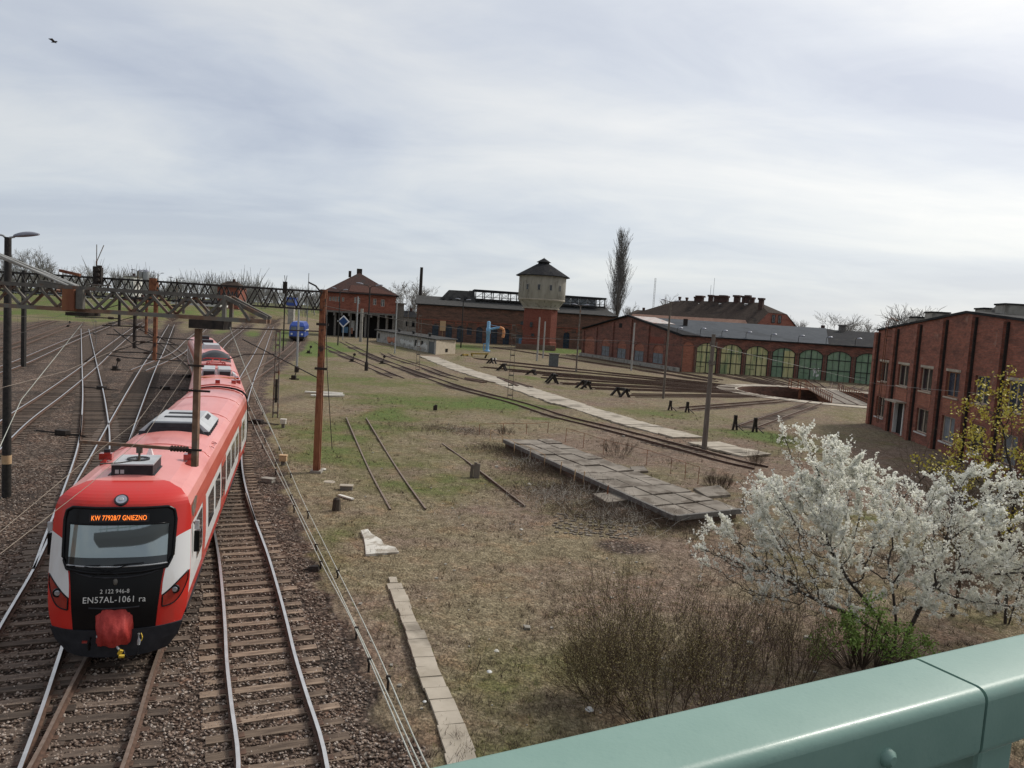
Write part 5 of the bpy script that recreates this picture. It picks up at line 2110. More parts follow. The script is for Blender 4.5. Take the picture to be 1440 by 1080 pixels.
R2k = R2_.copy()
mb = MB()
mb.add([c_fl, c_fr, g1, R2_, R1_], [(0, 1, 2, 3, 4)], 0)
mb.add([g1, g2, R2_], [(0, 1, 2)], 0)
mb.add([c_bk, c_bl, R1_, R2_, g2], [(0, 1, 2, 3, 4)], 0)
mb.add([c_bl, c_fl, R1_], [(0, 1, 2)], 0)
rf = mb.build('roof', 'roof_tile_brown', bh)
mb = MB()
f = lambda a, s: (c_fl * (1 - a) + c_fr * a) * (1 - s) + (R1_ * (1 - a) + R2_ * a) * s + Vector((-.1, -.1, .06))
mb.add([f(0.05, .02), f(.96, .02), f(.93, .22), f(.02, .26)], [(0, 1, 2, 3)], 0)
mb.build('faded_tiles', 'roof_tile_orange', rf)
gw = Wall((c_fr - ub * .4)[:2], (c_bk - ub * .4)[:2], (40, 0))
mb = MB()
n1_, n2_ = gw.L * fcut / 2, gw.L * (1 - fcut / 2)
wh = [(gw.L * .38, gw.L * .45, 11.2, 13.3, 0), (gw.L * .52, gw.L * .59, 11.2, 13.3, 0)]
gtop = lambda a: min(hz - .1, ez + (Rz - ez) * min(a, gw.L - a) / (gw.L / 2) - .1)
gw.wall(mb, ez - .15, lambda a: max(gtop(a), ez - .1), [], .2, breaks=[gw.L * .29, gw.L * .71])
gw.quad(mb, 0, gw.L, GZ, ez - .15, 0)
fw_ = Wall(c_fl[:2], c_fr[:2])
fw_.quad(mb, .5, fw_.L - .5, GZ, ez, -.6)
mb.build('wall', 'brick_house', bh)
for h in wh:
    casement(gw, bh, *h[:4], 'roof_dark', 'window_dark', 1, (.5,), .03, .12, False)
CH = [(956, 419, .5), (966, 420, .5), (979, 419, .8), (985, 417.5, 1.6), (1000, 416.5, 1.1), (1008.5, 417.5, 1.3), (1013, 418, 1.2), (1017.5, 417, 1.4), (1022, 418, 1.0), (1037, 417, 1.4), (1047, 418, 1.0), (1052, 417, 1.1), (1058.5, 420, .9), (1071, 421, 1.1)]
for x, y, w in CH:
    f = (x - 955) / 113
    p = R1_ + (R2_ - R1_) * f
    q = at(x, y, p.y + (0 if x < 1069 else -3))
    mb = MB()
    mb.box((q.x, q.y, (q.z + Rz) / 2 - 1), (w, w, q.z - Rz + 2.4), ang)
    mb.box((q.x, q.y, q.z + .1), (w * 1.35, w * 1.35, .5), ang)
    mb.build('chimney', 'roof_tile_red', rf)
for x, y in ((984, 428), (1013, 428), (1049, 428)):
    mb = MB()
    p = R1_ + (R2_ - R1_) * ((x - 955) / 113)
    q = at(x, y, p.y - 2)
    mb.box(q, (.9, .3, .5), 0, 0, (.6, 0))
    mb.build('skylight', 'paint_white', rf)
mb = MB()
for x, y in ((1005, 391), (1000, 401)):
    p = R1_ + (R2_ - R1_) * ((x - 955) / 113)
    q = at(x, y, p.y)
    mb.tube([(q.x, q.y, Rz), (q.x, q.y, q.z)], .05, 4)
mb.build('aerial', 'galvanised', bh)
# ------------------------------------------------------------------ turntable
ring = MB()
N_ = 72
for k in range(N_):
    t0, t1 = 2 * pi * k / N_, 2 * pi * (k + 1) / N_
    P = [TC + Vector((cos(t), sin(t), 0)) * r for t in (t0, t1) for r in (PIT_R, RING_R)]
    for p in P:
        p.z = -.10
    ring.add(P, [(0, 1, 3, 2)])
    ring.add([P[1] + Vector((0, 0, 0)), P[3], P[3] - Vector((0, 0, .3)), P[1] - Vector((0, 0, .3))], [(0, 1, 2, 3)])
tag(ring.build('pit_ring_path', 'concrete_pale'), kind='structure')
pit = MB()
pit.lathe([(PIT_R, -.104), (PIT_R, -2.35)], TC, 72)
pit.lathe([(PIT_R - 1.0, -2.3), (PIT_R - 1.1, -2.05), (PIT_R - 1.3, -2.05), (PIT_R - 1.4, -2.3)], TC, 72)
tag(pit.build('pit_wall', 'brick_depot'), kind='structure')
b0 = (gp(1170, 565, 0) + gp(1221, 569, 0)) / 2
dirb = (Vector((49.8, 124.0, 0)) - Vector((b0.x, b0.y, 0))).normalized()
BA = TC - dirb * 13.3
BL_ = 26.6
tb = thing('turntable_bridge', 'turntable bridge with plank deck and rusty railings spanning the round pit', 'turntable', TC)
BWl = Wall((BA)[:2], (BA + dirb * BL_)[:2], (0, 110))       # u along the bridge, n towards the left side


def bp(s, x, z):
    """s along the bridge from the near end, x to the right"""
    v = BA + dirb * s + Vector((dirb.y, -dirb.x, 0)) * x
    return Vector((v.x, v.y, z))


mb = MB()
n = 44
for x0, x1 in ((-2.3, -.85), (-.65, .65), (.85, 2.5)):
    mb.hexa([bp(0, x0, -.1), bp(0, x1, -.1), bp(BL_, x1, -.1), bp(BL_, x0, -.1), bp(0, x0, -.03), bp(0, x1, -.03), bp(BL_, x1, -.03), bp(BL_, x0, -.03)])
mb.build('deck', 'dock_top', tb)
mb = MB()
for x in (-1.05, 1.05):
    mb.hexa([bp(0, x - .12, -.7), bp(0, x + .12, -.7), bp(BL_, x + .12, -.7), bp(BL_, x - .12, -.7), bp(0, x - .12, -.11), bp(0, x + .12, -.11), bp(BL_, x + .12, -.11), bp(BL_, x - .12, -.11)])
    P = [(2, -.7), (9, -1.55), (BL_ - 9, -1.55), (BL_ - 2, -.7)]
    for (s0_, z0_), (s1_, z1_) in zip(P, P[1:]):
        mb.hexa([bp(s0_, x - .1, z0_), bp(s0_, x + .1, z0_), bp(s1_, x + .1, z1_), bp(s1_, x - .1, z1_), bp(s0_, x - .1, -.701), bp(s0_, x + .1, -.701), bp(s1_, x + .1, -.701), bp(s1_, x - .1, -.701)])
mb.build('girder', 'rust', tb)
for s in (-1, 1):
    mb = MB()
    mb.bar(bp(0, s * .75, -.005), bp(BL_, s * .75, -.005), .08, .07)
    mb.build('rail', 'rail_side', tb)
for x, lab in ((-2.4, ''), (2.6, '')):
    mb = MB()
    for k in range(17):
        s = BL_ * k / 16
        mb.bar(bp(s, x, -.1), bp(s, x, 1.05), .08)
    for z in (1.05, .55, .1):
        mb.bar(bp(0, x, z), bp(BL_, x, z), .06 if z > .2 else .05)
    mb.build('railing', 'rust_bright' if x < 0 else 'rust', tb)
mb = MB()
mb.hexa([bp(BL_ - 4.5, -5.0, -.12), bp(BL_ - 4.5, -2.31, -.12), bp(BL_ - 1.2, -2.31, -.12), bp(BL_ - 1.2, -5.0, -.12), bp(BL_ - 4.5, -5.0, -.04), bp(BL_ - 4.5, -2.31, -.04), bp(BL_ - 1.2, -2.31, -.04), bp(BL_ - 1.2, -5.0, -.04)])
for s in (BL_ - 4.5, BL_ - 1.2):
    for x in (-5.0, -3.6):
        mb.bar(bp(s, x, -.1), bp(s, x, 1.2), .10)
    mb.bar(bp(s, -5, 1.2), bp(s, -2.4, 1.2), .09)
mb.bar(bp(BL_ - 4.5, -5, 1.2), bp(BL_ - 1.2, -5, 1.2), .09)
mb.bar(bp(BL_ - 4.5, -5, .6), bp(BL_ - 1.2, -5, .6), .09)
mb.bar(bp(BL_ - 4.2, -3.6, -2.3), bp(BL_ - 4.2, -3.6, -.13), .3)
mb.build('drive_platform', 'rust_bright', tb)

# ------------------------------------------------------------------ slab paths
PLINE = [gp(*p) for p in ((602, 502), (645, 519), (690, 533), (740, 549), (800, 569), (862, 588), (905, 601), (950, 612), (992, 624), (1030, 634), (1062, 641))]
pc = spline(PLINE, 1.05)
pn = normals2d(pc)
mb = MB()
for i, (p, n) in enumerate(zip(pc, pn)):
    w = 1.75
    if 70 < i:
        w = 1.5
    t = atan2(n.y, n.x) + random.uniform(-.02, .02)
    if p.y < 58.5 and p.y > 57.0:
        continue
    mb.box((p.x + random.uniform(-.08, .08), p.y, gz(p.x, p.y) * .0 - .135 + random.uniform(-.02, .02)), (w * 2 + random.uniform(-.3, .1), 1.02, .12), t, 0, (random.uniform(-.01, .01), random.uniform(-.01, .01)))
o = mb.build('slab_path', 'concrete_pale')
tag(o, kind='structure')

# narrow foreground slab path
PX = [(549, 803), (556, 828), (566, 852), (572, 870), (586, 900), (597, 930), (608, 960), (621, 990), (632, 1020), (641, 1045), (652, 1080), (664, 1110)]
pp = [gp(*p) for p in PX]
pc = spline(pp, .52)
pn = normals2d(pc)
k_ = 0
mb = MB()
for i, (p, n) in enumerate(zip(pc, pn)):
    f = i / len(pc)
    w = .28 if f > .12 else .15
    if f < .08 and i % 2:
        continue
    wb = w * random.uniform(.93, 1.03) * (.8 if .3 < f < .40 else 1) * (.75 + .3 * f)
    mb.box((p.x + random.uniform(-.02, .02), p.y, -.155 + random.uniform(-.01, .01)), (wb * 2, .505, .07), atan2(n.y, n.x) + random.uniform(-.03, .03), 0, (random.uniform(-.02, .02), random.uniform(-.02, .02)))
o = mb.build('narrow_slab_path', 'concrete_pale')
tag(o, kind='structure')
# white broken slab remnant
mb = MB()
pts = [(507, 750), (517, 748), (523, 755), (536, 763), (540, 770), (556, 774), (561, 781), (514, 784), (513, 771), (511, 760)]
q = [gp(*p) for p in pts]
mb.prism([p[:2] for p in q], -.26, -.075)
tag(mb.build('broken_slab', 'concrete_white', None, loc=gp(530, 775), bevel=.015), 'white jagged remnant of a broken concrete slab in the weeds', 'slab')
# loading dock
D = [gp(x, y, .35) for x, y in ((709, 617), (776, 616), (1041, 714), (950, 724))]
dk = thing('loading_dock', 'long raised concrete loading dock with cracked slabs and a brick end', 'platform', (D[3].x, D[3].y, GZ))
mb = MB()
nS = 11
for i in range(nS):
    for j in range(3):
        f0, f1 = i / nS, (i + 1) / nS
        g0, g1 = j / 3, (j + 1) / 3
        e = .013
        L_ = lambda f, g: (D[0] * (1 - f) + D[3] * f) * (1 - g) + (D[1] * (1 - f) + D[2] * f) * g
        c4 = [L_(f0 + e / 3, g0 + e), L_(f0 + e / 3, g1 - e), L_(f1 - e / 3, g1 - e), L_(f1 - e / 3, g0 + e)]
        dz = random.uniform(-.05, .02)
        tl = [random.uniform(-.02, .02) for _ in range(4)]
        mb.hexa([Vector((p.x, p.y, .18 + dz)) for p in c4][::-1] + [Vector((p.x + random.uniform(-.03, .03), p.y, .30 + dz + t)) for p, t in zip(c4, tl)][::-1])
mb.build('slab', 'dock_top', dk)
mb = MB()
ins = [D[0] * .99 + D[2] * .01, D[1] * .99 + D[3] * .01, D[2] * .99 + D[0] * .01, D[3] * .99 + D[1] * .01]
mb.prism([p[:2] for p in ins], -.4, .17)
mb.build('plinth', 'brick_plinth', dk)
mb = MB()
for a, b in ((D[0], D[3]), (D[3], D[2])):
    u = (b - a).normalized()
    m = Vector((u.y, -u.x, 0))
    mb.bar(Vector((a.x, a.y, .22)) + m * .05, Vector((b.x, b.y, .22)) + m * .05, .16, .22)
mb.build('kerb', 'concrete_dark', dk)
# small slab beside it and others
for pts, zt, lab in (([(833, 694), (868, 691), (892, 702), (853, 706)], .12, 'small square concrete cover beside the long loading dock'),
                     ([(886, 656), (905, 655), (912, 662), (890, 663)], -.02, 'broken pale concrete block in the grass behind the loading dock'),
                     ([(975, 686), (1012, 682), (1028, 695), (995, 698)], .0, 'sandy concrete cover between the dock and the blossom tree')):
    q = [gp(x, y, zt) for x, y in pts]
    mb = MB()
    mb.prism([p[:2] for p in q], -.4, zt)
    c = sum(q, Vector()) / 4
    tag(mb.build('concrete_cover', 'dock_top', None, loc=(c.x, c.y, GZ), bevel=.02), lab, 'slab')


# ------------------------------------------------------------------ railings round the dock
def railing(name, label, posts, h=.95, mat_='rust_bright', rails=(1.0,), r=.022, skip=()):
    P = [gp(*p) for p in posts]
    root = thing(name, label, 'railing', P[0])
    tops = []
    for i, p in enumerate(P):
        mb = MB()
        mb.tube([p - Vector((0, 0, .1)), p + Vector((random.uniform(-.03, .03), random.uniform(-.03, .03), h))], r, 6)
        mb.build('post', mat_, root)
        tops.append(p)
    mb = MB()
    for k in rails:
        for i, (a, b) in enumerate(zip(tops, tops[1:])):
            if i in skip:
                continue
            mb.tube([a + Vector((0, 0, h * k)), b + Vector((0, 0, h * k))], r * .75, 6)
    mb.build('handrail', mat_, root)
    return root


railing('rusty_railing', 'rusty red pipe railing at the far end of the loading dock', [(674, 612), (707, 611), (740, 611), (770, 609)], .8)
railing('rusty_railing', 'thin rusty railing along the far side of the loading dock', [(795, 622), (820, 630), (848, 640), (909, 656), (943, 668), (963, 676), (981, 682)], 1.0, 'rust_bright', (1.0,), .018)
railing('rusty_railing', 'bent ochre railing along the near side of the loading dock', [(689, 621), (706, 630), (723, 640), (745, 648), (765, 659)], .8, 'wood_orange', (1.0,), .02)
for x, y, lab in ((807, 680, 'yellowish short post standing between brush and dock, left of its pair'), (820, 683, 'yellowish short post standing between brush and dock, right of its pair'), (788, 668, 'rusty thin stake in the brush left of the yellowish posts'), (853, 704, 'rusty stake rising at the edge of the small concrete cover')):
    p = gp(x, y)
    mb = MB()
    mb.tube([p - Vector((0, 0, .2)), p + Vector((.02, 0, .55)), p + Vector((.03, 0, .75))], [.035, .03, .03], 6)
    tag(mb.build('short_post', 'wood_orange' if 'yellow' in lab else 'rust', None, loc=p), lab, 'post')

# ------------------------------------------------------------------ buffer stops
def buffer_stop(label, base, ang_, w=1.7, h=1.25, beam='black_iron', tip=None):
    z0 = gz(base.x, base.y)
    h *= .66
    w *= .8
    root = thing('buffer_stop', label, 'buffer stop', (base.x, base.y, z0), ang_, 'buffer stops of the turntable tracks')
    for s in (-1, 1):
        mb = MB()
        x = s * w / 2 * .85
        mb.bar((x, -.15, h), (x, .95, -.1), .20, .24)
        mb.bar((x, .05, h * .98), (x, -.65, -.1), .20, .24)
        mb.build('leg', 'black_iron', root)
    mb = MB()
    mb.box((0, -.22, h - .12), (w * 1.25, .24, .34), 0, 0)
    for s in (-1, 1):
        mb.tube([(s * w * .42, -.34, h - .12), (s * w * .42, -.48, h - .12)], .17, 10, 1)
    mb.build('beam', [beam, tip or beam], root)
    return root


BL = [('yellow painted buffer stop on a mound behind the shed', 'buffer_yellow', None, 1.7, 1.1), ('dark buffer stop with a pale plank, between the yellow one and the path', 'black_iron', 'plank_white', 1.5, 1.6),
      ('dark peaked buffer stop close to the pale path', 'black_iron', None, 1.3, 1.7), ('low dark buffer stop on a wide dirt mound right of the twin mast', 'black_iron', None, 1.6, 1.2),
      ('dark buffer stop like twin trestles', 'black_iron', None, 2.0, 1.9), ('dark buffer stop with a long rail beam', 'black_iron', None, 2.5, 1.5), ('dark buffer stop with one yellow beam end', 'black_iron', 'buffer_yellow', 2.4, 1.5),
      None, None]
for i, b in enumerate(BUFP):
    if BL[i] is None:
        continue
    d = Vector((b.x, b.y, 0)) - TC
    lab, bm, tp, w, h = BL[i]
    buffer_stop(lab, b, atan2(d.y, d.x) - pi / 2, w, h, bm, tp)
p = gp(671, 503)
mb = MB()
mb.bar((p.x - 1.3, p.y, .55), (p.x + 2.3, p.y - .6, .75), .35, .3, 0)
mb.bar((p.x - 1.2, p.y, .5), (p.x - .9, p.y + .5, -.2), .25, .25, 0)
mb.bar((p.x + 1.9, p.y - .5, .6), (p.x + 1.6, p.y, -.2), .25, .25, 1)
tag(mb.build('buffer_stop', ['buffer_yellow', 'black_iron'], None, loc=(p.x, p.y, GZ)), 'low buffer stop with ochre beam on the mound below the blue water crane', 'buffer stop', 'buffer stops of the turntable tracks')
for (x, y), lab, h in (((942, 577), 'left dark short buffer post of the pair left of the wooden pole', .6), ((966, 580), 'right dark short buffer post of the pair left of the wooden pole', .68), ((1033, 604), 'left dark buffer post of the pair above the blossom tree', .85), ((1061, 607), 'right dark buffer post of the pair above the blossom tree', .8)):
    p = gp(x, y)
    mb = MB()
    mb.bar((p.x - .17, p.y, -.3), (p.x - .02, p.y, h), .16, .18)
    mb.bar((p.x + .20, p.y, -.3), (p.x + .05, p.y, h * .95), .14, .18)
    mb.bar((p.x + .02, p.y + .05, h * .7), (p.x + .02, p.y + .05, h + .2), .26, .26)
    mb.bar((p.x, p.y, .3), (p.x + .7, p.y - .7, -.3), .06)
    tag(mb.build('buffer_post', 'black_iron', None, loc=(p.x, p.y, GZ)), lab, 'buffer stop')
# rail piles by the nearest track end
for (x0, y0, x1, y1), lab in (((700, 532, 738, 545), 'stack of dark old rails lying beside the path near the twin mast'), ((655, 533, 690, 540), 'heap of dark rails lying at the left end of the slab path')):
    a, b = gp(x0, y0), gp(x1, y1)
    mb = MB()
    for k in range(5):
        o = Vector((random.uniform(-.1, .1), (k - 2) * .35, .12 + .04 * (k % 2)))
        mb.bar(a + o, b + o + Vector((random.uniform(-1, 1), 0, 0)), .12, .14)
    tag(mb.build('rail_pile', 'rail_side', None, loc=a), lab, 'rail pile')

# ------------------------------------------------------------------ blue water crane
p = gp(685, 494.5)
wc = thing('water_crane', 'light blue water crane with an arm and a drooping orange hose', 'water crane', p)
zt_ = hgt(p, 686.5, 453)
mb = MB()
mb.lathe([(.75, 0), (.75, .3), (.5, .35), (.42, .6), (.42, zt_ - 2.6), (.55, zt_ - 2.5), (.55, zt_ - 1.2), (.42, zt_ - 1.1), (.42, zt_ + .2), (.3, zt_ + .4), (0, zt_ + .45)], p, 14, 0, True)
mb.tube([p + Vector((-.9, -.3, .2)), p + Vector((-.9, -.3, 1.9))], .12, 8)
mb.tube([p + Vector((-.9, -.3, 1.9)), p + Vector((-.4, 0, 1.9))], .1, 8)
mb.build('column', 'crane_blue', wc)
a = Vector((p.x, p.y, zt_ - 1.75))
e_ = at(703, 460.5, p.y)
mb = MB()
mb.tube([a, e_], .28, 10)
mb.tube([a + Vector((0, 0, 1.2)), e_ + Vector((-.5, 0, .2))], .05, 5)
mb.build('arm', 'crane_blue', wc)
mb = MB()
mb.tube(spline([e_, e_ + Vector((.8, 0, -.3)), e_ + Vector((1.0, 0, -1.4)), e_ + Vector((.8, 0, -2.6))], .3), .34, 10)
mb.build('hose', 'orange_hose', wc)
p = gp(778, 516)
cb_ = thing('relay_cabinet', 'grey metal relay cabinet standing alone beside the radial tracks', 'cabinet', p)
mb = MB()
mb.box((p.x, p.y, .95), (1.7, 1.2, 2.3))
mb.build('body', 'hut_blue', cb_, bevel=.03)
mb = MB()
mb.box((p.x, p.y, 2.2), (1.95, 1.4, .18))
mb.build('lid', 'concrete_dark', cb_)

# ------------------------------------------------------------------ poles, masts and lamps
def pole(name, label, cat, base, top, r0=.14, r1=.10, mat_='wood_pole', group=None, kind='plain', **kw):
    b = gp(*base)
    zt = hgt(b, *top)
    root = thing(name, label, cat, (b.x, b.y, GZ), 0, group)
    mb = MB()
    B, T = Vector((b.x, b.y, GZ - .1)), Vector((b.x, b.y, zt))
    if kind == 'lattice':
        w = kw.get('w', .42)
        for s in (-1, 1):
            mb.bar(B + Vector((s * w / 2, 0, 0)), T + Vector((s * w * .38, 0, 0)), r0 * .9, r0 * 1.3)
        n = max(5, int((zt - GZ) / .9))
        for k in range(n):
            z = GZ + .4 + (zt - GZ - .5) * k / (n - 1)
            ww = w * (1 - .24 * k / n)
            mb.bar((b.x - ww / 2, b.y, z), (b.x + ww / 2, b.y, z), .07, .14)
    elif kind == 'square':
        mb.hexa([B + Vector((x * r0, y * r0, 0)) for x, y in ((-1, -1), (1, -1), (1, 1), (-1, 1))] + [T + Vector((x * r1, y * r1, 0)) for x, y in ((-1, -1), (1, -1), (1, 1), (-1, 1))])
    else:
        mb.tube([B, T], [r0, r1], 10)
    mb.build('shaft', mat_, root)
    if kw.get('foot'):
        mb = MB()
        f = kw['foot']
        mb.lathe([(r0 * 2.0, -.1), (r0 * 2.0, f * .8), (r0 * 1.4, f), (r0 * 1.02, f + .02)], (b.x, b.y, GZ), 8)
        mb.build('footing', kw.get('footmat', 'concrete_dark'), root)
    for i, (dx, dz, ln) in enumerate(kw.get('lamps', ())):
        mb = MB()
        A = Vector((b.x, b.y, zt - .1))
        Q = A + Vector((dx, -.15, dz))
        mb.tube([A, A + Vector((dx * .35, -.05, dz * .75)), Q], [.05, .045, .04], 6)
        mb.build('lamp_arm', mat_ if kw.get('armmat') is None else kw['armmat'], root)
        mb = MB()
        sgn = 1 if dx > 0 else -1
        rows = []
        for k in range(9):
            f = k / 8
            hh = .17 * ln * sin(pi * min(f * .8 + .14, 1)) ** .7
            ww = .19 * ln * sin(pi * min(f * .85 + .1, 1)) ** .6
            c = Q + Vector((sgn * ln * f, 0, .13 * ln * f + .01))
            rows.append([c + Vector((0, ww * cos(t), hh * sin(t) if sin(t) > 0 else hh * .25 * sin(t))) for t in np.linspace(0, 2 * pi, 13)])
        mb.grid(rows, 0, True)
        for r_ in (rows[0], rows[-1]):
            mb.add(r_[:-1], [tuple(range(12))], 0)
        mb.build('lamp_head', 'lamp_head', root)
    for z, w in kw.get('arms', ()):
        mb = MB()
        zz_ = hgt(b, base[0] + (top[0] - base[0]) * .5, z)
        mb.bar((b.x - w / 2, b.y - .12, zz_), (b.x + w / 2, b.y - .12, zz_), .1)
        for k in (-1, 0, 1):
            mb.tube([(b.x + k * w * .42, b.y - .12, zz_ + .05), (b.x + k * w * .42, b.y - .12, zz_ + .28)], .05, 6)
        mb.build('crossarm', mat_, root)
    for z0, z1, m in kw.get('bands', ()):
        mb = MB()
        h0, h1 = hgt(b, base[0], z0), hgt(b, base[0], z1)
        rr = r0 * 1.03
        if kind == 'square':
            mb.box((b.x, b.y, (h0 + h1) / 2), (rr * 2, rr * 2, h1 - h0))
        else:
            mb.tube([(b.x, b.y, h0), (b.x, b.y, h1)], rr, 10)
        mb.build('band', m, root)
    return root


L2 = 'double armed lamp posts of the yard'
pole('street_lamp', 'tall dark lamp post with two hooded arms and a wooden band, at the left edge', 'street lamp', (9, 700), (16, 334), .17, .12, 'dark_steel', None, lamps=((.35, .12, .95), (-.45, .2, .95)), bands=((652, 640, 'wood_orange'),), armmat='galvanised')
pole('dark_post', 'plain dark post beyond the near gantry at the far left', 'post', (33, 516), (34, 380), .19, .17, 'dark_steel', None, 'square')
pole('lattice_mast', 'steel mast with black and white bands beside the train', 'mast', (387, 588), (389, 464), .09, .08, 'steel_grey', None, 'lattice', w=.36, bands=((566, 533, 'dark_steel'),))
pole('signal_mast', 'pale grey thin signal mast in front of the blue locomotive', 'mast', (417, 524), (418.5, 416), .14, .11, 'galvanised', None, foot=.8, footmat='black_iron')
pole('street_lamp', 'dark two armed yard lamp with a thick foot in front of the brick house', 'street lamp', (515, 521), (516, 404), .13, .09, 'dark_steel', L2, lamps=((.8, .35, 1.0), (-.9, .45, 1.0)), foot=1.2, footmat='black_iron')
pole('street_lamp', 'yard lamp standing left of the blue diamond sign', 'street lamp', (475, 486), (477.5, 409), .15, .1, 'dark_steel', L2, lamps=((.7, .3, 1.1), (-.8, .5, 1.1)))
pole('pale_mast', 'pale whitish mast at the middle of the brick house front', 'mast', (501, 476), (503, 417), .22, .18, 'galvanised', None)
pole('grey_pier_mast', 'thick grey concrete mast in front of the dark piers', 'mast', (507, 481), (508.5, 434), .35, .3, 'concrete', None, 'square')
pole('smokestack_pole', 'very tall black stack rising at the left end of the depot hall', 'chimney', (588, 474), (594, 376), .7, .5, 'black_iron', None)
pole('lattice_mast', 'slender pale twin mast in front of the graffiti shed door', 'mast', (587, 524), (590, 443), .06, .05, 'steel_grey', None, 'lattice', w=.5)
pole('thin_mast', 'slender grey mast at the middle of the graffiti shed, in front of its orange paint', 'mast', (555, 497), (557.5, 424), .14, .1, 'galvanised', None)
pole('thin_mast', 'short pale mast before the left end of the depot hall', 'mast', (605, 470), (607, 434), .2, .17, 'wood_grey', None)
pole('street_lamp', 'two armed yard lamp in front of the depot hall doors', 'street lamp', (648, 489), (654, 423), .17, .12, 'dark_steel', L2, lamps=((.7, .25, 1.3), (-.8, .35, 1.3)))
pole('lattice_mast', 'pale twin leg mast standing between path and buffer stops', 'mast', (717, 561), (723, 456), .055, .05, 'steel_grey', None, 'lattice', w=.52)
pole('thin_mast', 'grey mast left of the pair in front of the water tower shaft', 'mast', (755, 508), (758.5, 446), .2, .15, 'wood_grey', None)
pole('thin_mast', 'grey mast right of the pair in front of the water tower shaft', 'mast', (763.5, 503), (766.5, 452), .2, .15, 'wood_grey', None)
pole('street_lamp', 'grey lamp mast between the water tower and the brick gable', 'street lamp', (810, 524), (814.5, 430), .15, .1, 'steel_grey', L2, lamps=((.6, .2, .9), (-.6, .2, .9)))
pole('thin_mast', 'pale leaning mast close in front of the brick gable', 'mast', (887.5, 521), (895, 454), .19, .14, 'wood_grey', None)
pole('wood_lamp_pole', 'brown wooden lamp pole in front of the roundhouse corner', 'street lamp', (932.5, 561), (942, 424), .15, .10, 'wood_pole', None, lamps=((.35, .1, .7), (-.5, .15, .7)))
pole('utility_pole', 'nearest grey brown wooden utility pole beside the slab path', 'utility pole', (990, 634), (1001.5, 470), .20, .135, 'wood_pole', None, arms=((486, .5), (512, .45)))
pole('radio_mast', 'thin distant lattice radio mast right of the poplar', 'mast', (915, 480), (918, 391), .16, .1, 'bark_far', None, 'lattice', w=.9)
pole('thin_mast', 'thin distant mast left of the brick house roof', 'mast', (431, 470), (433, 384), .16, .1, 'galvanised', None)
for k, (bx, by, ty) in enumerate(((531, 474, 430), (545, 476, 432), (572, 482, 436))):
    pole('thin_mast', ['thin dark mast by the right piers of the brick house', 'thin dark mast before the right corner of the brick house', 'thin dark mast between brick house and depot hall'][k], 'mast', (bx, by), (bx + 2, ty), .13, .1, 'steel_grey', None)
for k, (bx, by, tx, ty, lab) in enumerate(((221, 437, 222, 385, 'far yard lamp mast just behind the rusty top of the second gantry'), (193, 440, 194, 381, 'far thin yard mast left of the silver silos'), (247, 446, 247, 392, 'far thin yard mast right of the second gantry post'))):
    pole('far_lamp_mast', lab, 'street lamp', (bx, by + 6), (tx, ty), .3, .25, 'steel_grey', None, lamps=((1.2, .3, 1.6), (-1.2, .3, 1.6)))

# blue diamond sign on its post
p = gp(481, 478)
sg = thing('diamond_sign', 'blue diamond shaped sign with a white border before the brick house', 'sign', p)
c = at(483, 452, p.y)
mb = MB()
mb.tube([(c.x, p.y + .1, GZ), (c.x, p.y + .1, c.z)], .12, 6)
mb.build('post', 'galvanised', sg)
mb = MB()
s_ = 1.15
mb.box((c.x, p.y, c.z), (s_ * 2, .08, s_ * 2), 0, 0, (0, pi / 4))
mb.box((c.x, p.y - .045, c.z), (s_ * 1.5, .04, s_ * 1.5), 0, 1, (0, pi / 4))
mb.build('plate', ['sign_white', 'sign_blue'], sg)

# ------------------------------------------------------------------ catenary gantries
def truss(mb, X0, X1, Y, z0, z1, dep, pitch, cw, dw, m_top=0, m_bot=1, m_diag=0):
    for y in (Y - dep / 2, Y + dep / 2):
        mb.bar((X0, y, z1), (X1, y, z1), cw, cw * 1.1, m_top)
        mb.bar((X0, y, z0), (X1, y, z0), cw, cw * 1.1, m_bot)
        n = int(abs(X1 - X0) / pitch)
        for k in range(n):
            a, b = X0 + (X1 - X0) * k / n, X0 + (X1 - X0) * (k + 1) / n
            m = (a + b) / 2
            yy = y + (.02 if y < Y else -.02)
            mb.bar((a, yy, z1 - cw * .5), (m, yy, z0 + cw * .5), dw, dw, m_diag)
            mb.bar((m, yy, z0 + cw * .5), (b, yy, z1 - cw * .5), dw, dw, m_diag)
    n = int(abs(X1 - X0) / pitch)
    for k in range(n + 1):
        a = X0 + (X1 - X0) * k / n
        for z in (z0, z1):
            mb.bar((a, Y - dep / 2, z), (a, Y + dep / 2, z), dw * .8, dw * .8, m_bot if z == z0 else m_top)


Y1 = 13.5
ga = thing('catenary_gantry', 'near grey and rusty lattice gantry beam crossing above the tracks at the left', 'gantry', (-7, Y1, 7.7))
xa, xb = -11.5, at(321, 420, Y1).x
zt1 = at(200, 410.5, Y1).z
zb1 = at(200, 441.5, Y1).z
mb = MB()
truss(mb, xa, xb, Y1, zb1, zt1, .34, .63, .058, .042)
mb.bar((xb, Y1 - .17, zb1), (xb, Y1 - .17, zt1), .06)
mb.bar((xb, Y1 + .17, zb1), (xb, Y1 + .17, zt1), .06)
xt = at(378, 448, Y1).x
for y in (-.17, .17):
    mb.bar((xb, Y1 + y, zt1), (xt, Y1 + y * .6, zb1 + .06), .06, .07, 0)
    mb.bar((xb, Y1 + y, zb1), (xt, Y1 + y * .6, zb1), .06, .07, 1)
mb.bar((xb + .25, Y1 - .19, zt1 - .12), (xb + .45, Y1 - .18, zb1), .04)
mb.build('truss_beam', ['steel_grey', 'steel_rusty'], ga)
mb = MB()
c = at(105, 422, Y1 - .25)
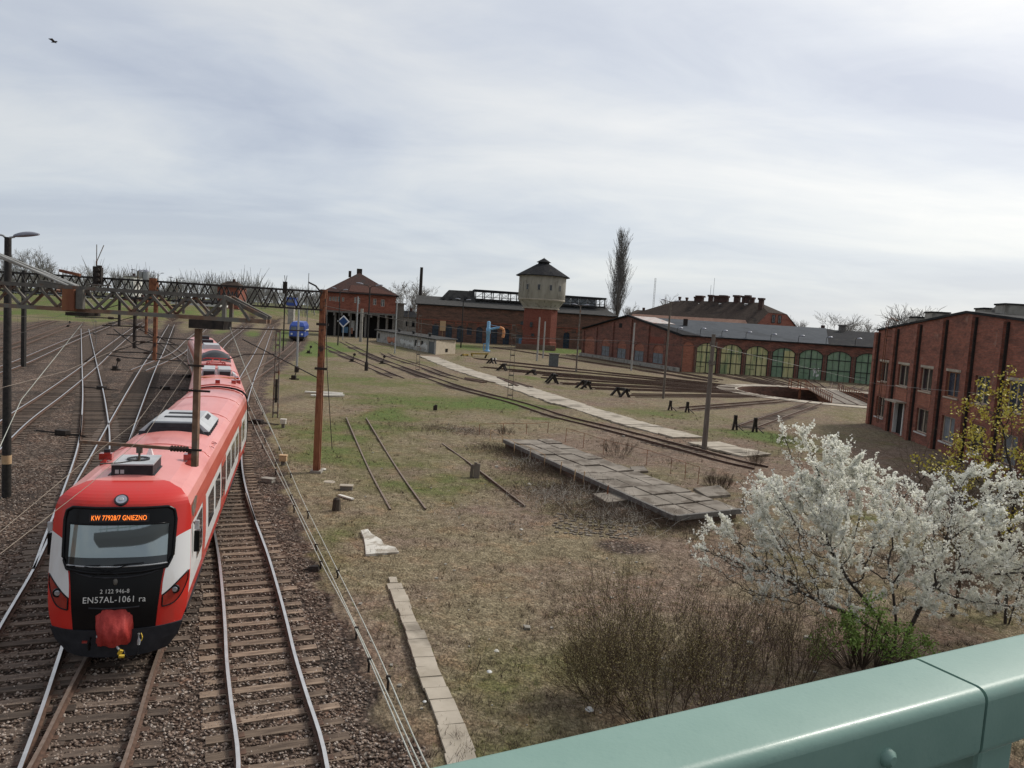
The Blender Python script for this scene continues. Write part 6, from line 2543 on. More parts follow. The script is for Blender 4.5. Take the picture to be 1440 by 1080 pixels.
mb.box((c.x - .08, Y1 - .27, (zt1 + zb1) / 2 - .02), (.20, .10, zt1 - zb1 - .02), 0, 0)
mb.box((c.x + .10, Y1 - .25, (zt1 + zb1) / 2), (.12, .08, zt1 - zb1 - .05), 0, 1)
mb.build('joint_plate', ['rust_bright', 'steel_grey'], ga)
px_ = at(296, 455, Y1)
mb = MB()
mb.box((px_.x, Y1, zb1 - .11), (.60, .4, .15))
mb.build('mounting_plate', 'black_iron', ga)
mb = MB()
p2_ = at(117, 446, Y1)
mb.box((p2_.x, Y1, zb1 - .07), (.34, .5, .06))
mb.build('mounting_plate', 'black_iron', ga)
dpx = at(279, 470, Y1).x
zlow = at(277, 656, Y1).z
mb = MB()
mb.bar((dpx, Y1, zb1 - .2), (dpx, Y1, zlow), .098, .098, 0)
for zq in (at(279, 514, Y1).z, at(279, 549, Y1).z, at(278, 632, Y1).z):
    mb.bar((dpx - .14 - .1 * (zq == at(279, 549, Y1).z), Y1 - .07, zq), (dpx + .14 + .12 * (zq == at(279, 549, Y1).z), Y1 - .07, zq), .03, .035, 1)
mb.build('drop_post', ['steel_rusty', 'black_iron'], ga)
mb = MB()
za = at(200, 628, Y1).z
xl = at(112, 626, Y1).x
mb.bar((xl, Y1, za + .02), (dpx - .45, Y1, za), .055, .055, 0)
mb.tube([(dpx - .45, Y1, za), (dpx - .06, Y1, za - .02)], .025, 6, 1)
for k in range(6):
    mb.tube([(dpx - .43 + .055 * k, Y1, za), (dpx - .41 + .055 * k, Y1, za)], .055, 10, 1)
xh = at(196, 640, Y1).x
mb.bar((xh, Y1, za), (xh, Y1, za - .12), .09, .06, 2)
mb.bar((xh, Y1, za - .1), (xh, Y1, za - .26), .03, .03, 2)
mb.tube([(xh, Y1, za - .24), (xh - .35, Y1, za - .32), (xh - .72, Y1, za - .36)], .012, 5, 2)
mb.build('cantilever_arm', ['steel_rusty', 'insulator', 'steel_grey'], ga)
# tie tubes climbing to the left
mb = MB()
A = at(103, 402, Y1)
for dy, da, db in ((-.12, -.03, (0, 357)), (.02, .04, (0, 363)), (.16, 0, (0, 360))):
    B_ = at(db[0], db[1], Y1)
    Q = A + (B_ - A) * 1.6
    mb.tube([(A.x + da, Y1 + dy, A.z), (Q.x, Y1 + dy, Q.z)], .022, 6, 0)
mb.bar((A.x - .6, Y1, A.z + .02), (A.x + .1, Y1, A.z - .06), .10, .10, 1)
mb.bar((A.x - .42, Y1 + .3, A.z + .26), (A.x - .05, Y1 + .3, A.z + .2), .05, .05, 2)
mb.build('tie_tube', ['cable_grey', 'steel_grey', 'rust_bright'], ga)
mb = MB()
mb.bar((xa + .2, Y1, -.3), (xa + .2, Y1, 9.6), .3)
mb.build('support_column', 'steel_rusty', ga)

Y2 = gp(445, 665).y
gb = thing('catenary_gantry', 'second gantry with a thin dark lattice beam ending at the rusty red mast', 'gantry', (-9.4, Y2, GZ))
mr = gp(445, 665)
xr_ = mr.x
xl_ = -28.5
zt2, zb2 = at(430, 409, Y2).z, at(430, 434.5, Y2).z
mb = MB()
truss(mb, xl_, xr_, Y2, zb2, zt2, .7, .80, .075, .05, 0, 0, 0)
mb.build('truss_beam', ['dark_steel'], gb)
mb = MB()
zm1, zm2 = at(448, 560, Y2).z, zt2 + .12
for y in (-.13, .13):
    mb.bar((xr_, Y2 + y, -.3), (xr_, Y2 + y, zm1), .30, .09, 1)
    mb.bar((xr_, Y2 + y, zm1 + .002), (xr_, Y2 + y, zm2), .27, .09, 0)
mb.bar((xr_, Y2, -.3), (xr_, Y2, zm2 - .1), .12, .22, 0)
for z in (5.1, 7.3):
    mb.bar((xr_ - .25, Y2 - .2, z), (xr_ + .35, Y2 - .2, z), .07, .12, 2)
mb.build('mast', ['rust', 'rust_bright', 'black_iron'], gb)
mb = MB()
mb.box((mr.x, mr.y, -.18), (.55, .5, .25))
mb.build('footing', 'concrete', gb)
mb = MB()
mb.bar((xl_ + .3, Y2, -.3), (xl_ + .3, Y2, zt2), .3)
mb.build('support_column', 'rust', gb)
for k, (x, yb, m, w) in enumerate(((219, 507, 'rust', .16), (190, 490, 'black_iron', .13), (206, 470, 'rust', .10), (168, 458, 'black_iron', .1), (258, 441, 'steel_grey', .1))):
    q = at(x, 440, Y2)
    zb_ = at(x, yb, Y2).z
    mb = MB()
    mb.bar((q.x, Y2, zt2 if k == 0 else zb2), (q.x, Y2, zb_), w, w, 0)
    if k == 0:
        mb.box((q.x + .02, Y2 - .4, (zt2 + zb2) / 2 + .1), (.34, .12, zt2 - zb2 + .1), 0, 0)
    dpo = mb.build('drop_post', m, gb)
    mb = MB()
    zz_ = zb_ + .35
    s_ = -1 if k != 1 else 1
    mb.tube([(q.x, Y2, zz_), (q.x + s_ * .5, Y2, zz_), (q.x + s_ * 2.2, Y2, zz_ - .05)], .03, 6, 0)
    for j in range(4):
        mb.tube([(q.x + s_ * (.3 + .07 * j), Y2, zz_), (q.x + s_ * (.33 + .07 * j), Y2, zz_)], .07, 8, 1)
    mb.tube([(q.x, Y2, zz_ + .7), (q.x + s_ * 2.0, Y2, zz_)], .02, 5, 0)
    mb.build('cantilever_arm', ['dark_steel', 'insulator'], dpo)
mb = MB()
cx = at(322, 461, Y2)
mb.tube([(cx.x, Y2, cx.z), (xr_, Y2, at(451, 466, Y2).z)], .035, 6)
a_, b2_ = at(341, 477, Y2), at(447, 533, Y2)
mb.tube([a_, (xr_, Y2, b2_.z)], .03, 6)
a_, b2_ = at(318, 505, Y2), at(378, 498, Y2)
mb.tube([at(318, 506, Y2), at(345, 498, Y2), at(386, 498, Y2)], .028, 6)
mb.tube([at(150, 470, Y2), at(272, 478, Y2)], .03, 6)
mb.tube([at(160, 463, Y2), at(195, 490, Y2), at(228, 499, Y2)], .03, 6)
mb.tube([at(150, 499, Y2), at(180, 503, Y2), at(264, 508, Y2)], .03, 6)
mb.build('cross_span', 'wire_dark', gb)
# signal standing on the second gantry
q = at(146, 392, Y2)
sgn = thing('light_signal', 'black railway light signal with a forked aerial on top of the gantry', 'signal', (q.x, Y2, zt2))
mb = MB()
zt2 -= .35
mb.box((q.x + .06, Y2 - .5, zt2 + .45), (.24, .2, .8), 0, 0)
mb.box((q.x - .16, Y2 - .5, zt2 + .42), (.16, .14, .95), 0, 0)
mb.tube([(q.x + .06, Y2 - .5, zt2 + .83), (q.x + .06, Y2 - .5, zt2 + .95)], .11, 12, 0)
for k in range(3):
    mb.tube([(q.x + .06, Y2 - .58, zt2 + .22 + .25 * k), (q.x + .06, Y2 - .74, zt2 + .24 + .25 * k)], .085, 10, 0)
mb.box((q.x, Y2 - .5, zt2 + .0), (1.1, .35, .07), 0, 1)
mb.build('signal_head', ['black_iron', 'steel_grey'], sgn)
mb = MB()
v0 = Vector((q.x - .1, Y2 - .5, zt2 + .9))
mb.tube([v0, v0 + Vector((0, 0, .25))], .04, 6)
mb.tube([v0 + Vector((0, 0, .2)), at(136, 344, Y2)], .022, 5)
mb.tube([v0 + Vector((0, 0, .2)), at(146, 345, Y2)], .022, 5)
mb.build('aerial', 'steel_grey', sgn)
zt2 += .35
q = at(398, 405, 110)
q2 = at(398, 398, 110)
# signal seen over the beam near the brick house
p = gp(398, 495)
sg2 = thing('light_signal', 'small dark signal with twin aerials seen over the gantry beam left of the brick house', 'signal', p)
mb = MB()
zt_ = hgt(p, 398, 400)
mb.tube([(p.x, p.y, GZ), (p.x, p.y, zt_)], .12, 6)
mb.box((p.x, p.y - .2, zt_ - .5), (.7, .3, 2.0))
for s in (-1, 1):
    mb.tube([(p.x, p.y, zt_), (p.x + s * .22, p.y, zt_ + 1.6)], .05, 4)
mb.build('signal_head', 'black_iron', sg2)
mb = MB()      # hooked bracket on top of the rusty mast
mb.tube([at(434, 397, Y2), at(444, 402, Y2), at(449, 408, Y2), Vector((xr_, Y2, zt2))], .045, 6)
mb.build('hook_bracket', 'dark_steel', gb)

# ------------------------------------------------------------------ wires
mat('cable_tan', (.25, .20, .155), (.33, .27, .21), 5, .7)


def wire(label, pts, r=.012, mat_='wire_dark', group=None, name='overhead_wire', sag=0):
    P = []
    for (x0, y0, Y0), (x1, y1, Y1_) in zip(pts, pts[1:]):
        A, B_ = at(x0, y0, Y0), at(x1, y1, Y1_)
        for k in range(8):
            f = k / 8
            P.append(A * (1 - f) + B_ * f - Vector((0, 0, sag * 4 * f * (1 - f))))
    P.append(B_)
    mb = MB()
    mb.tube(P, r, 5)
    return tag(mb.build(name, mat_, None, loc=P[0], uv=False), label, 'wire', group)


WG = 'overhead wires of the tracks'
wire('pale contact wire crossing the bright rails left of the train, upper one', [(0, 748, 8.5), (110, 656, 11), (196, 590, 13.5), (262, 500, 37)], .0045, 'cable_tan', WG)
wire('pale contact wire crossing the bright rails left of the train, lower one', [(0, 779, 8.2), (125, 682, 11), (206, 610, 13.5), (272, 510, 37)], .0045, 'cable_tan', WG)
wire('pale wire slanting up past the lamp post to the near gantry', [(-10, 650, 9), (30, 562, 11), (118, 452, 13.5)], .005, 'wire_pale', WG)
wire('pale wire leaving the lamp post towards the mid tracks', [(-5, 547, 12), (92, 522, 20), (190, 480, 37)], .006, 'cable_tan', WG)
wire('pale wire dropping from the near gantry end to the masts right of the train', [(323, 460, 13.5), (356, 546, 11.5), (395, 633, 10)], .004, 'wire_pale', WG)
wire('thin wire spanning from the wooden pole over the yard to the rusty mast', [(1000, 486, 52), (725, 470, 60), (455, 430, 37.3)], .014, 'wire_dark', WG, sag=.2)
wire('thin wire running from the wooden pole towards the workshop wall', [(1000, 486, 52), (1238, 541, 72), (1420, 557, 50)], .012, 'cable_grey', WG)
wire('thin wire between the twin mast and the brick gable mast', [(721, 475, 78), (895, 480, 143)], .02, 'wire_dark', WG)
wire('thin vertical stay hanging down beside the rusty mast', [(458, 420, 37.4), (460, 520, 37), (467, 632, 39)], .02, 'wire_dark', WG)

for k_, (ti, o_, lab) in enumerate(((2, 0, 'catenary pair over the bright track left of the train'), (1, 0, 'catenary pair over the right hand track behind the train'), (4, 0, 'catenary pair over the diagonal crossing track'), (3, 0, 'catenary pair over the curved turnout track'))):
    cc = [p for p in TRACKS[ti]['c'] if Y2 - 1 < p.y < 125]
    if len(cc) < 8:
        continue
    mb = MB()
    P1 = [Vector((p.x, p.y, 5.35)) for p in cc[::6]]
    mb.tube(P1, .011, 4, 0, False)
    n_ = len(P1)
    P2 = [Vector((p.x, p.y, 6.0 + .75 * abs(2 * ((i / n_ * 2) % 1) - 1))) for i, p in enumerate(P1)]
    mb.tube(P2, .011, 4, 0, False)
    for i in range(1, n_, 2):
        mb.tube([P1[i], P2[i]], .006, 3, 0, False)
    tag(mb.build('overhead_wire', 'wire_dark', None, loc=P1[0], uv=False), lab, 'wire', WG)

# point rods beside the bright track
RG = 'pale rods running beside the right track'
for k, (pts, lab) in enumerate((([(345, 570), (362, 610), (408, 700), (450, 788), (496, 876), (577, 1064), (600, 1118)], 'left pale signal rod of the three beside the right track'),
                                ([(348, 566), (372, 615), (415, 707), (462, 801), (521, 925), (584, 1062), (610, 1118)], 'middle pale signal rod of the three beside the right track'),
                                ([(352, 545), (395, 633), (424, 700), (471, 795), (528, 911), (593, 1061), (622, 1118)], 'right pale signal rod of the three beside the right track'))):
    P = spline([gp(x, y, .06) for x, y in pts], .8)
    root = thing('signal_rod', lab, 'rod', (P[0].x, P[0].y, GZ), 0, RG)
    mb = MB()
    mb.tube(P, .017, 6, 0, True)
    mb.build('rod', 'wire_pale', root)
    mb = MB()
    for i in range(4, len(P), 9):
        mb.bar(P[i] - Vector((0, 0, .4)), P[i] - Vector((0, 0, .02)), .05, .05, 0)
        mb.box(P[i], (.10, .06, .08), 0, 0)
    mb.build('roller_post', 'black_iron', root)

# ------------------------------------------------------------------ small trackside things
def smallbox(name, label, cat, px, size, mat_, rz=0, lid=None, leg=None, bev=.01, z=None):
    p = gp(*px)
    root = thing(name, label, cat, (p.x, p.y, GZ))
    h = size[2]
    lz = leg or 0
    mb = MB()
    mb.box((p.x, p.y, GZ + lz + h / 2), size, rz)
    mb.build('body', mat_, root, bevel=bev)
    if lid:
        mb = MB()
        mb.box((p.x, p.y, GZ + lz + h + .025), (size[0] * 1.12, size[1] * 1.12, .05), rz)
        mb.build('lid', lid, root, bevel=.008)
    if leg:
        mb = MB()
        mb.box((p.x, p.y, GZ + lz / 2 - .05), (size[0] * .55, size[1] * .55, lz + .1), rz)
        mb.build('pedestal', 'concrete_dark', root)
    return root


smallbox('junction_box', 'white junction box on a pedestal beside the rods', 'box', (398, 602), (.36, .3, .28), 'concrete_white', .1, 'plank_white', .3)
smallbox('junction_box', 'tan wooden topped junction box on a pedestal beside the rods', 'box', (398, 655), (.36, .3, .28), 'wood_orange', .1, 'wood_orange', .25)
smallbox('point_motor', 'flat grey point motor cover between train and rods', 'box', (377, 678), (.55, .35, .16), 'concrete', -.2, 'concrete')
for x_, y_, lab_ in ((143, 548, 'dark point motor between the crossing tracks below the gantry'), (232, 548, 'dark point motor right of the rails running beside the train'), (262, 531, 'dark point motor hidden close to the left flank of the train middle'), (88, 612, 'dark point motor left of the curved turnout rail'), (130, 470, 'far dark point motor under the gantry mounting plate'), (362, 596, 'dark point motor by the rods right of the train')):
    p = gp(x_, y_)
    r_ = thing('point_motor', lab_, 'device', p, 0, 'dark point motors of the yard')
    mb = MB()
    mb.box((p.x, p.y, GZ + .16), (.75, .42, .3), -.25)
    mb.build('body', 'black_iron', r_, bevel=.03)
    mb = MB()
    for q_ in (-.1, .12):
        mb.tube([(p.x - 1.9, p.y + .45 + q_, GZ + .1), (p.x + 1.6, p.y - .4 + q_, GZ + .1)], .025, 5)
    mb.build('rod', 'dark_steel', r_)
p = gp(441, 803)
mb = MB()
mb.hexa([(p.x - .22, p.y - .15, GZ), (p.x + .2, p.y - .15, GZ), (p.x + .2, p.y + .15, GZ), (p.x - .22, p.y + .15, GZ), (p.x - .15, p.y - .08, GZ + .16), (p.x + .16, p.y - .12, GZ + .2), (p.x + .14, p.y + .1, GZ + .2), (p.x - .15, p.y + .1, GZ + .14)])
mb.tube([(p.x - .3, p.y - .1, GZ + .05), (p.x - .1, p.y - .1, GZ + .12)], .03, 6)
tag(mb.build('track_device', 'black_iron', None, loc=(p.x, p.y, GZ), bevel=.01), 'small black track device lying on the ballast beside the rods', 'device')
p = gp(667, 670)
st = thing('timber_stub', 'group of three short dark upright timbers in the grass', 'post', p)
for dx, h in ((-.16, .62), (.02, .75), (.18, .68)):
    mb = MB()
    mb.bar((p.x + dx, p.y, GZ - .1), (p.x + dx + .02, p.y + .02, GZ + h), .16, .18)
    mb.build('timber', 'wood_pole', st)
p = gp(612, 576)
mb = MB()
mb.box((p.x, p.y, GZ + .15), (.34, .3, .4))
mb.box((p.x + .05, p.y, GZ + .38), (.24, .2, .1))
tag(mb.build('point_stump', 'black_iron', None, loc=p, bevel=.02), 'small black box stump alone in the mid meadow', 'stump')
for i, (pts, lab) in enumerate((([(429, 553), (455, 555), (481, 556)], 'weathered white plank behind the rusty mast foot'), ([(437, 558), (462, 559), (483, 558)], 'second weathered plank lying just before the first behind the rusty mast'))):
    a, b = gp(*pts[0]), gp(*pts[2])
    mb = MB()
    mb.bar(a + Vector((0, 0, .15)), b + Vector((0, 0, .12)), .45, .12)
    mb.bar(a * .7 + b * .3 + Vector((0, .3, .22)), b + Vector((0, .25, .2)), .25, .08)
    tag(mb.build('plank', 'plank_white', None, loc=a), lab, 'plank')
p = gp(463, 678)
mb = MB()
mb.lathe([(0, .04), (.27, .04), (.30, .0), (.30, -.1)], p, 18)
tag(mb.build('manhole_cover', 'concrete_pale', None, loc=p), 'round pale manhole cover beside the rusty mast', 'cover')
smallbox('concrete_block', 'grey concrete block with a light top near the weathered stump', 'block', (487, 690), (.55, .35, .22), 'concrete_dark', .1, 'concrete_pale')
p = gp(473, 718)
mb = MB()
mb.lathe([(.2, -.05), (.17, .2), (.15, .48), (.08, .55), (0, .53)], p, 9)
tag(mb.build('tree_stump', 'wood_dark', None, loc=p), 'dark weathered stump in a grass tuft near the concrete block', 'stump')
a, b = gp(477, 698), gp(496, 705)
mb = MB()
mb.bar(a + Vector((0, 0, .06)), b + Vector((0, 0, .1)), .16, .06)
tag(mb.build('plank', 'plank_white', None, loc=a), 'short pale board lying between the stump and the concrete block', 'plank')
# yard point levers
for i, (x, y, lab) in enumerate(((495, 509, 'small black point lever left of the dark foot lamp'), (537, 512, 'small black point lever right of the dark foot lamp'), (434, 497, 'black point lever beside the rusty mast in the far grass'), (413, 534, 'black dwarf signal by the curve in front of the masts'), (162, 521, 'black dwarf signal between the crossing tracks at the left'), (96, 460, 'small black lever far left below the gantry'))):
    p = gp(x, y)
    mb = MB()
    mb.box((p.x, p.y, GZ + .25), (.5, .35, .5))
    mb.tube([(p.x + .1, p.y, GZ + .4), (p.x + .35, p.y, GZ + 1.25)], .05, 6)
    mb.tube([(p.x + .35, p.y - .12, GZ + 1.2), (p.x + .35, p.y + .12, GZ + 1.2)], .22, 10)
    mb.bar((p.x - .5, p.y, GZ + .1), (p.x + .6, p.y, GZ + .1), .12)
    tag(mb.build('point_lever', 'black_iron', None, loc=p), lab, 'lever', 'black point levers of the yard')
# litter
for x, y, s, lab, m in ((698, 918, .1, 'flat pale scrap lying in the brown grass', 'stone_pale'), (688, 947, .085, 'crumpled whitish plastic bag in the grass', 'litter'), (597, 989, .06, 'small white cup lying beside the narrow slab path', 'litter'), (829, 1001, .12, 'torn white plastic at the foot of the dark bush', 'litter'), (733, 746, .1, 'white pebble in the middle of the field', 'stone_pale'), (455, 662, .2, 'pale stone at the foot of the rusty mast', 'stone_pale'), (744, 682, .14, 'pale flat stone in front of the brush', 'stone_pale'), (810, 657, .3, 'pale block lying beside the dock edge', 'stone_pale'), (1108, 1, .1, '', '')):
    if not lab:
        continue
    p = gp(x, y)
    mb = MB()
    pts = []
    for i in range(6):
        pts.append([(p.x + s * (1 - .1 * i) * sin(pi * i / 5) ** .6 * cos(t) * random.uniform(.75, 1.15), p.y + s * sin(pi * i / 5) ** .6 * sin(t) * random.uniform(.7, 1.1), GZ + .02 + s * .65 * i / 5) for t in np.linspace(0, 2 * pi, 8)[:-1]])
    for r_ in pts:
        r_.append(r_[0])
    mb.grid(pts, 0, False)
    tag(mb.build('litter' if m == 'litter' else 'stone', m, None, loc=p), lab, 'litter' if m == 'litter' else 'stone')

# ------------------------------------------------------------------ blue locomotive
p = gp(417, 480.5)
lc = thing('diesel_locomotive', 'blue locomotive standing on the curved track below the gantry beam', 'locomotive', p, radians(12))
lc['_w'] = 0
del lc['_w']
W2 = 1.72
mb = MB()
mb.hexa([(-W2, 0, 1.1), (W2, 0, 1.1), (W2, 16, 1.1), (-W2, 16, 1.1), (-W2, .5, 3.6), (W2, .5, 3.6), (W2, 16, 3.6), (-W2, 16, 3.6)])
mb.hexa([(-W2, .5, 3.602), (W2, .5, 3.602), (W2, 16, 3.602), (-W2, 16, 3.602), (-W2 * .7, 1.4, 4.5), (W2 * .7, 1.4, 4.5), (W2 * .7, 15.5, 4.5), (-W2 * .7, 15.5, 4.5)])
mb.build('body', 'loco_blue', lc, bevel=.08)
mb = MB()
for s in (-1, 1):
    mb.add([(s * .15, .27, 2.5), (s * 1.45, .27, 2.5), (s * 1.4, .44, 3.4), (s * .15, .44, 3.4)], [(0, 1, 2, 3)])
mb.build('cab_window', 'window_board', lc)
for s in (-1, 1):
    mb = MB()
    mb.tube([(s * 1.15, .02, 1.75), (s * 1.15, -.12, 1.75)], .24, 12)
    mb.build('headlight', 'sign_white', lc)
mb = MB()
mb.box((0, 8, .75), (2.9, 15, .7))
mb.box((0, 0, .95), (3.3, .5, .5))
for y in (2.5, 5, 11, 13.5):
    for s in (-.8, .8):
        mb.tube([(s - .08, y, .5), (s + .08, y, .5)], .5, 14)
mb.build('underframe', 'black_iron', lc)
for s in (-1, 1):
    mb = MB()
    mb.tube([(s * .9, -.6, 1.05), (s * .9, -.2, 1.05)], .22, 10)
    mb.build('buffer', 'black_iron', lc)
mb = MB()
mb.add([(-W2 - .01, .6, 2.3), (-W2 - .01, 16, 2.3), (-W2 - .01, 16, 2.7), (-W2 - .01, .6, 2.7)], [(0, 1, 2, 3)])
mb.add([(W2 + .01, .6, 2.3), (W2 + .01, 16, 2.3), (W2 + .01, 16, 2.7), (W2 + .01, .6, 2.7)], [(0, 1, 2, 3)])
mb.build('side_stripe', 'paint_white', lc)
q = at(409, 424, 300)
bw = thing('signal_cabin', 'distant blue cabin on a pale tower seen through the gantry lattice above the locomotive', 'cabin', (q.x, 300, GZ))
mb = MB()
mb.box((q.x, 301.5, q.z), (3.4, 3, 3.2))
mb.build('cabin', 'loco_blue', bw)
mb = MB()
mb.box((q.x, 299.97, q.z + .2), (2.6, .08, 1.2))
mb.build('window', 'window_board', bw)
mb = MB()
mb.box((q.x, 301.5, (q.z - 1.6) / 2), (2.2, 2.2, q.z - 1.6))
mb.build('tower', 'shed_render', bw)
# ------------------------------------------------------------------ vegetation
def colonize(bases, att, step, di, dk, iters=90, trop=(0, 0, .05), rtip=.006, power=2.3, jit=.12):
    """space colonisation: branches grow from base polylines into the attractor cloud"""
    nodes, par = [], []
    for line in bases:
        prev = -1
        for p in line:
            nodes.append(np.array(p, float))
            par.append(prev)
            prev = len(nodes) - 1
    att = np.array(att, float)
    A = np.array(nodes)
    near = np.full(len(att), 1e9)
    who = np.zeros(len(att), int)

    def upd(new, off):
        nonlocal near, who
        if len(new) == 0 or len(att) == 0:
            return
        D = np.linalg.norm(att[:, None, :] - new[None, :, :], axis=2)
        m = D.argmin(1)
        d = D[np.arange(len(att)), m]
        b = d < near
        near = np.where(b, d, near)
        who = np.where(b, m + off, who)
    upd(A, 0)
    for _ in range(iters):
        keep = near > dk
        att, near, who = att[keep], near[keep], who[keep]
        act = near < di
        if not act.any():
            break
        idx = np.unique(who[act])
        new = []
        off = len(nodes)
        for i in idx:
            s = act & (who == i)
            v = att[s] - nodes[i]
            v /= np.maximum(np.linalg.norm(v, axis=1, keepdims=True), 1e-6)
            d = v.mean(0) + np.array(trop) + RNG.normal(size=3) * jit
            d /= max(np.linalg.norm(d), 1e-6)
            q = nodes[i] + d * step
            nodes.append(q)
            par.append(int(i))
            new.append(q)
        upd(np.array(new), off)
    n = len(nodes)
    area = np.zeros(n)
    kids = np.zeros(n, int)
    for i in range(n):
        if par[i] >= 0:
            kids[par[i]] += 1
    for i in range(n - 1, -1, -1):
        if kids[i] == 0:
            area[i] += rtip ** power
        if par[i] >= 0:
            area[par[i]] += area[i]
    rad = area ** (1 / power)
    S = [(*nodes[par[i]], *nodes[i], min(rad[par[i]], rad[i] * 1.5), rad[i]) for i in range(n) if par[i] >= 0]
    return np.array(S), rad


def ell(c, r, n, hollow=.0):
    v = RNG.normal(size=(n, 3))
    v /= np.linalg.norm(v, axis=1, keepdims=True)
    u = (hollow + (1 - hollow) * RNG.random((n, 1))) ** (1 / 3)
    return np.array(c) + v * u * np.array(r)


def local(V, p):
    return V - np.array([p.x, p.y, p.z])


# ---- blossom tree
bp0 = gp(1262, 925)
bt = thing('blossom_tree', 'broad tree covered in white spring blossom above the bridge rail', 'tree', bp0)
bx, by = bp0.x, bp0.y
base_lines = [[(bx + .1, by, GZ - .1), (bx + .2, by + .05, .4), (bx + .45, by + .1, 1.0), (bx + .75, by + .2, 1.6)],
              [(bx - .15, by, GZ - .1), (bx - .3, by, .3), (bx - .6, by, .8), (bx - 1.0, by - .05, 1.3), (bx - 1.5, by - .1, 1.8)],
              [(bx, by + .1, GZ - .1), (bx - .05, by + .2, .8), (bx - .15, by + .4, 1.7)],
              [(bx - .3, by - .1, GZ), (bx - .8, by - .3, .6), (bx - 1.6, by - .5, 1.1), (bx - 2.4, by - .6, 1.35)]]
att = np.concatenate([
    ell((bx - .3, by + .9, 3.2), (2.9, 2.2, 1.55), 760, .25), ell((bx + 2.7, by + 1.2, 3.3), (2.6, 2.0, 1.6), 600, .25), ell((bx - 2.6, by + .7, 3.2), (1.6, 1.5, 1.3), 300, .2),
    ell((bx - 2.0, by + 1.0, 4.9), (.75, .9, .9), 130), ell((bx - 2.9, by + 1.2, 5.2), (.5, .5, .8), 70), ell((bx - 3.0, by - .2, 2.0), (2.0, 1.3, .9), 380), ell((bx + .9, by + .4, 1.6), (1.6, 1.3, .8), 170),
    ell((bx - 1.2, by + 1.2, 4.9), (.6, .6, .7), 70), ell((bx + 4.4, by + .5, 2.2), (1.6, 1.2, 1.0), 160), ell((bx + 2.4, by + 1.3, 4.85), (.7, .7, .5), 50), ell((bx + 3.9, by + 1.0, 4.3), (.8, .8, .6), 60),
    ell((bx - 4.2, by + .5, 2.4), (1.7, 1.3, .9), 330), ell((bx - 3.0, by - .3, 1.5), (1.9, 1.0, .6), 240), ell((bx - 3.9, by + .6, 3.9), (.9, .9, .6), 90), ell((bx + 3.2, by + .3, 1.4), (1.6, 1.0, .6), 150), ell((bx - 1.2, by + .2, 1.3), (1.2, .9, .6), 130)])
S, rad = colonize(base_lines, att, .16, 2.2, .26, 100, (0, 0, .06), .0055, 2.35, .16)
tw_, bl = [], []
for s in S:
    if s[7] < .02:
        p, q = np.array(s[:3]), np.array(s[3:6])
        bare = q[2] < 2.35 - .12 * (q[0] - bx + 2) and q[0] < bx + .1
        dens = .12 + 1.5 * float(np.clip((vnoise(np.array([q[0] * 1.0 + q[2] * .7]), np.array([q[1] + q[2] * .9]), .55, 91)[0] - .33) * 2.6, 0, 1))
        for _ in range(RNG.poisson(2.6 if bare else .5 + .75 * dens)):
            a = p + (q - p) * RNG.random()
            d = RNG.normal(size=3) * .8 + np.array([(a[0] - bx) * .18, 0, .85])
            d /= np.linalg.norm(d)
            L = RNG.uniform(.12, .5)
            e = a + d * L
            tw_.append((*a, *e, .004, .0025))
            if bare and RNG.random() < .86:
                continue
            m = int(L * 135 * dens * RNG.uniform(.5, 1.4))
            t = RNG.random((m, 1))
            bl.append(a + (e - a) * t + RNG.normal(size=(m, 3)) * .024)
        if not bare or RNG.random() < .25:
            m = RNG.poisson(10 * dens)
            bl.append(p + (q - p) * RNG.random((m, 1)) + RNG.normal(size=(m, 3)) * .035)
V, F = segs_mesh(S, 6)
o = raw_mesh('trunk', local(V, bp0), F, 'bark', None, True)
o.parent = bt
V, F = segs_mesh(tw_, 3)
o = raw_mesh('twig', local(V, bp0), F, 'bark', None, True)
o.parent = bt
bl = np.concatenate(bl)
V, F = leaf_quads(bl, .056, 1.0)
o = raw_mesh('blossom', local(V, bp0), F, 'petal')
o.parent = bt
print('blossom', len(bl), 'segs', len(S))

# ---- dark twiggy bush in front, growing in three clumps
def stems(c, n, rx, ry, h, lean, r=.012, kids=(2.2, 1.4), tilt=(0, 0), depth=2, wob=.1):
    segs, tips = [], []
    for _ in range(n):
        a = RNG.uniform(0, 2 * pi)
        q = RNG.random() ** .5
        b = (c[0] + rx * q * cos(a), c[1] + ry * q * sin(a), GZ - .05)
        d = (cos(a) * q * lean + tilt[0] + RNG.normal() * .12, sin(a) * q * lean + tilt[1] + RNG.normal() * .12, 1)
        grow(segs, tips, b, d, h * RNG.uniform(.55, 1.05), r * RNG.uniform(.7, 1.4), depth, list(kids), .45, .12, .55, wob, 5, .3, .0025)
    return np.array(segs), np.array(tips)


def shrub(name, label, c, n, rx, ry, h, lean, bark='bark_brown', leaf=None, ls=.03, ln=0, group=None, cat='bush', **kw):
    root = thing(name, label, cat, (c[0], c[1], GZ), 0, group)
    S, T = stems(c, n, rx, ry, h, lean, **kw)
    V, F = segs_mesh(S, 3)
    o = raw_mesh('stem', V - np.array([c[0], c[1], GZ]), F, bark, None, True)
    o.parent = root
    if leaf and ln:
        P = np.repeat(T[:, :3], ln, axis=0) + RNG.normal(size=(len(T) * ln, 3)) * np.array([.05, .05, .05])
        V, F = leaf_quads(P, ls, .3)
        o = raw_mesh('foliage', V - np.array([c[0], c[1], GZ]), F, leaf)
        o.parent = root
    return root


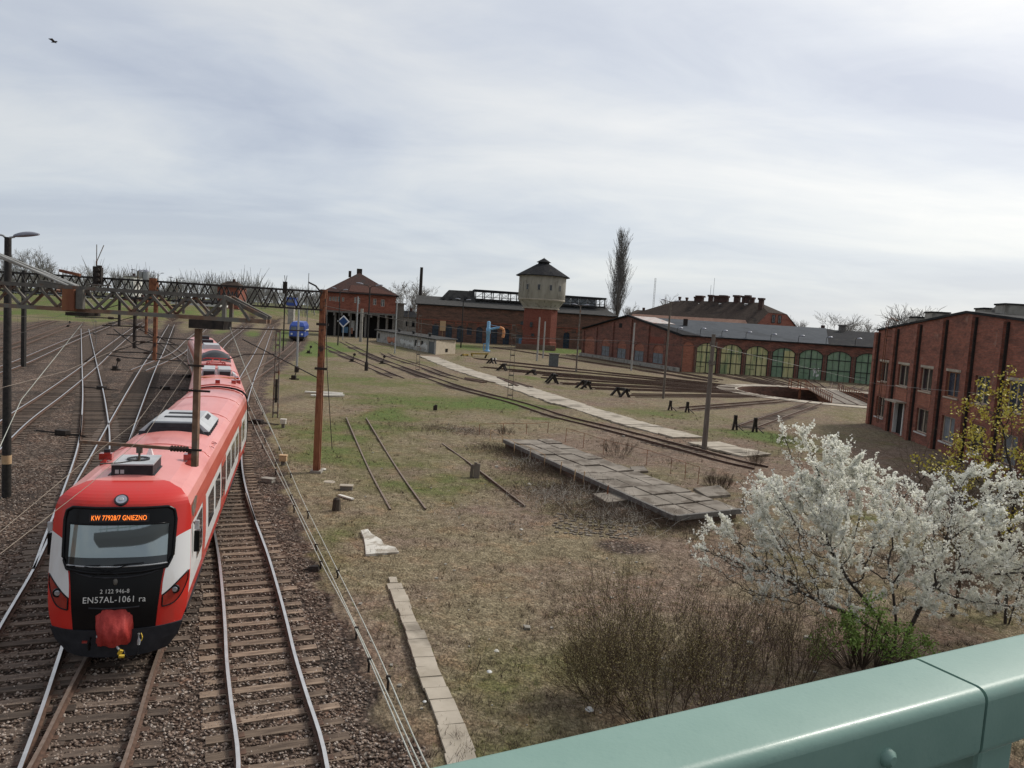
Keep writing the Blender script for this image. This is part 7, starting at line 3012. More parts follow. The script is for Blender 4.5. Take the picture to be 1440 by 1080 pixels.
b1 = gp(915, 1010)
shrub('twiggy_bush', 'dark twiggy bush with olive buds in front of the blossom tree', (b1.x + .15, b1.y - .3), 40, .7, .6, 2.35, 1.15, 'bark_brown', 'leaf_olive', .026, 2, tilt=(-.2, .12), kids=(2.6, 1.8), wob=.17)
b2 = gp(1030, 985)
shrub('twiggy_bush', 'reddish brown bare bush right of the olive budded bush', (b2.x, b2.y), 30, .9, .6, 1.7, .7, 'bark_brown', 'leaf_olive', .02, 1, kids=(2.2, 1.6), wob=.16)
b3 = gp(855, 985)
shrub('twiggy_bush', 'low sprawling olive bush left of the dark twiggy bush', (b3.x, b3.y), 26, .6, .5, 1.25, 1.2, 'bark_brown', 'leaf_olive', .026, 2, wob=.18, kids=(2.4, 1.6))
b4 = gp(1110, 955)
shrub('twiggy_bush', 'thin bare bush just left of the green shrub', (b4.x, b4.y), 22, .7, .5, 1.35, .5, 'bark_brown', 'leaf_olive', .02, 1, kids=(2, 1.4))
mb = MB()
for x0, y0, x1, y1 in ((912, 830, 905, 1000), (964, 800, 945, 980)):
    pass
# ---- fresh green shrub
b5 = gp(1215, 945)
gs = thing('green_shrub', 'fresh bright green leafy shrub under the blossom tree', 'bush', b5)
P = []
SS = []
for cx, cz, rr, n in ((-.7, .6, .6, 650), (.0, .85, .65, 900), (.8, .6, .65, 800), (.15, 1.5, .3, 260), (-1.2, .3, .45, 300), (1.4, .5, .45, 400), (-.35, 1.0, .4, 300)):
    for k in range(n // 22):
        c = ell((b5.x + cx, b5.y + .1, cz), (rr, rr * .8, rr * .75), 1, .35)[0]
        P.append(c + RNG.normal(size=(22, 3)) * .075)
        SS.append((b5.x + cx * .4, b5.y + .1, GZ, *c, .010, .004))
P = np.concatenate(P)
V, F = leaf_quads(P, .075, .5, .6)
o = raw_mesh('foliage', local(V, b5), F, 'leaf_fresh')
o.parent = gs
V, F = segs_mesh(SS, 3)
o = raw_mesh('stem', local(V, b5), F, 'bark_brown')
o.parent = gs

# ---- yellow leaved maple at the right
def leafy_tree(name, label, base, att, lines, leaf, ls, per, step=.2, bark='bark', spread=.09):
    root = thing(name, label, 'tree', base)
    S, rad = colonize(lines, att, step, 2.6, step * 1.5, 90, (0, 0, .12), .007, 2.3, .14)
    V, F = segs_mesh(S, 5)
    o = raw_mesh('trunk', local(V, base), F, bark, None, True)
    o.parent = root
    E = S[S[:, 7] < .0085]
    P = []
    for e in E:
        m = RNG.poisson(per)
        P.append(e[3:6] + RNG.normal(size=(m, 3)) * spread)
    P = np.concatenate(P)
    V, F = leaf_quads(P, ls, .5, .8)
    o = raw_mesh('foliage', local(V, base), F, leaf)
    o.parent = root
    return root


mp = Vector((15.6, 23.0, GZ))
c_ = at(1412, 600, 23.0)
leafy_tree('maple_tree', 'slender maple with yellow green spring leaves before the brick workshop', mp,
           np.concatenate([ell((c_.x, 23, c_.z), (1.5, 1.2, 2.0), 230), ell((c_.x + .6, 23.2, c_.z - 1.8), (1.4, 1.2, 1.6), 170), ell((c_.x - 1.3, 22.8, c_.z - .9), (.5, .6, 1.3), 60), ell((c_.x + 1.8, 23.2, c_.z + .4), (1.2, 1, 1.8), 90)]),
           [[(mp.x, 23, GZ - .1), (mp.x - .1, 23, 1.2), (mp.x - .2, 23, 2.6), (mp.x - .15, 23, 3.8)], [(mp.x + .1, 23, GZ - .1), (mp.x + .5, 23.1, 1.5), (mp.x + .9, 23.2, 3.2)]], 'leaf_yellow', .085, 13)
mp2 = Vector((12.9, 25.5, GZ))
c2_ = at(1300, 655, 25.5)
leafy_tree('maple_tree', 'small sapling with sparse yellow green leaves left of the maple', mp2,
           np.concatenate([ell((c2_.x, 25.5, c2_.z), (.9, .6, .5), 40), ell((c2_.x + 1.3, 25.5, c2_.z + .3), (.9, .6, .7), 35)]),
           [[(mp2.x + .6, 25.5, GZ - .1), (mp2.x + .6, 25.5, 1.5), (mp2.x + .5, 25.5, 3.0)]], 'leaf_yellow', .10, 5)
sx = gp(1330, 905)
for (px_s, py_s, lab, h) in ((1338, 868, 'thin dark sapling trunk at the right, behind the blossom, left of its pair', 3.4), (1398, 862, 'thin dark sapling trunk at the right, behind the blossom, right of its pair', 3.6), (1442, 850, 'bare brown sapling cut by the right edge of the view', 4)):
    p = gp(px_s, py_s)
    segs, tips = [], []
    grow(segs, tips, (p.x, p.y, GZ - .1), (RNG.normal() * .06, 0, 1), h, .075, 2, [2.2, 2.0], .7, .08, .6, .08, 6, .35, .005)
    V, F = segs_mesh(segs, 5)
    o = raw_mesh('sapling', local(V, p), F, 'bark_brown', None, True)
    o.location = p
    tag(o, lab, 'tree')

# ---- poplar
pb = Vector((at(866.5, 455, 270).x, 270, GZ))
pt = at(873, 331, 270).z
segs, tips = [], []
H_ = pt
for k in range(34):
    segs.append((pb.x + .12 * sin(k), 270, GZ + H_ * k / 34, pb.x + .12 * sin(k + 1), 270, GZ + H_ * (k + 1) / 34, .62 * (1 - k / 35) + .05, .62 * (1 - (k + 1) / 35) + .05))
for k in range(150):
    z = H_ * (.16 + .80 * RNG.random())
    a = RNG.uniform(0, 2 * pi)
    f = z / H_
    L = H_ * (.27 * (1 - f) ** .6 + .05) * RNG.uniform(.7, 1.1)
    grow(segs, tips, (pb.x, 270, z), (cos(a) * .30, sin(a) * .30, 1), L, .085 * (1 - f * .5), 1, [2.2], .3, .10, .5, .06, 5, .15, .036)
V, F = segs_mesh(segs, 3)
pp_ = thing('poplar_tree', 'tall narrow bare poplar rising behind the roundhouse gable', 'tree', pb)
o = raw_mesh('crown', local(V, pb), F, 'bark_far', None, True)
o.parent = pp_

# ---- bare trees on the horizon
def bare_proto(seed, depth=4, spread=.55, up=.07, rm=.035):
    global RNG
    keep = RNG
    RNG = np.random.default_rng(seed)
    segs, tips = [], []
    grow(segs, tips, (0, 0, 0), (0, 0, 1), 9, .42, depth, [2.0, 2.3, 2.3, 2.2], spread, up, .66, .10, 5, .35, rm)
    RNG = keep
    S = np.array(segs)
    zmax = S[:, 5].max()
    S[:, :6] *= 20 / zmax
    V, F = segs_mesh(S, 3)
    return V, F


PROTO = [bare_proto(s, 4, sp) for s, sp in ((3, .55), (8, .62), (21, .48))]
PM = []
TREES = [  # px, top py, Y, variant, width factor, label
    (570, 388, 300, 0, 1.1, 'large bare tree between the brick house and the depot hall'), (589, 400, 310, 1, .9, 'smaller bare tree beside the very tall stack'), (548, 402, 330, 2, .9, 'bare tree half hidden by the right side of the brick house roof'),
    (8, 352, 320, 1, 1.2, 'large bare tree behind the left edge lamp post'), (38, 343, 325, 0, 1.1, 'pale bare tree right of the left edge lamp post'), (68, 366, 335, 2, 1.1, 'bare tree over the parked cars'), (118, 371, 345, 1, 1.25, 'dark round bare tree left of the forked aerial signal'),
    (162, 376, 350, 2, .9, 'bare tree just right of the forked aerial signal'), (178, 377, 350, 0, .8, 'slim bare tree left of the silver silos'), (215, 379, 355, 2, .7, 'slim bare tree right of the silver silos'),
    (390, 401, 420, 0, 1.3, 'faint bare tree over the gantry near the small dark signal'), (425, 402, 420, 1, 1.3, 'faint bare tree left of the brick house'), (444, 404, 410, 2, 1.2, 'faint bare tree touching the left eaves of the brick house'),
    (826, 417, 340, 1, 1.2, 'bare bushy tree left of the poplar'), (893, 424, 330, 0, 1.0, 'bare tree right of the poplar foot'), (938, 412, 300, 2, 1.0, 'bare tree right of the distant radio mast'),
    (1120, 443, 280, 0, 1.2, 'low bare tree right of the hip roofed house'), (1186, 438, 260, 1, 1.3, 'broad bare tree above the dark roundhouse roof'), (1222, 447, 270, 2, 1.0, 'bare tree left of the workshop corner'),
    (1270, 428, 190, 1, 1.1, 'bare tree behind the workshop roof, left one'), (1300, 426, 190, 0, 1.1, 'bare tree behind the workshop roof, right one'), (1205, 450, 250, 0, .9, 'small bare tree between two others above the dark roof')]
for i, (x, y, Y, v, wf, lab) in enumerate(TREES):
    q = at(x, y, Y)
    zb = gz(q.x, Y)
    hgt_ = q.z - zb
    if len(PM) <= v:
        pass
    root = thing('bare_tree', lab, 'tree', (q.x, Y, zb), 0, 'bare trees along the horizon')
    s = hgt_ / 20
    if not any(k == v for k, _ in PM):
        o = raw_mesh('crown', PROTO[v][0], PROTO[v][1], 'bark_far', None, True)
        PM.append((v, o))
    else:
        o = [m for k, m in PM if k == v][0].copy()
        COL.objects.link(o)
    o.parent = root
    o.scale = (s * wf, s * wf, s)
    o.rotation_euler = (0, 0, i * 1.7)
# far wood along the horizon
SW = []
for _ in range(820):
    Y = RNG.uniform(330, 560)
    X = RNG.uniform(-1.0, 1.0) * Y * .95
    if -40 < X < 30 and Y < 400:
        continue
    h = 7 + 8 * RNG.random() ** 1.6 + (9 if X < -95 else 0) * RNG.random()
    g_ = gz(X, Y)
    for k in range(34):
        a0 = RNG.uniform(0, 2 * pi)
        z0 = h * RNG.uniform(.05, .55)
        r = h * RNG.uniform(.05, .26)
        L = h * RNG.uniform(.2, .45)
        p = (X + r * cos(a0) * .5, Y + r * sin(a0) * .5, g_ + z0)
        SW.append((*p, X + r * cos(a0) * 1.3 + RNG.normal() * .4, Y + r * sin(a0) * 1.3, g_ + min(z0 + L, h * RNG.uniform(.75, 1.0)), .12, .05))
V, F = segs_mesh(SW, 3)
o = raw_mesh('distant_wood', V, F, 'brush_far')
tag(o, kind='stuff')

# ---- dry brush by the dock
def brush(name, spots, mat_, kindlab=None):
    S = []
    for x, y, rx, n, h in spots:
        p = gp(x, y)
        for _ in range(n):
            q = RNG.normal(size=2) * rx * .5
            L = h * RNG.uniform(.4, 1.3)
            d = RNG.normal(size=3)
            d[2] = abs(d[2]) * .9 + .25
            d /= np.linalg.norm(d)
            a = np.array([p.x + q[0], p.y + q[1] * 1.2, GZ + RNG.uniform(0, h * .25)])
            b = a + d * L * .6
            c = b + (d + RNG.normal(size=3) * .5 - np.array([0, 0, .35])) * L * .4
            S.append((*a, *b, .007, .005))
            S.append((*b, *c, .005, .003))
    V, F = segs_mesh(S, 3)
    return tag(raw_mesh(name, V, F, mat_), kind='stuff')


brush('dead_brush', [(730, 640, 1.7, 800, .45), (760, 662, 1.9, 900, .5), (800, 690, 2.0, 800, .6), (845, 722, 1.9, 700, .6), (905, 735, 1.8, 600, .6), (690, 632, 1.5, 420, .4), (740, 690, 2.4, 500, .3), (620, 603, 1.6, 260, .3), (560, 600, 2.2, 200, .25), (850, 690, 1.0, 160, .6), (960, 742, 1.2, 260, .6), (790, 720, 1.5, 200, .4), (660, 608, 1.8, 320, .35), (610, 605, 1.6, 160, .3), (1360, 815, 1.8, 420, 1.1), (1420, 780, 1.8, 420, 1.3), (1300, 800, 1.6, 220, .7), (1400, 720, 2.4, 420, 1.5), (1330, 700, 2.2, 200, .8), (1425, 660, 2.4, 380, 1.6), (1180, 800, 2, 160, .5), (1090, 760, 2, 160, .5)], 'bark_brown')
brush('pale_brush', [(745, 655, 1.6, 160, .5), (800, 700, 1.8, 220, .6), (870, 735, 1.8, 220, .6), (770, 700, 1.6, 150, .4), (930, 720, 1.4, 140, .5), (648, 606, 1.4, 120, .35), (680, 720, 2.5, 120, .2), (1390, 760, 2.2, 160, 1.0)], 'stone_pale')
for (x, y), lab, h, r in (((868, 642), 'round brown dry shrub behind the loading dock', .8, 1.0), ((1003, 684), 'dry brown shrub left of its twin beside the sandy cover', .6, .35), ((1017, 687), 'dry brown shrub right of its twin beside the sandy cover', .6, .35), ((1100, 622), 'dry dark bramble at the foot of the wooden pole', .5, 1.2), ((712, 612), 'low dark scrub at the corner of the far dock railing', .5, .6), ((1062, 655), 'small dark shrub at the end of the slab path', .7, .3)):
    p = gp(x, y)
    shrub('dry_shrub', lab, (p.x, p.y), 26, r * .7, r * .5, h, .8, 'bark_brown', None, kids=(2.0, 1.2), r=.009)

# ---- grasses (uncountable)
def grass(name, mat_, n, sel, h0, h1, w, Y0=9.5, Y1=75, X0=-16, X1=26, cl=1):
    Yv = np.exp(RNG.uniform(np.log(Y0), np.log(Y1), n))
    Xv = RNG.uniform(-.95, .85, n) * (Yv + 4)
    ok = (Xv > X0) & (Xv < X1)
    Xv, Yv = Xv[ok], Yv[ok]
    ix = np.clip(np.searchsorted(xs_, Xv), 1, nx_ - 1)
    iy = np.clip(np.searchsorted(ys_, Yv), 1, len(ys_) - 1)
    cv = C4[iy, ix]
    keep = sel(cv, Xv, Yv) > RNG.random(len(Xv))
    Xv, Yv, ix, iy = Xv[keep], Yv[keep], ix[keep], iy[keep]
    Zv = z_[iy, ix]
    if cl > 1:
        Xv = np.repeat(Xv, cl) + RNG.normal(size=len(Xv) * cl) * .05
        Yv = np.repeat(Yv, cl) + RNG.normal(size=len(Yv) * cl) * .05
        Zv = np.repeat(Zv, cl)
    m = len(Xv)
    a = RNG.uniform(0, 2 * pi, m)
    h = RNG.uniform(h0, h1, m) * RNG.uniform(.6, 1.2, m)
    ww = w * RNG.uniform(.6, 1.4, m) * (1 + Yv / 40)
    lx, ly = RNG.normal(size=m) * h * .6, RNG.normal(size=m) * h * .6
    B0 = np.stack([Xv - cos_(a) * ww, Yv - sin_(a) * ww, Zv - .02], 1)
    B1 = np.stack([Xv + cos_(a) * ww, Yv + sin_(a) * ww, Zv - .02], 1)
    T = np.stack([Xv + lx, Yv + ly, Zv + h], 1)
    V = np.stack([B0, B1, T], 1).reshape(-1, 3)
    F = np.arange(m * 3).reshape(-1, 3)
    print(name, m)
    return tag(raw_mesh(name, V, F, mat_), kind='stuff')


cos_, sin_ = np.cos, np.sin
mat('grass_dry', (.17, .138, .08), (.33, .275, .17), 3.0, .95, coords='Object')
mat('grass_green', (.10, .125, .035), (.21, .225, .07), 2.0, .9, coords='Object')
mat('weed_brown', (.05, .034, .025), (.12, .082, .06), 3.0, .95, coords='Object')
free = lambda c: np.clip(1 - c[:, 0] * 1.6, 0, 1)
dock_free = lambda X, Y: 1.0
patch_ = lambda X, Y, s, k: np.clip((vnoise(X, Y, s, k) - .35) * 3, 0, 1)
grass('dry_grass', 'grass_dry', 26000, lambda c, X, Y: free(c) * (.25 + .75 * patch_(X, Y, 1.1, 71)) * (1 - .5 * c[:, 2]), .05, .17, .006, cl=5)
grass('green_grass', 'grass_green', 20000, lambda c, X, Y: free(c) * np.clip(c[:, 1] * 1.4 - .05, 0, 1) * (.3 + .7 * patch_(X, Y, .8, 72)), .04, .14, .007, cl=5)
grass('brown_weeds', 'weed_brown', 22000, lambda c, X, Y: free(c) * np.clip(.2 + c[:, 2], 0, 1) * patch_(X, Y, .9, 73), .06, .24, .0055, cl=6)
for (x, y), lab in (((478, 722), None),):
    pass

# scattered rubble and a patch of worn cobbles (uncountable)
mb = MB()
for _ in range(150):
    Y = float(np.exp(RNG.uniform(np.log(12), np.log(60))))
    X = RNG.uniform(-.2, .5) * Y
    if cover(X, Y)[0] > .3:
        continue
    s = RNG.uniform(.015, .05) * (2 if RNG.random() < .08 else 1)
    zg = gz(X, Y)
    mb.hexa([(X + s * x * RNG.uniform(.6, 1.3), Y + s * y * RNG.uniform(.6, 1.3), zg + z) for z, k in ((-.02, 1), (s * .8, .7)) for x, y in ((-1, -1), (1, -1), (1, 1), (-1, 1))])
tag(mb.build('rubble', 'concrete', None, uv=False), kind='stuff')
mb = MB()
for i in range(17):
    for j in range(9):
        px_c, py_c = 782 + i * 7 + RNG.normal() * 1.2, 722 + j * 3.6 + i * .6 + RNG.normal() * .5
        if RNG.random() < .3:
            continue
        p = gp(px_c, py_c)
        mb.box((p.x, p.y, gz(p.x, p.y) + .0), (.15, .12, .10), RNG.uniform(-.3, .3) + .4, 0, (RNG.normal() * .08, RNG.normal() * .08))
tag(mb.build('cobbles', 'dock_top', None, uv=False, bevel=.015), kind='stuff')

# ---- loose ballast stones close to the bridge (uncountable)
n = 52000
Yv = np.exp(RNG.uniform(np.log(11), np.log(36), n))
Xv = RNG.uniform(-.80, .1, n) * (Yv + 3)
ix = np.clip(np.searchsorted(xs_, Xv), 1, nx_ - 1)
iy = np.clip(np.searchsorted(ys_, Yv), 1, len(ys_) - 1)
kp = C4[iy, ix][:, 0] > .45
Xv, Yv, Zv = Xv[kp], Yv[kp], z_[iy, ix][kp]
m = len(Xv)
oct_ = np.array([(1, 0, 0), (0, 1, 0), (-1, 0, 0), (0, -1, 0), (0, 0, 1), (0, 0, -1)], float)
octf = np.array([(0, 1, 4), (1, 2, 4), (2, 3, 4), (3, 0, 4), (1, 0, 5), (2, 1, 5), (3, 2, 5), (0, 3, 5)])
sz = RNG.uniform(.02, .046, (m, 1, 3)) * np.array([1.2, 1.0, .8])
Vo = oct_[None] * sz * RNG.uniform(.7, 1.3, (m, 6, 1))
a = RNG.uniform(0, 2 * pi, m)
ca, sa = np.cos(a)[:, None], np.sin(a)[:, None]
Vx = Vo[:, :, 0] * ca - Vo[:, :, 1] * sa
Vy = Vo[:, :, 0] * sa + Vo[:, :, 1] * ca
V = np.stack([Vx + Xv[:, None], Vy + Yv[:, None], Vo[:, :, 2] + Zv[:, None] + .015], -1).reshape(-1, 3)
F = (octf[None] + (np.arange(m) * 6)[:, None, None]).reshape(-1, 3)
m_, nt_, b_ = new_mat('loose_stone')
setp(b_, .95, 0, .2)
ps_ = nn(nt_, 'ShaderNodeNewGeometry')
nt_.links.new(ramp(nt_, ps_.outputs['Random Per Island'], [(0, (.06, .042, .034)), (.4, (.17, .122, .095)), (.75, (.30, .23, .185)), (1, (.5, .43, .37))]), b_.inputs['Base Color'])
tag(raw_mesh('ballast_stones', V, F, 'loose_stone'), kind='stuff')

# ------------------------------------------------------------------ far buildings, cars
def house(name, label, px, y_eave, y_ridge, y_base, wpx, Y, wall_m, roof_m, nwin=4, depth=9, hip=.25, cat='building'):
    c = at(px, y_eave, Y)
    k = Y / FOC
    w = wpx * k
    zb = gz(c.x, Y)
    ze, zr = c.z, at(px, y_ridge, Y).z
    root = thing(name, label, cat, (c.x, Y, zb))
    W = Wall((c.x - w / 2, Y), (c.x + w / 2, Y))
    mb = MB()
    hl = []
    for i in range(nwin):
        a = w * (i + .5) / nwin
        hl.append((a - w / nwin * .22, a + w / nwin * .22, ze - (ze - zb) * .5, ze - (ze - zb) * .2, 0))
    W.wall(mb, zb, ze, hl, .15)
    for p, q in ((W.at(0, 0), W.at(0, 0, -depth)), (W.at(w, 0), W.at(w, 0, -depth))):
        Wall(p[:2], q[:2], (p.x * 2 - c.x, Y)).wall(mb, zb, ze)
    mb.build('wall', wall_m, root)
    for h in hl:
        mb = MB()
        W.quad(mb, h[0], h[1], h[2], h[3], -.12)
        mb.build('window', 'window_dark', root)
    mb = MB()
    o = .5
    e = [W.at(-o, ze, o), W.at(w + o, ze, o), W.at(w + o, ze, -depth - o), W.at(-o, ze, -depth - o)]
    r1, r2 = W.at(w * hip, zr, -depth / 2), W.at(w * (1 - hip), zr, -depth / 2)
    mb.add(e + [r1, r2], [(0, 1, 5, 4), (1, 2, 5), (2, 3, 4, 5), (3, 0, 4)])
    rf = mb.build('roof', roof_m, root)
    mb = MB()
    mb.box((c.x + w * .08, Y + depth / 2, zr + .2), (.9, .9, 1.6))
    mb.build('chimney', 'roof_tile_red', rf)
    return root


house('far_house', 'distant house with a brown hip roof seen over the gantry above the train', 321, 404, 395, 420, 30, 320, 'brick_house', 'roof_tile_brown', 5)
house('far_house', 'white flat roofed block far left above the gantry, right of the signal', 181, 389, 387, 404, 14, 340, 'paint_white', 'roof_felt', 4, 8, .05)
house('far_house', 'distant orange brown low house behind the parked cars at the far left', 95, 409, 403, 418, 34, 352, 'brick_orange', 'roof_tile_orange', 6)
house('station_shed', 'long pale low building behind the sidings, seen through the near gantry', 275, 425, 421, 436, 70, 300, 'paint_white', 'roof_dark', 9, 8, .03)
house('station_shed', 'orange brick low building seen under the gantry left of the rusty drop post', 190, 421, 417, 432, 44, 310, 'brick_orange', 'roof_dark', 6, 8, .03)
house('far_house', 'low dark house with a tiled roof behind the dark right part of the roundhouse', 1160, 468, 462, 475, 60, 230, 'brick_depot', 'roof_dark', 5)
house('far_house', 'small dark house at the left end of the depot hall, under the bare tree', 573, 446, 437, 466, 26, 270, 'shed_render', 'roof_dark', 3)
house('far_house', 'grey gabled house behind the foot of the poplar', 905, 442, 436, 452, 30, 290, 'shed_render', 'roof_tile_brown', 3)
for k, px in enumerate((197, 206)):
    q = at(px, 382, 360)
    root = thing('silo', ['silver grain silo left of its twin on the far left skyline', 'silver grain silo right of its twin on the far left skyline'][k], 'silo', (q.x, 360, gz(q.x, 360)))
    zb = gz(q.x, 360)
    mb = MB()
    mb.lathe([(1.5, 0), (1.5, q.z - zb)], (q.x, 360, zb), 14, 0, True)
    mb.build('drum', 'galvanised', root)
    mb = MB()
    mb.lathe([(1.55, q.z - zb), (.2, q.z - zb + 1.0), (0, q.z - zb + 1.05)], (q.x, 360, zb), 14)
    mb.build('roof', 'lamp_head', root)
# parked cars on the raised lot
def car_proto():
    root = thing('parked_car', 'x', 'car', (0, 0, 0), .01)
    mb = MB()
    P = [[(x, y * w, z) for y, w, z in ((-1, .82, .35), (-1, .9, .7), (-1, .84, .92), (1, .84, .92), (1, .9, .7), (1, .82, .35))] for x in (-2.1, -1.9, 0, 1.9, 2.15)]
    mb.grid(P, 0, False)
    for r_ in (P[0], P[-1]):
        mb.add(r_, [tuple(range(6))])
    mb.build('body', 'car_paint', root)
    mb = MB()
    mb.hexa([(-1.7, -.8, .92), (1.0, -.8, .92), (1.0, .8, .92), (-1.7, .8, .92), (-1.3, -.62, 1.45), (.35, -.62, 1.45), (.35, .62, 1.45), (-1.3, .62, 1.45)])
    mb.build('cabin', 'window_dark', root)
    mb = MB()
    for x in (-1.35, 1.35):
        for y in (-.8, .8):
            mb.tube([(x, y - .1, .33), (x, y + .1, .33)], .33, 12)
    mb.build('wheel', 'black_iron', root)
    mb = MB()
    mb.hexa([(-1.28, -.61, 1.452), (.33, -.61, 1.452), (.33, .61, 1.452), (-1.28, .61, 1.452), (-1.2, -.55, 1.49), (.25, -.55, 1.49), (.25, .55, 1.49), (-1.2, .55, 1.49)])
    mb.build('car_roof', 'car_paint', root)
    return root


cp_ = car_proto()
CARPX = [(12, 420), (27, 420), (42, 421), (57, 421), (72, 422), (86, 422), (20, 412), (36, 412), (52, 413), (68, 413), (118, 422), (133, 423), (150, 424), (84, 414)]
CL = ['first car from the left in the front row of the far left car park', 'second car from the left in the front row of the far left car park', 'third car from the left in the front row of the far left car park', 'fourth car from the left in the front row of the far left car park',
      'fifth car from the left in the front row of the far left car park', 'last car in the front row of the far left car park', 'first car in the back row of the far left car park', 'second car in the back row of the far left car park',
      'third car in the back row of the far left car park', 'fourth car in the back row of the far left car park', 'car parked just right of the rusty joint plate of the near gantry', 'car parked below the forked aerial signal', 'car parked right of the forked aerial signal', 'last car in the back row of the far left car park']
for i, (x, y) in enumerate(CARPX):
    Y = 306 if y > 417 else 324
    q = at(x, y, Y)
    zg = gz(q.x, Y)
    if i == 0:
        r = cp_
        r.location = (q.x, Y, zg)
        r.rotation_euler = (0, 0, .3)
        r['label'] = CL[i]
        r['group'] = 'cars parked on the raised lot'
    else:
        dup(cp_, (q.x, Y, zg), .3 + (i % 3 - 1) * .6 + (1.57 if i % 4 == 1 else 0), CL[i], 'cars parked on the raised lot')

# ------------------------------------------------------------------ bird
q = at(76, 59, 45)
mb = MB()
mb.tube([q + Vector((-.16, 0, -.02)), q, q + Vector((.14, 0, .03)), q + Vector((.2, 0, .02))], [.015, .05, .04, .01], 8)
for s in (-1, 1):
    mb.add([q + Vector((-.05, 0, .02)), q + Vector((.07, 0, .03)), q + Vector((.02, s * .2, .13)), q + Vector((-.10, s * .38, .05))], [(0, 1, 2, 3)])
    mb.add([q + Vector((-.05, 0, .0)), q + Vector((.07, 0, .01)), q + Vector((.02, s * .2, .115)), q + Vector((-.10, s * .38, .04))], [(3, 2, 1, 0)])
tag(mb.build('bird', 'black_iron', None, loc=q), 'small dark bird flying high in the upper left sky', 'bird')

# ------------------------------------------------------------------ bridge with the green rail
RZ = 7.67
f0, f1 = gp(892, 1007, RZ), gp(1284, 920, RZ)
ud = (f1 - f0)
ud.z = 0
ud.normalize()
nd = Vector((ud.y, -ud.x, 0))
n0 = gp(1153, 1037, RZ)
wd = abs((n0 - f0).dot(nd))
jt = gp(1278, 921, RZ)
br = thing('bridge_railing', 'sea green painted steel bridge railing in the foreground', 'railing', (f0.x, f0.y, 6.5))


def rbox(mb, a, b, w, h, r=.018, n=4):
    """rounded rectangular tube from a to b, a/b on the top far edge line; extends w towards the camera"""
    prof = []
    for cx, cz, t0 in ((w - r, -r, 0), (r, -r, pi / 2), (r, -h + r, pi), (w - r, -h + r, 1.5 * pi)):
        for k in range(n + 1):
            t = t0 + pi / 2 * k / n
            prof.append((cx + r * cos(t), cz + r * sin(t)))
    rows = [[p + nd * x + Vector((0, 0, z)) for x, z in prof + prof[:1]] for p in (a, b)]
    mb.grid(rows, 0, True)
    for rw in rows:
        mb.add(rw[:-1], [tuple(range(len(prof)))], 0)


base = jt - ud * (jt - f0).dot(ud)
base = f0.copy()
sj = (jt - f0).dot(ud)
for a, b in ((-12, -6.007), (-6, -1.907), (-1.9, sj - .0035), (sj + .0035, sj + 2.2), (sj + 2.207, sj + 8)):
    mb = MB()
    rbox(mb, f0 + ud * a, f0 + ud * b, wd, .105, .017)
    mb.build('top_rail', 'bridge_paint', br, uv=False)
mb = MB()
rbox(mb, f0 + ud * (sj - .05) + nd * .008 - Vector((0, 0, .006)), f0 + ud * (sj + .05) + nd * .008 - Vector((0, 0, .006)), wd - .016, .09, .012)
mb.build('joint_sleeve', 'train_apron', br, uv=False)
for s in [sj + .075 + 1.7 * k for k in range(-7, 5)]:
    mb = MB()
    c = f0 + ud * s + nd * (wd * .5)
    R = atan2(ud.y, ud.x)
    mb.box((c.x, c.y, (RZ - .106 + 6.5) / 2), (.09, .09, RZ - .106 - 6.5), R)
    mb.build('post', 'bridge_paint', br, uv=False, bevel=.008)
mb = MB()
for z in (6.72, 7.15):
    mb.bar(f0 + ud * (-12) + nd * wd * .5 + Vector((0, 0, z - RZ)), f0 + ud * (sj + 8) + nd * wd * .5 + Vector((0, 0, z - RZ)), .04)
mb.build('lower_rail', 'bridge_paint', br, uv=False)
mb = MB()
bq = gp(1216, 1060, RZ - .05)
bs = (bq - f0).dot(ud)
c = f0 + ud * (bs + .03) + nd * wd + Vector((0, 0, -.055))
mb.tube([c, c + nd * .006, c + nd * .011], [.013, .012, .006], 16, 0)
mb.build('bolt', 'bridge_paint', br, uv=False)
mb = MB()
a, b = f0 - ud * 14 - nd * .05, f0 + ud * 14 - nd * .05
mb.hexa([Vector((p.x, p.y, z)) for z in (6.0, 6.5) for p in (a, b, b + nd * 4.5, a + nd * 4.5)])
mat('asphalt', (.03, .03, .03), (.06, .06, .058), 40, .9)
tag(mb.build('bridge_deck', 'asphalt'), kind='structure')

# ------------------------------------------------------------------ sky and light
SUN_EL, SUN_AZ = radians(42), radians(52)       # azimuth to the right of the view direction
world = bpy.data.worlds.new('World')
scene.world = world
world.use_nodes = True
nt = world.node_tree
for n in list(nt.nodes):
    nt.nodes.remove(n)
out = nn(nt, 'ShaderNodeOutputWorld')
sky = nn(nt, 'ShaderNodeTexSky', sky_type='NISHITA')
sky.sun_disc = False
sky.sun_elevation = SUN_EL
sky.sun_rotation = SUN_AZ
sky.dust_density = 2.0
bg1 = nn(nt, 'ShaderNodeBackground')
bg1.inputs[1].default_value = .10
nt.links.new(sky.outputs[0], bg1.inputs[0])
tc = nn(nt, 'ShaderNodeTexCoord').outputs['Generated']
sx_ = nn(nt, 'ShaderNodeSeparateXYZ')
nt.links.new(tc, sx_.inputs[0])


def wmath(op, a, b=None, c=None, clamp=False):
    n = nn(nt, 'ShaderNodeMath', operation=op, use_clamp=clamp)
    for i, v in enumerate((a, b, c)):
        if v is None:
            continue
        if isinstance(v, (int, float)):
            n.inputs[i].default_value = v
        else:
            nt.links.new(v, n.inputs[i])
    return n.outputs[0]


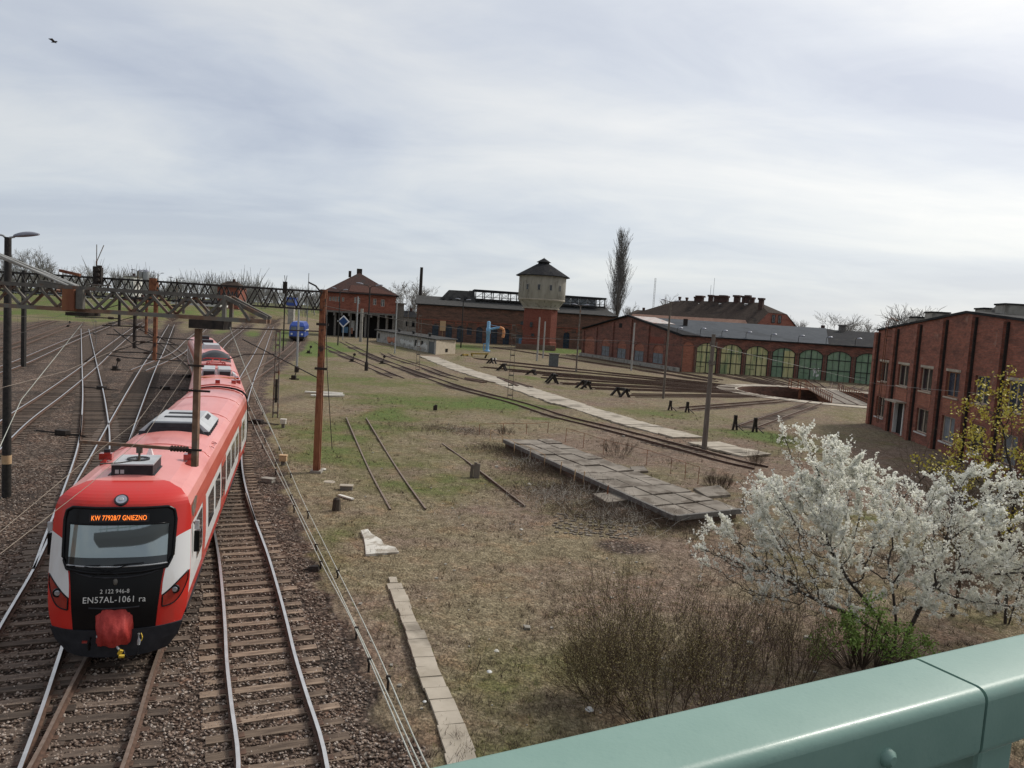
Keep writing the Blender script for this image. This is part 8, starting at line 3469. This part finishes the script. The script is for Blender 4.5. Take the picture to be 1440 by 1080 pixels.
zc = wmath('ADD', wmath('MAXIMUM', sx_.outputs[2], 0.0), .16)
cmb = nn(nt, 'ShaderNodeCombineXYZ')
nt.links.new(wmath('DIVIDE', sx_.outputs[0], zc), cmb.inputs[0])
nt.links.new(wmath('DIVIDE', sx_.outputs[1], zc), cmb.inputs[1])
rot = nn(nt, 'ShaderNodeMapping')
rot.inputs['Rotation'].default_value = (0, 0, radians(-32))
rot.inputs['Scale'].default_value = (.62, .95, 1)
rot.inputs['Location'].default_value = (2.3, 1.1, 0)
nt.links.new(cmb.outputs[0], rot.inputs[0])
cn1 = noise(nt, rot.outputs[0], .75, 7, .52, .5)
cn2 = noise(nt, rot.outputs[0], 2.6, 7, .6, .8)
cfac = wmath('ADD', wmath('MULTIPLY', cn1, .8), wmath('MULTIPLY', cn2, .2))
cl = ramp(nt, cfac, [(.36, (.305, .332, .395)), (.46, (.385, .41, .455)), (.56, (.475, .487, .50)), (.68, (.565, .56, .548))])
# brightening of the thin cloud around the hidden sun
sd = Vector((cos(SUN_EL) * sin(SUN_AZ), cos(SUN_EL) * cos(SUN_AZ), sin(SUN_EL)))
vm = nn(nt, 'ShaderNodeVectorMath', operation='DOT_PRODUCT')
nt.links.new(tc, vm.inputs[0])
vm.inputs[1].default_value = sd
glow = wmath('POWER', wmath('MAXIMUM', vm.outputs['Value'], 0.0), 4.0)
cl2 = mixrgb(nt, 1.0, cl, mixrgb(nt, wmath('MULTIPLY', glow, 1.0, None, True), (1, 1, 1), (1.72, 1.63, 1.48)), 'MULTIPLY')
# paler towards the horizon
hz_ = wmath('POWER', wmath('SUBTRACT', 1.0, wmath('MAXIMUM', sx_.outputs[2], 0.0), None, True), 9.0)
cl3 = mixrgb(nt, wmath('MULTIPLY', hz_, .62), cl2, (.455, .507, .552))
vh = nn(nt, 'ShaderNodeVectorMath', operation='DOT_PRODUCT')
nt.links.new(tc, vh.inputs[0])
vh.inputs[1].default_value = (.35, .94, 0)
back_ = wmath('MULTIPLY_ADD', vh.outputs['Value'], .28, .82, True)
cl3 = mixrgb(nt, 1.0, cl3, back_, 'MULTIPLY')
bg2 = nn(nt, 'ShaderNodeBackground')
bg2.inputs[1].default_value = 1.0
nt.links.new(cl3, bg2.inputs[0])
mx = nn(nt, 'ShaderNodeMixShader')
mx.inputs[0].default_value = .86
nt.links.new(bg1.outputs[0], mx.inputs[1])
nt.links.new(bg2.outputs[0], mx.inputs[2])
nt.links.new(mx.outputs[0], out.inputs[0])
sl = bpy.data.lights.new('sun', 'SUN')
sl.energy = 1.5
sl.angle = radians(11)
sl.color = (1, .95, .87)
so = bpy.data.objects.new('sun', sl)
COL.objects.link(so)
so.rotation_euler = (-sd).to_track_quat('-Z', 'Y').to_euler()
so.location = sd * 100

# ------------------------------------------------------------------ camera
cam = bpy.data.cameras.new('camera')
cam.sensor_width = 36
cam.lens = 36 * FOC / 1440
cam.clip_start = .05
cam.clip_end = 6000
co_ = bpy.data.objects.new('camera', cam)
COL.objects.link(co_)
c, s, cp, sp = cos(ROLL), sin(ROLL), cos(PITCH), sin(PITCH)
R_ = Vector((c, sp * s, cp * s))
U_ = Vector((-s, sp * c, cp * c))
Fw = Vector((0, cp, -sp))
M_ = Matrix((R_, U_, -Fw)).transposed().to_4x4()
M_.translation = Vector((0, 0, CAMZ))
co_.matrix_world = M_
scene.camera = co_
scene.view_settings.view_transform = 'Standard'
scene.view_settings.look = 'None'
scene.view_settings.exposure = .6
scene.view_settings.gamma = 1
scene.cycles.max_bounces = 5
for o in bpy.data.objects:
    if '_w' in o:
        del o['_w']
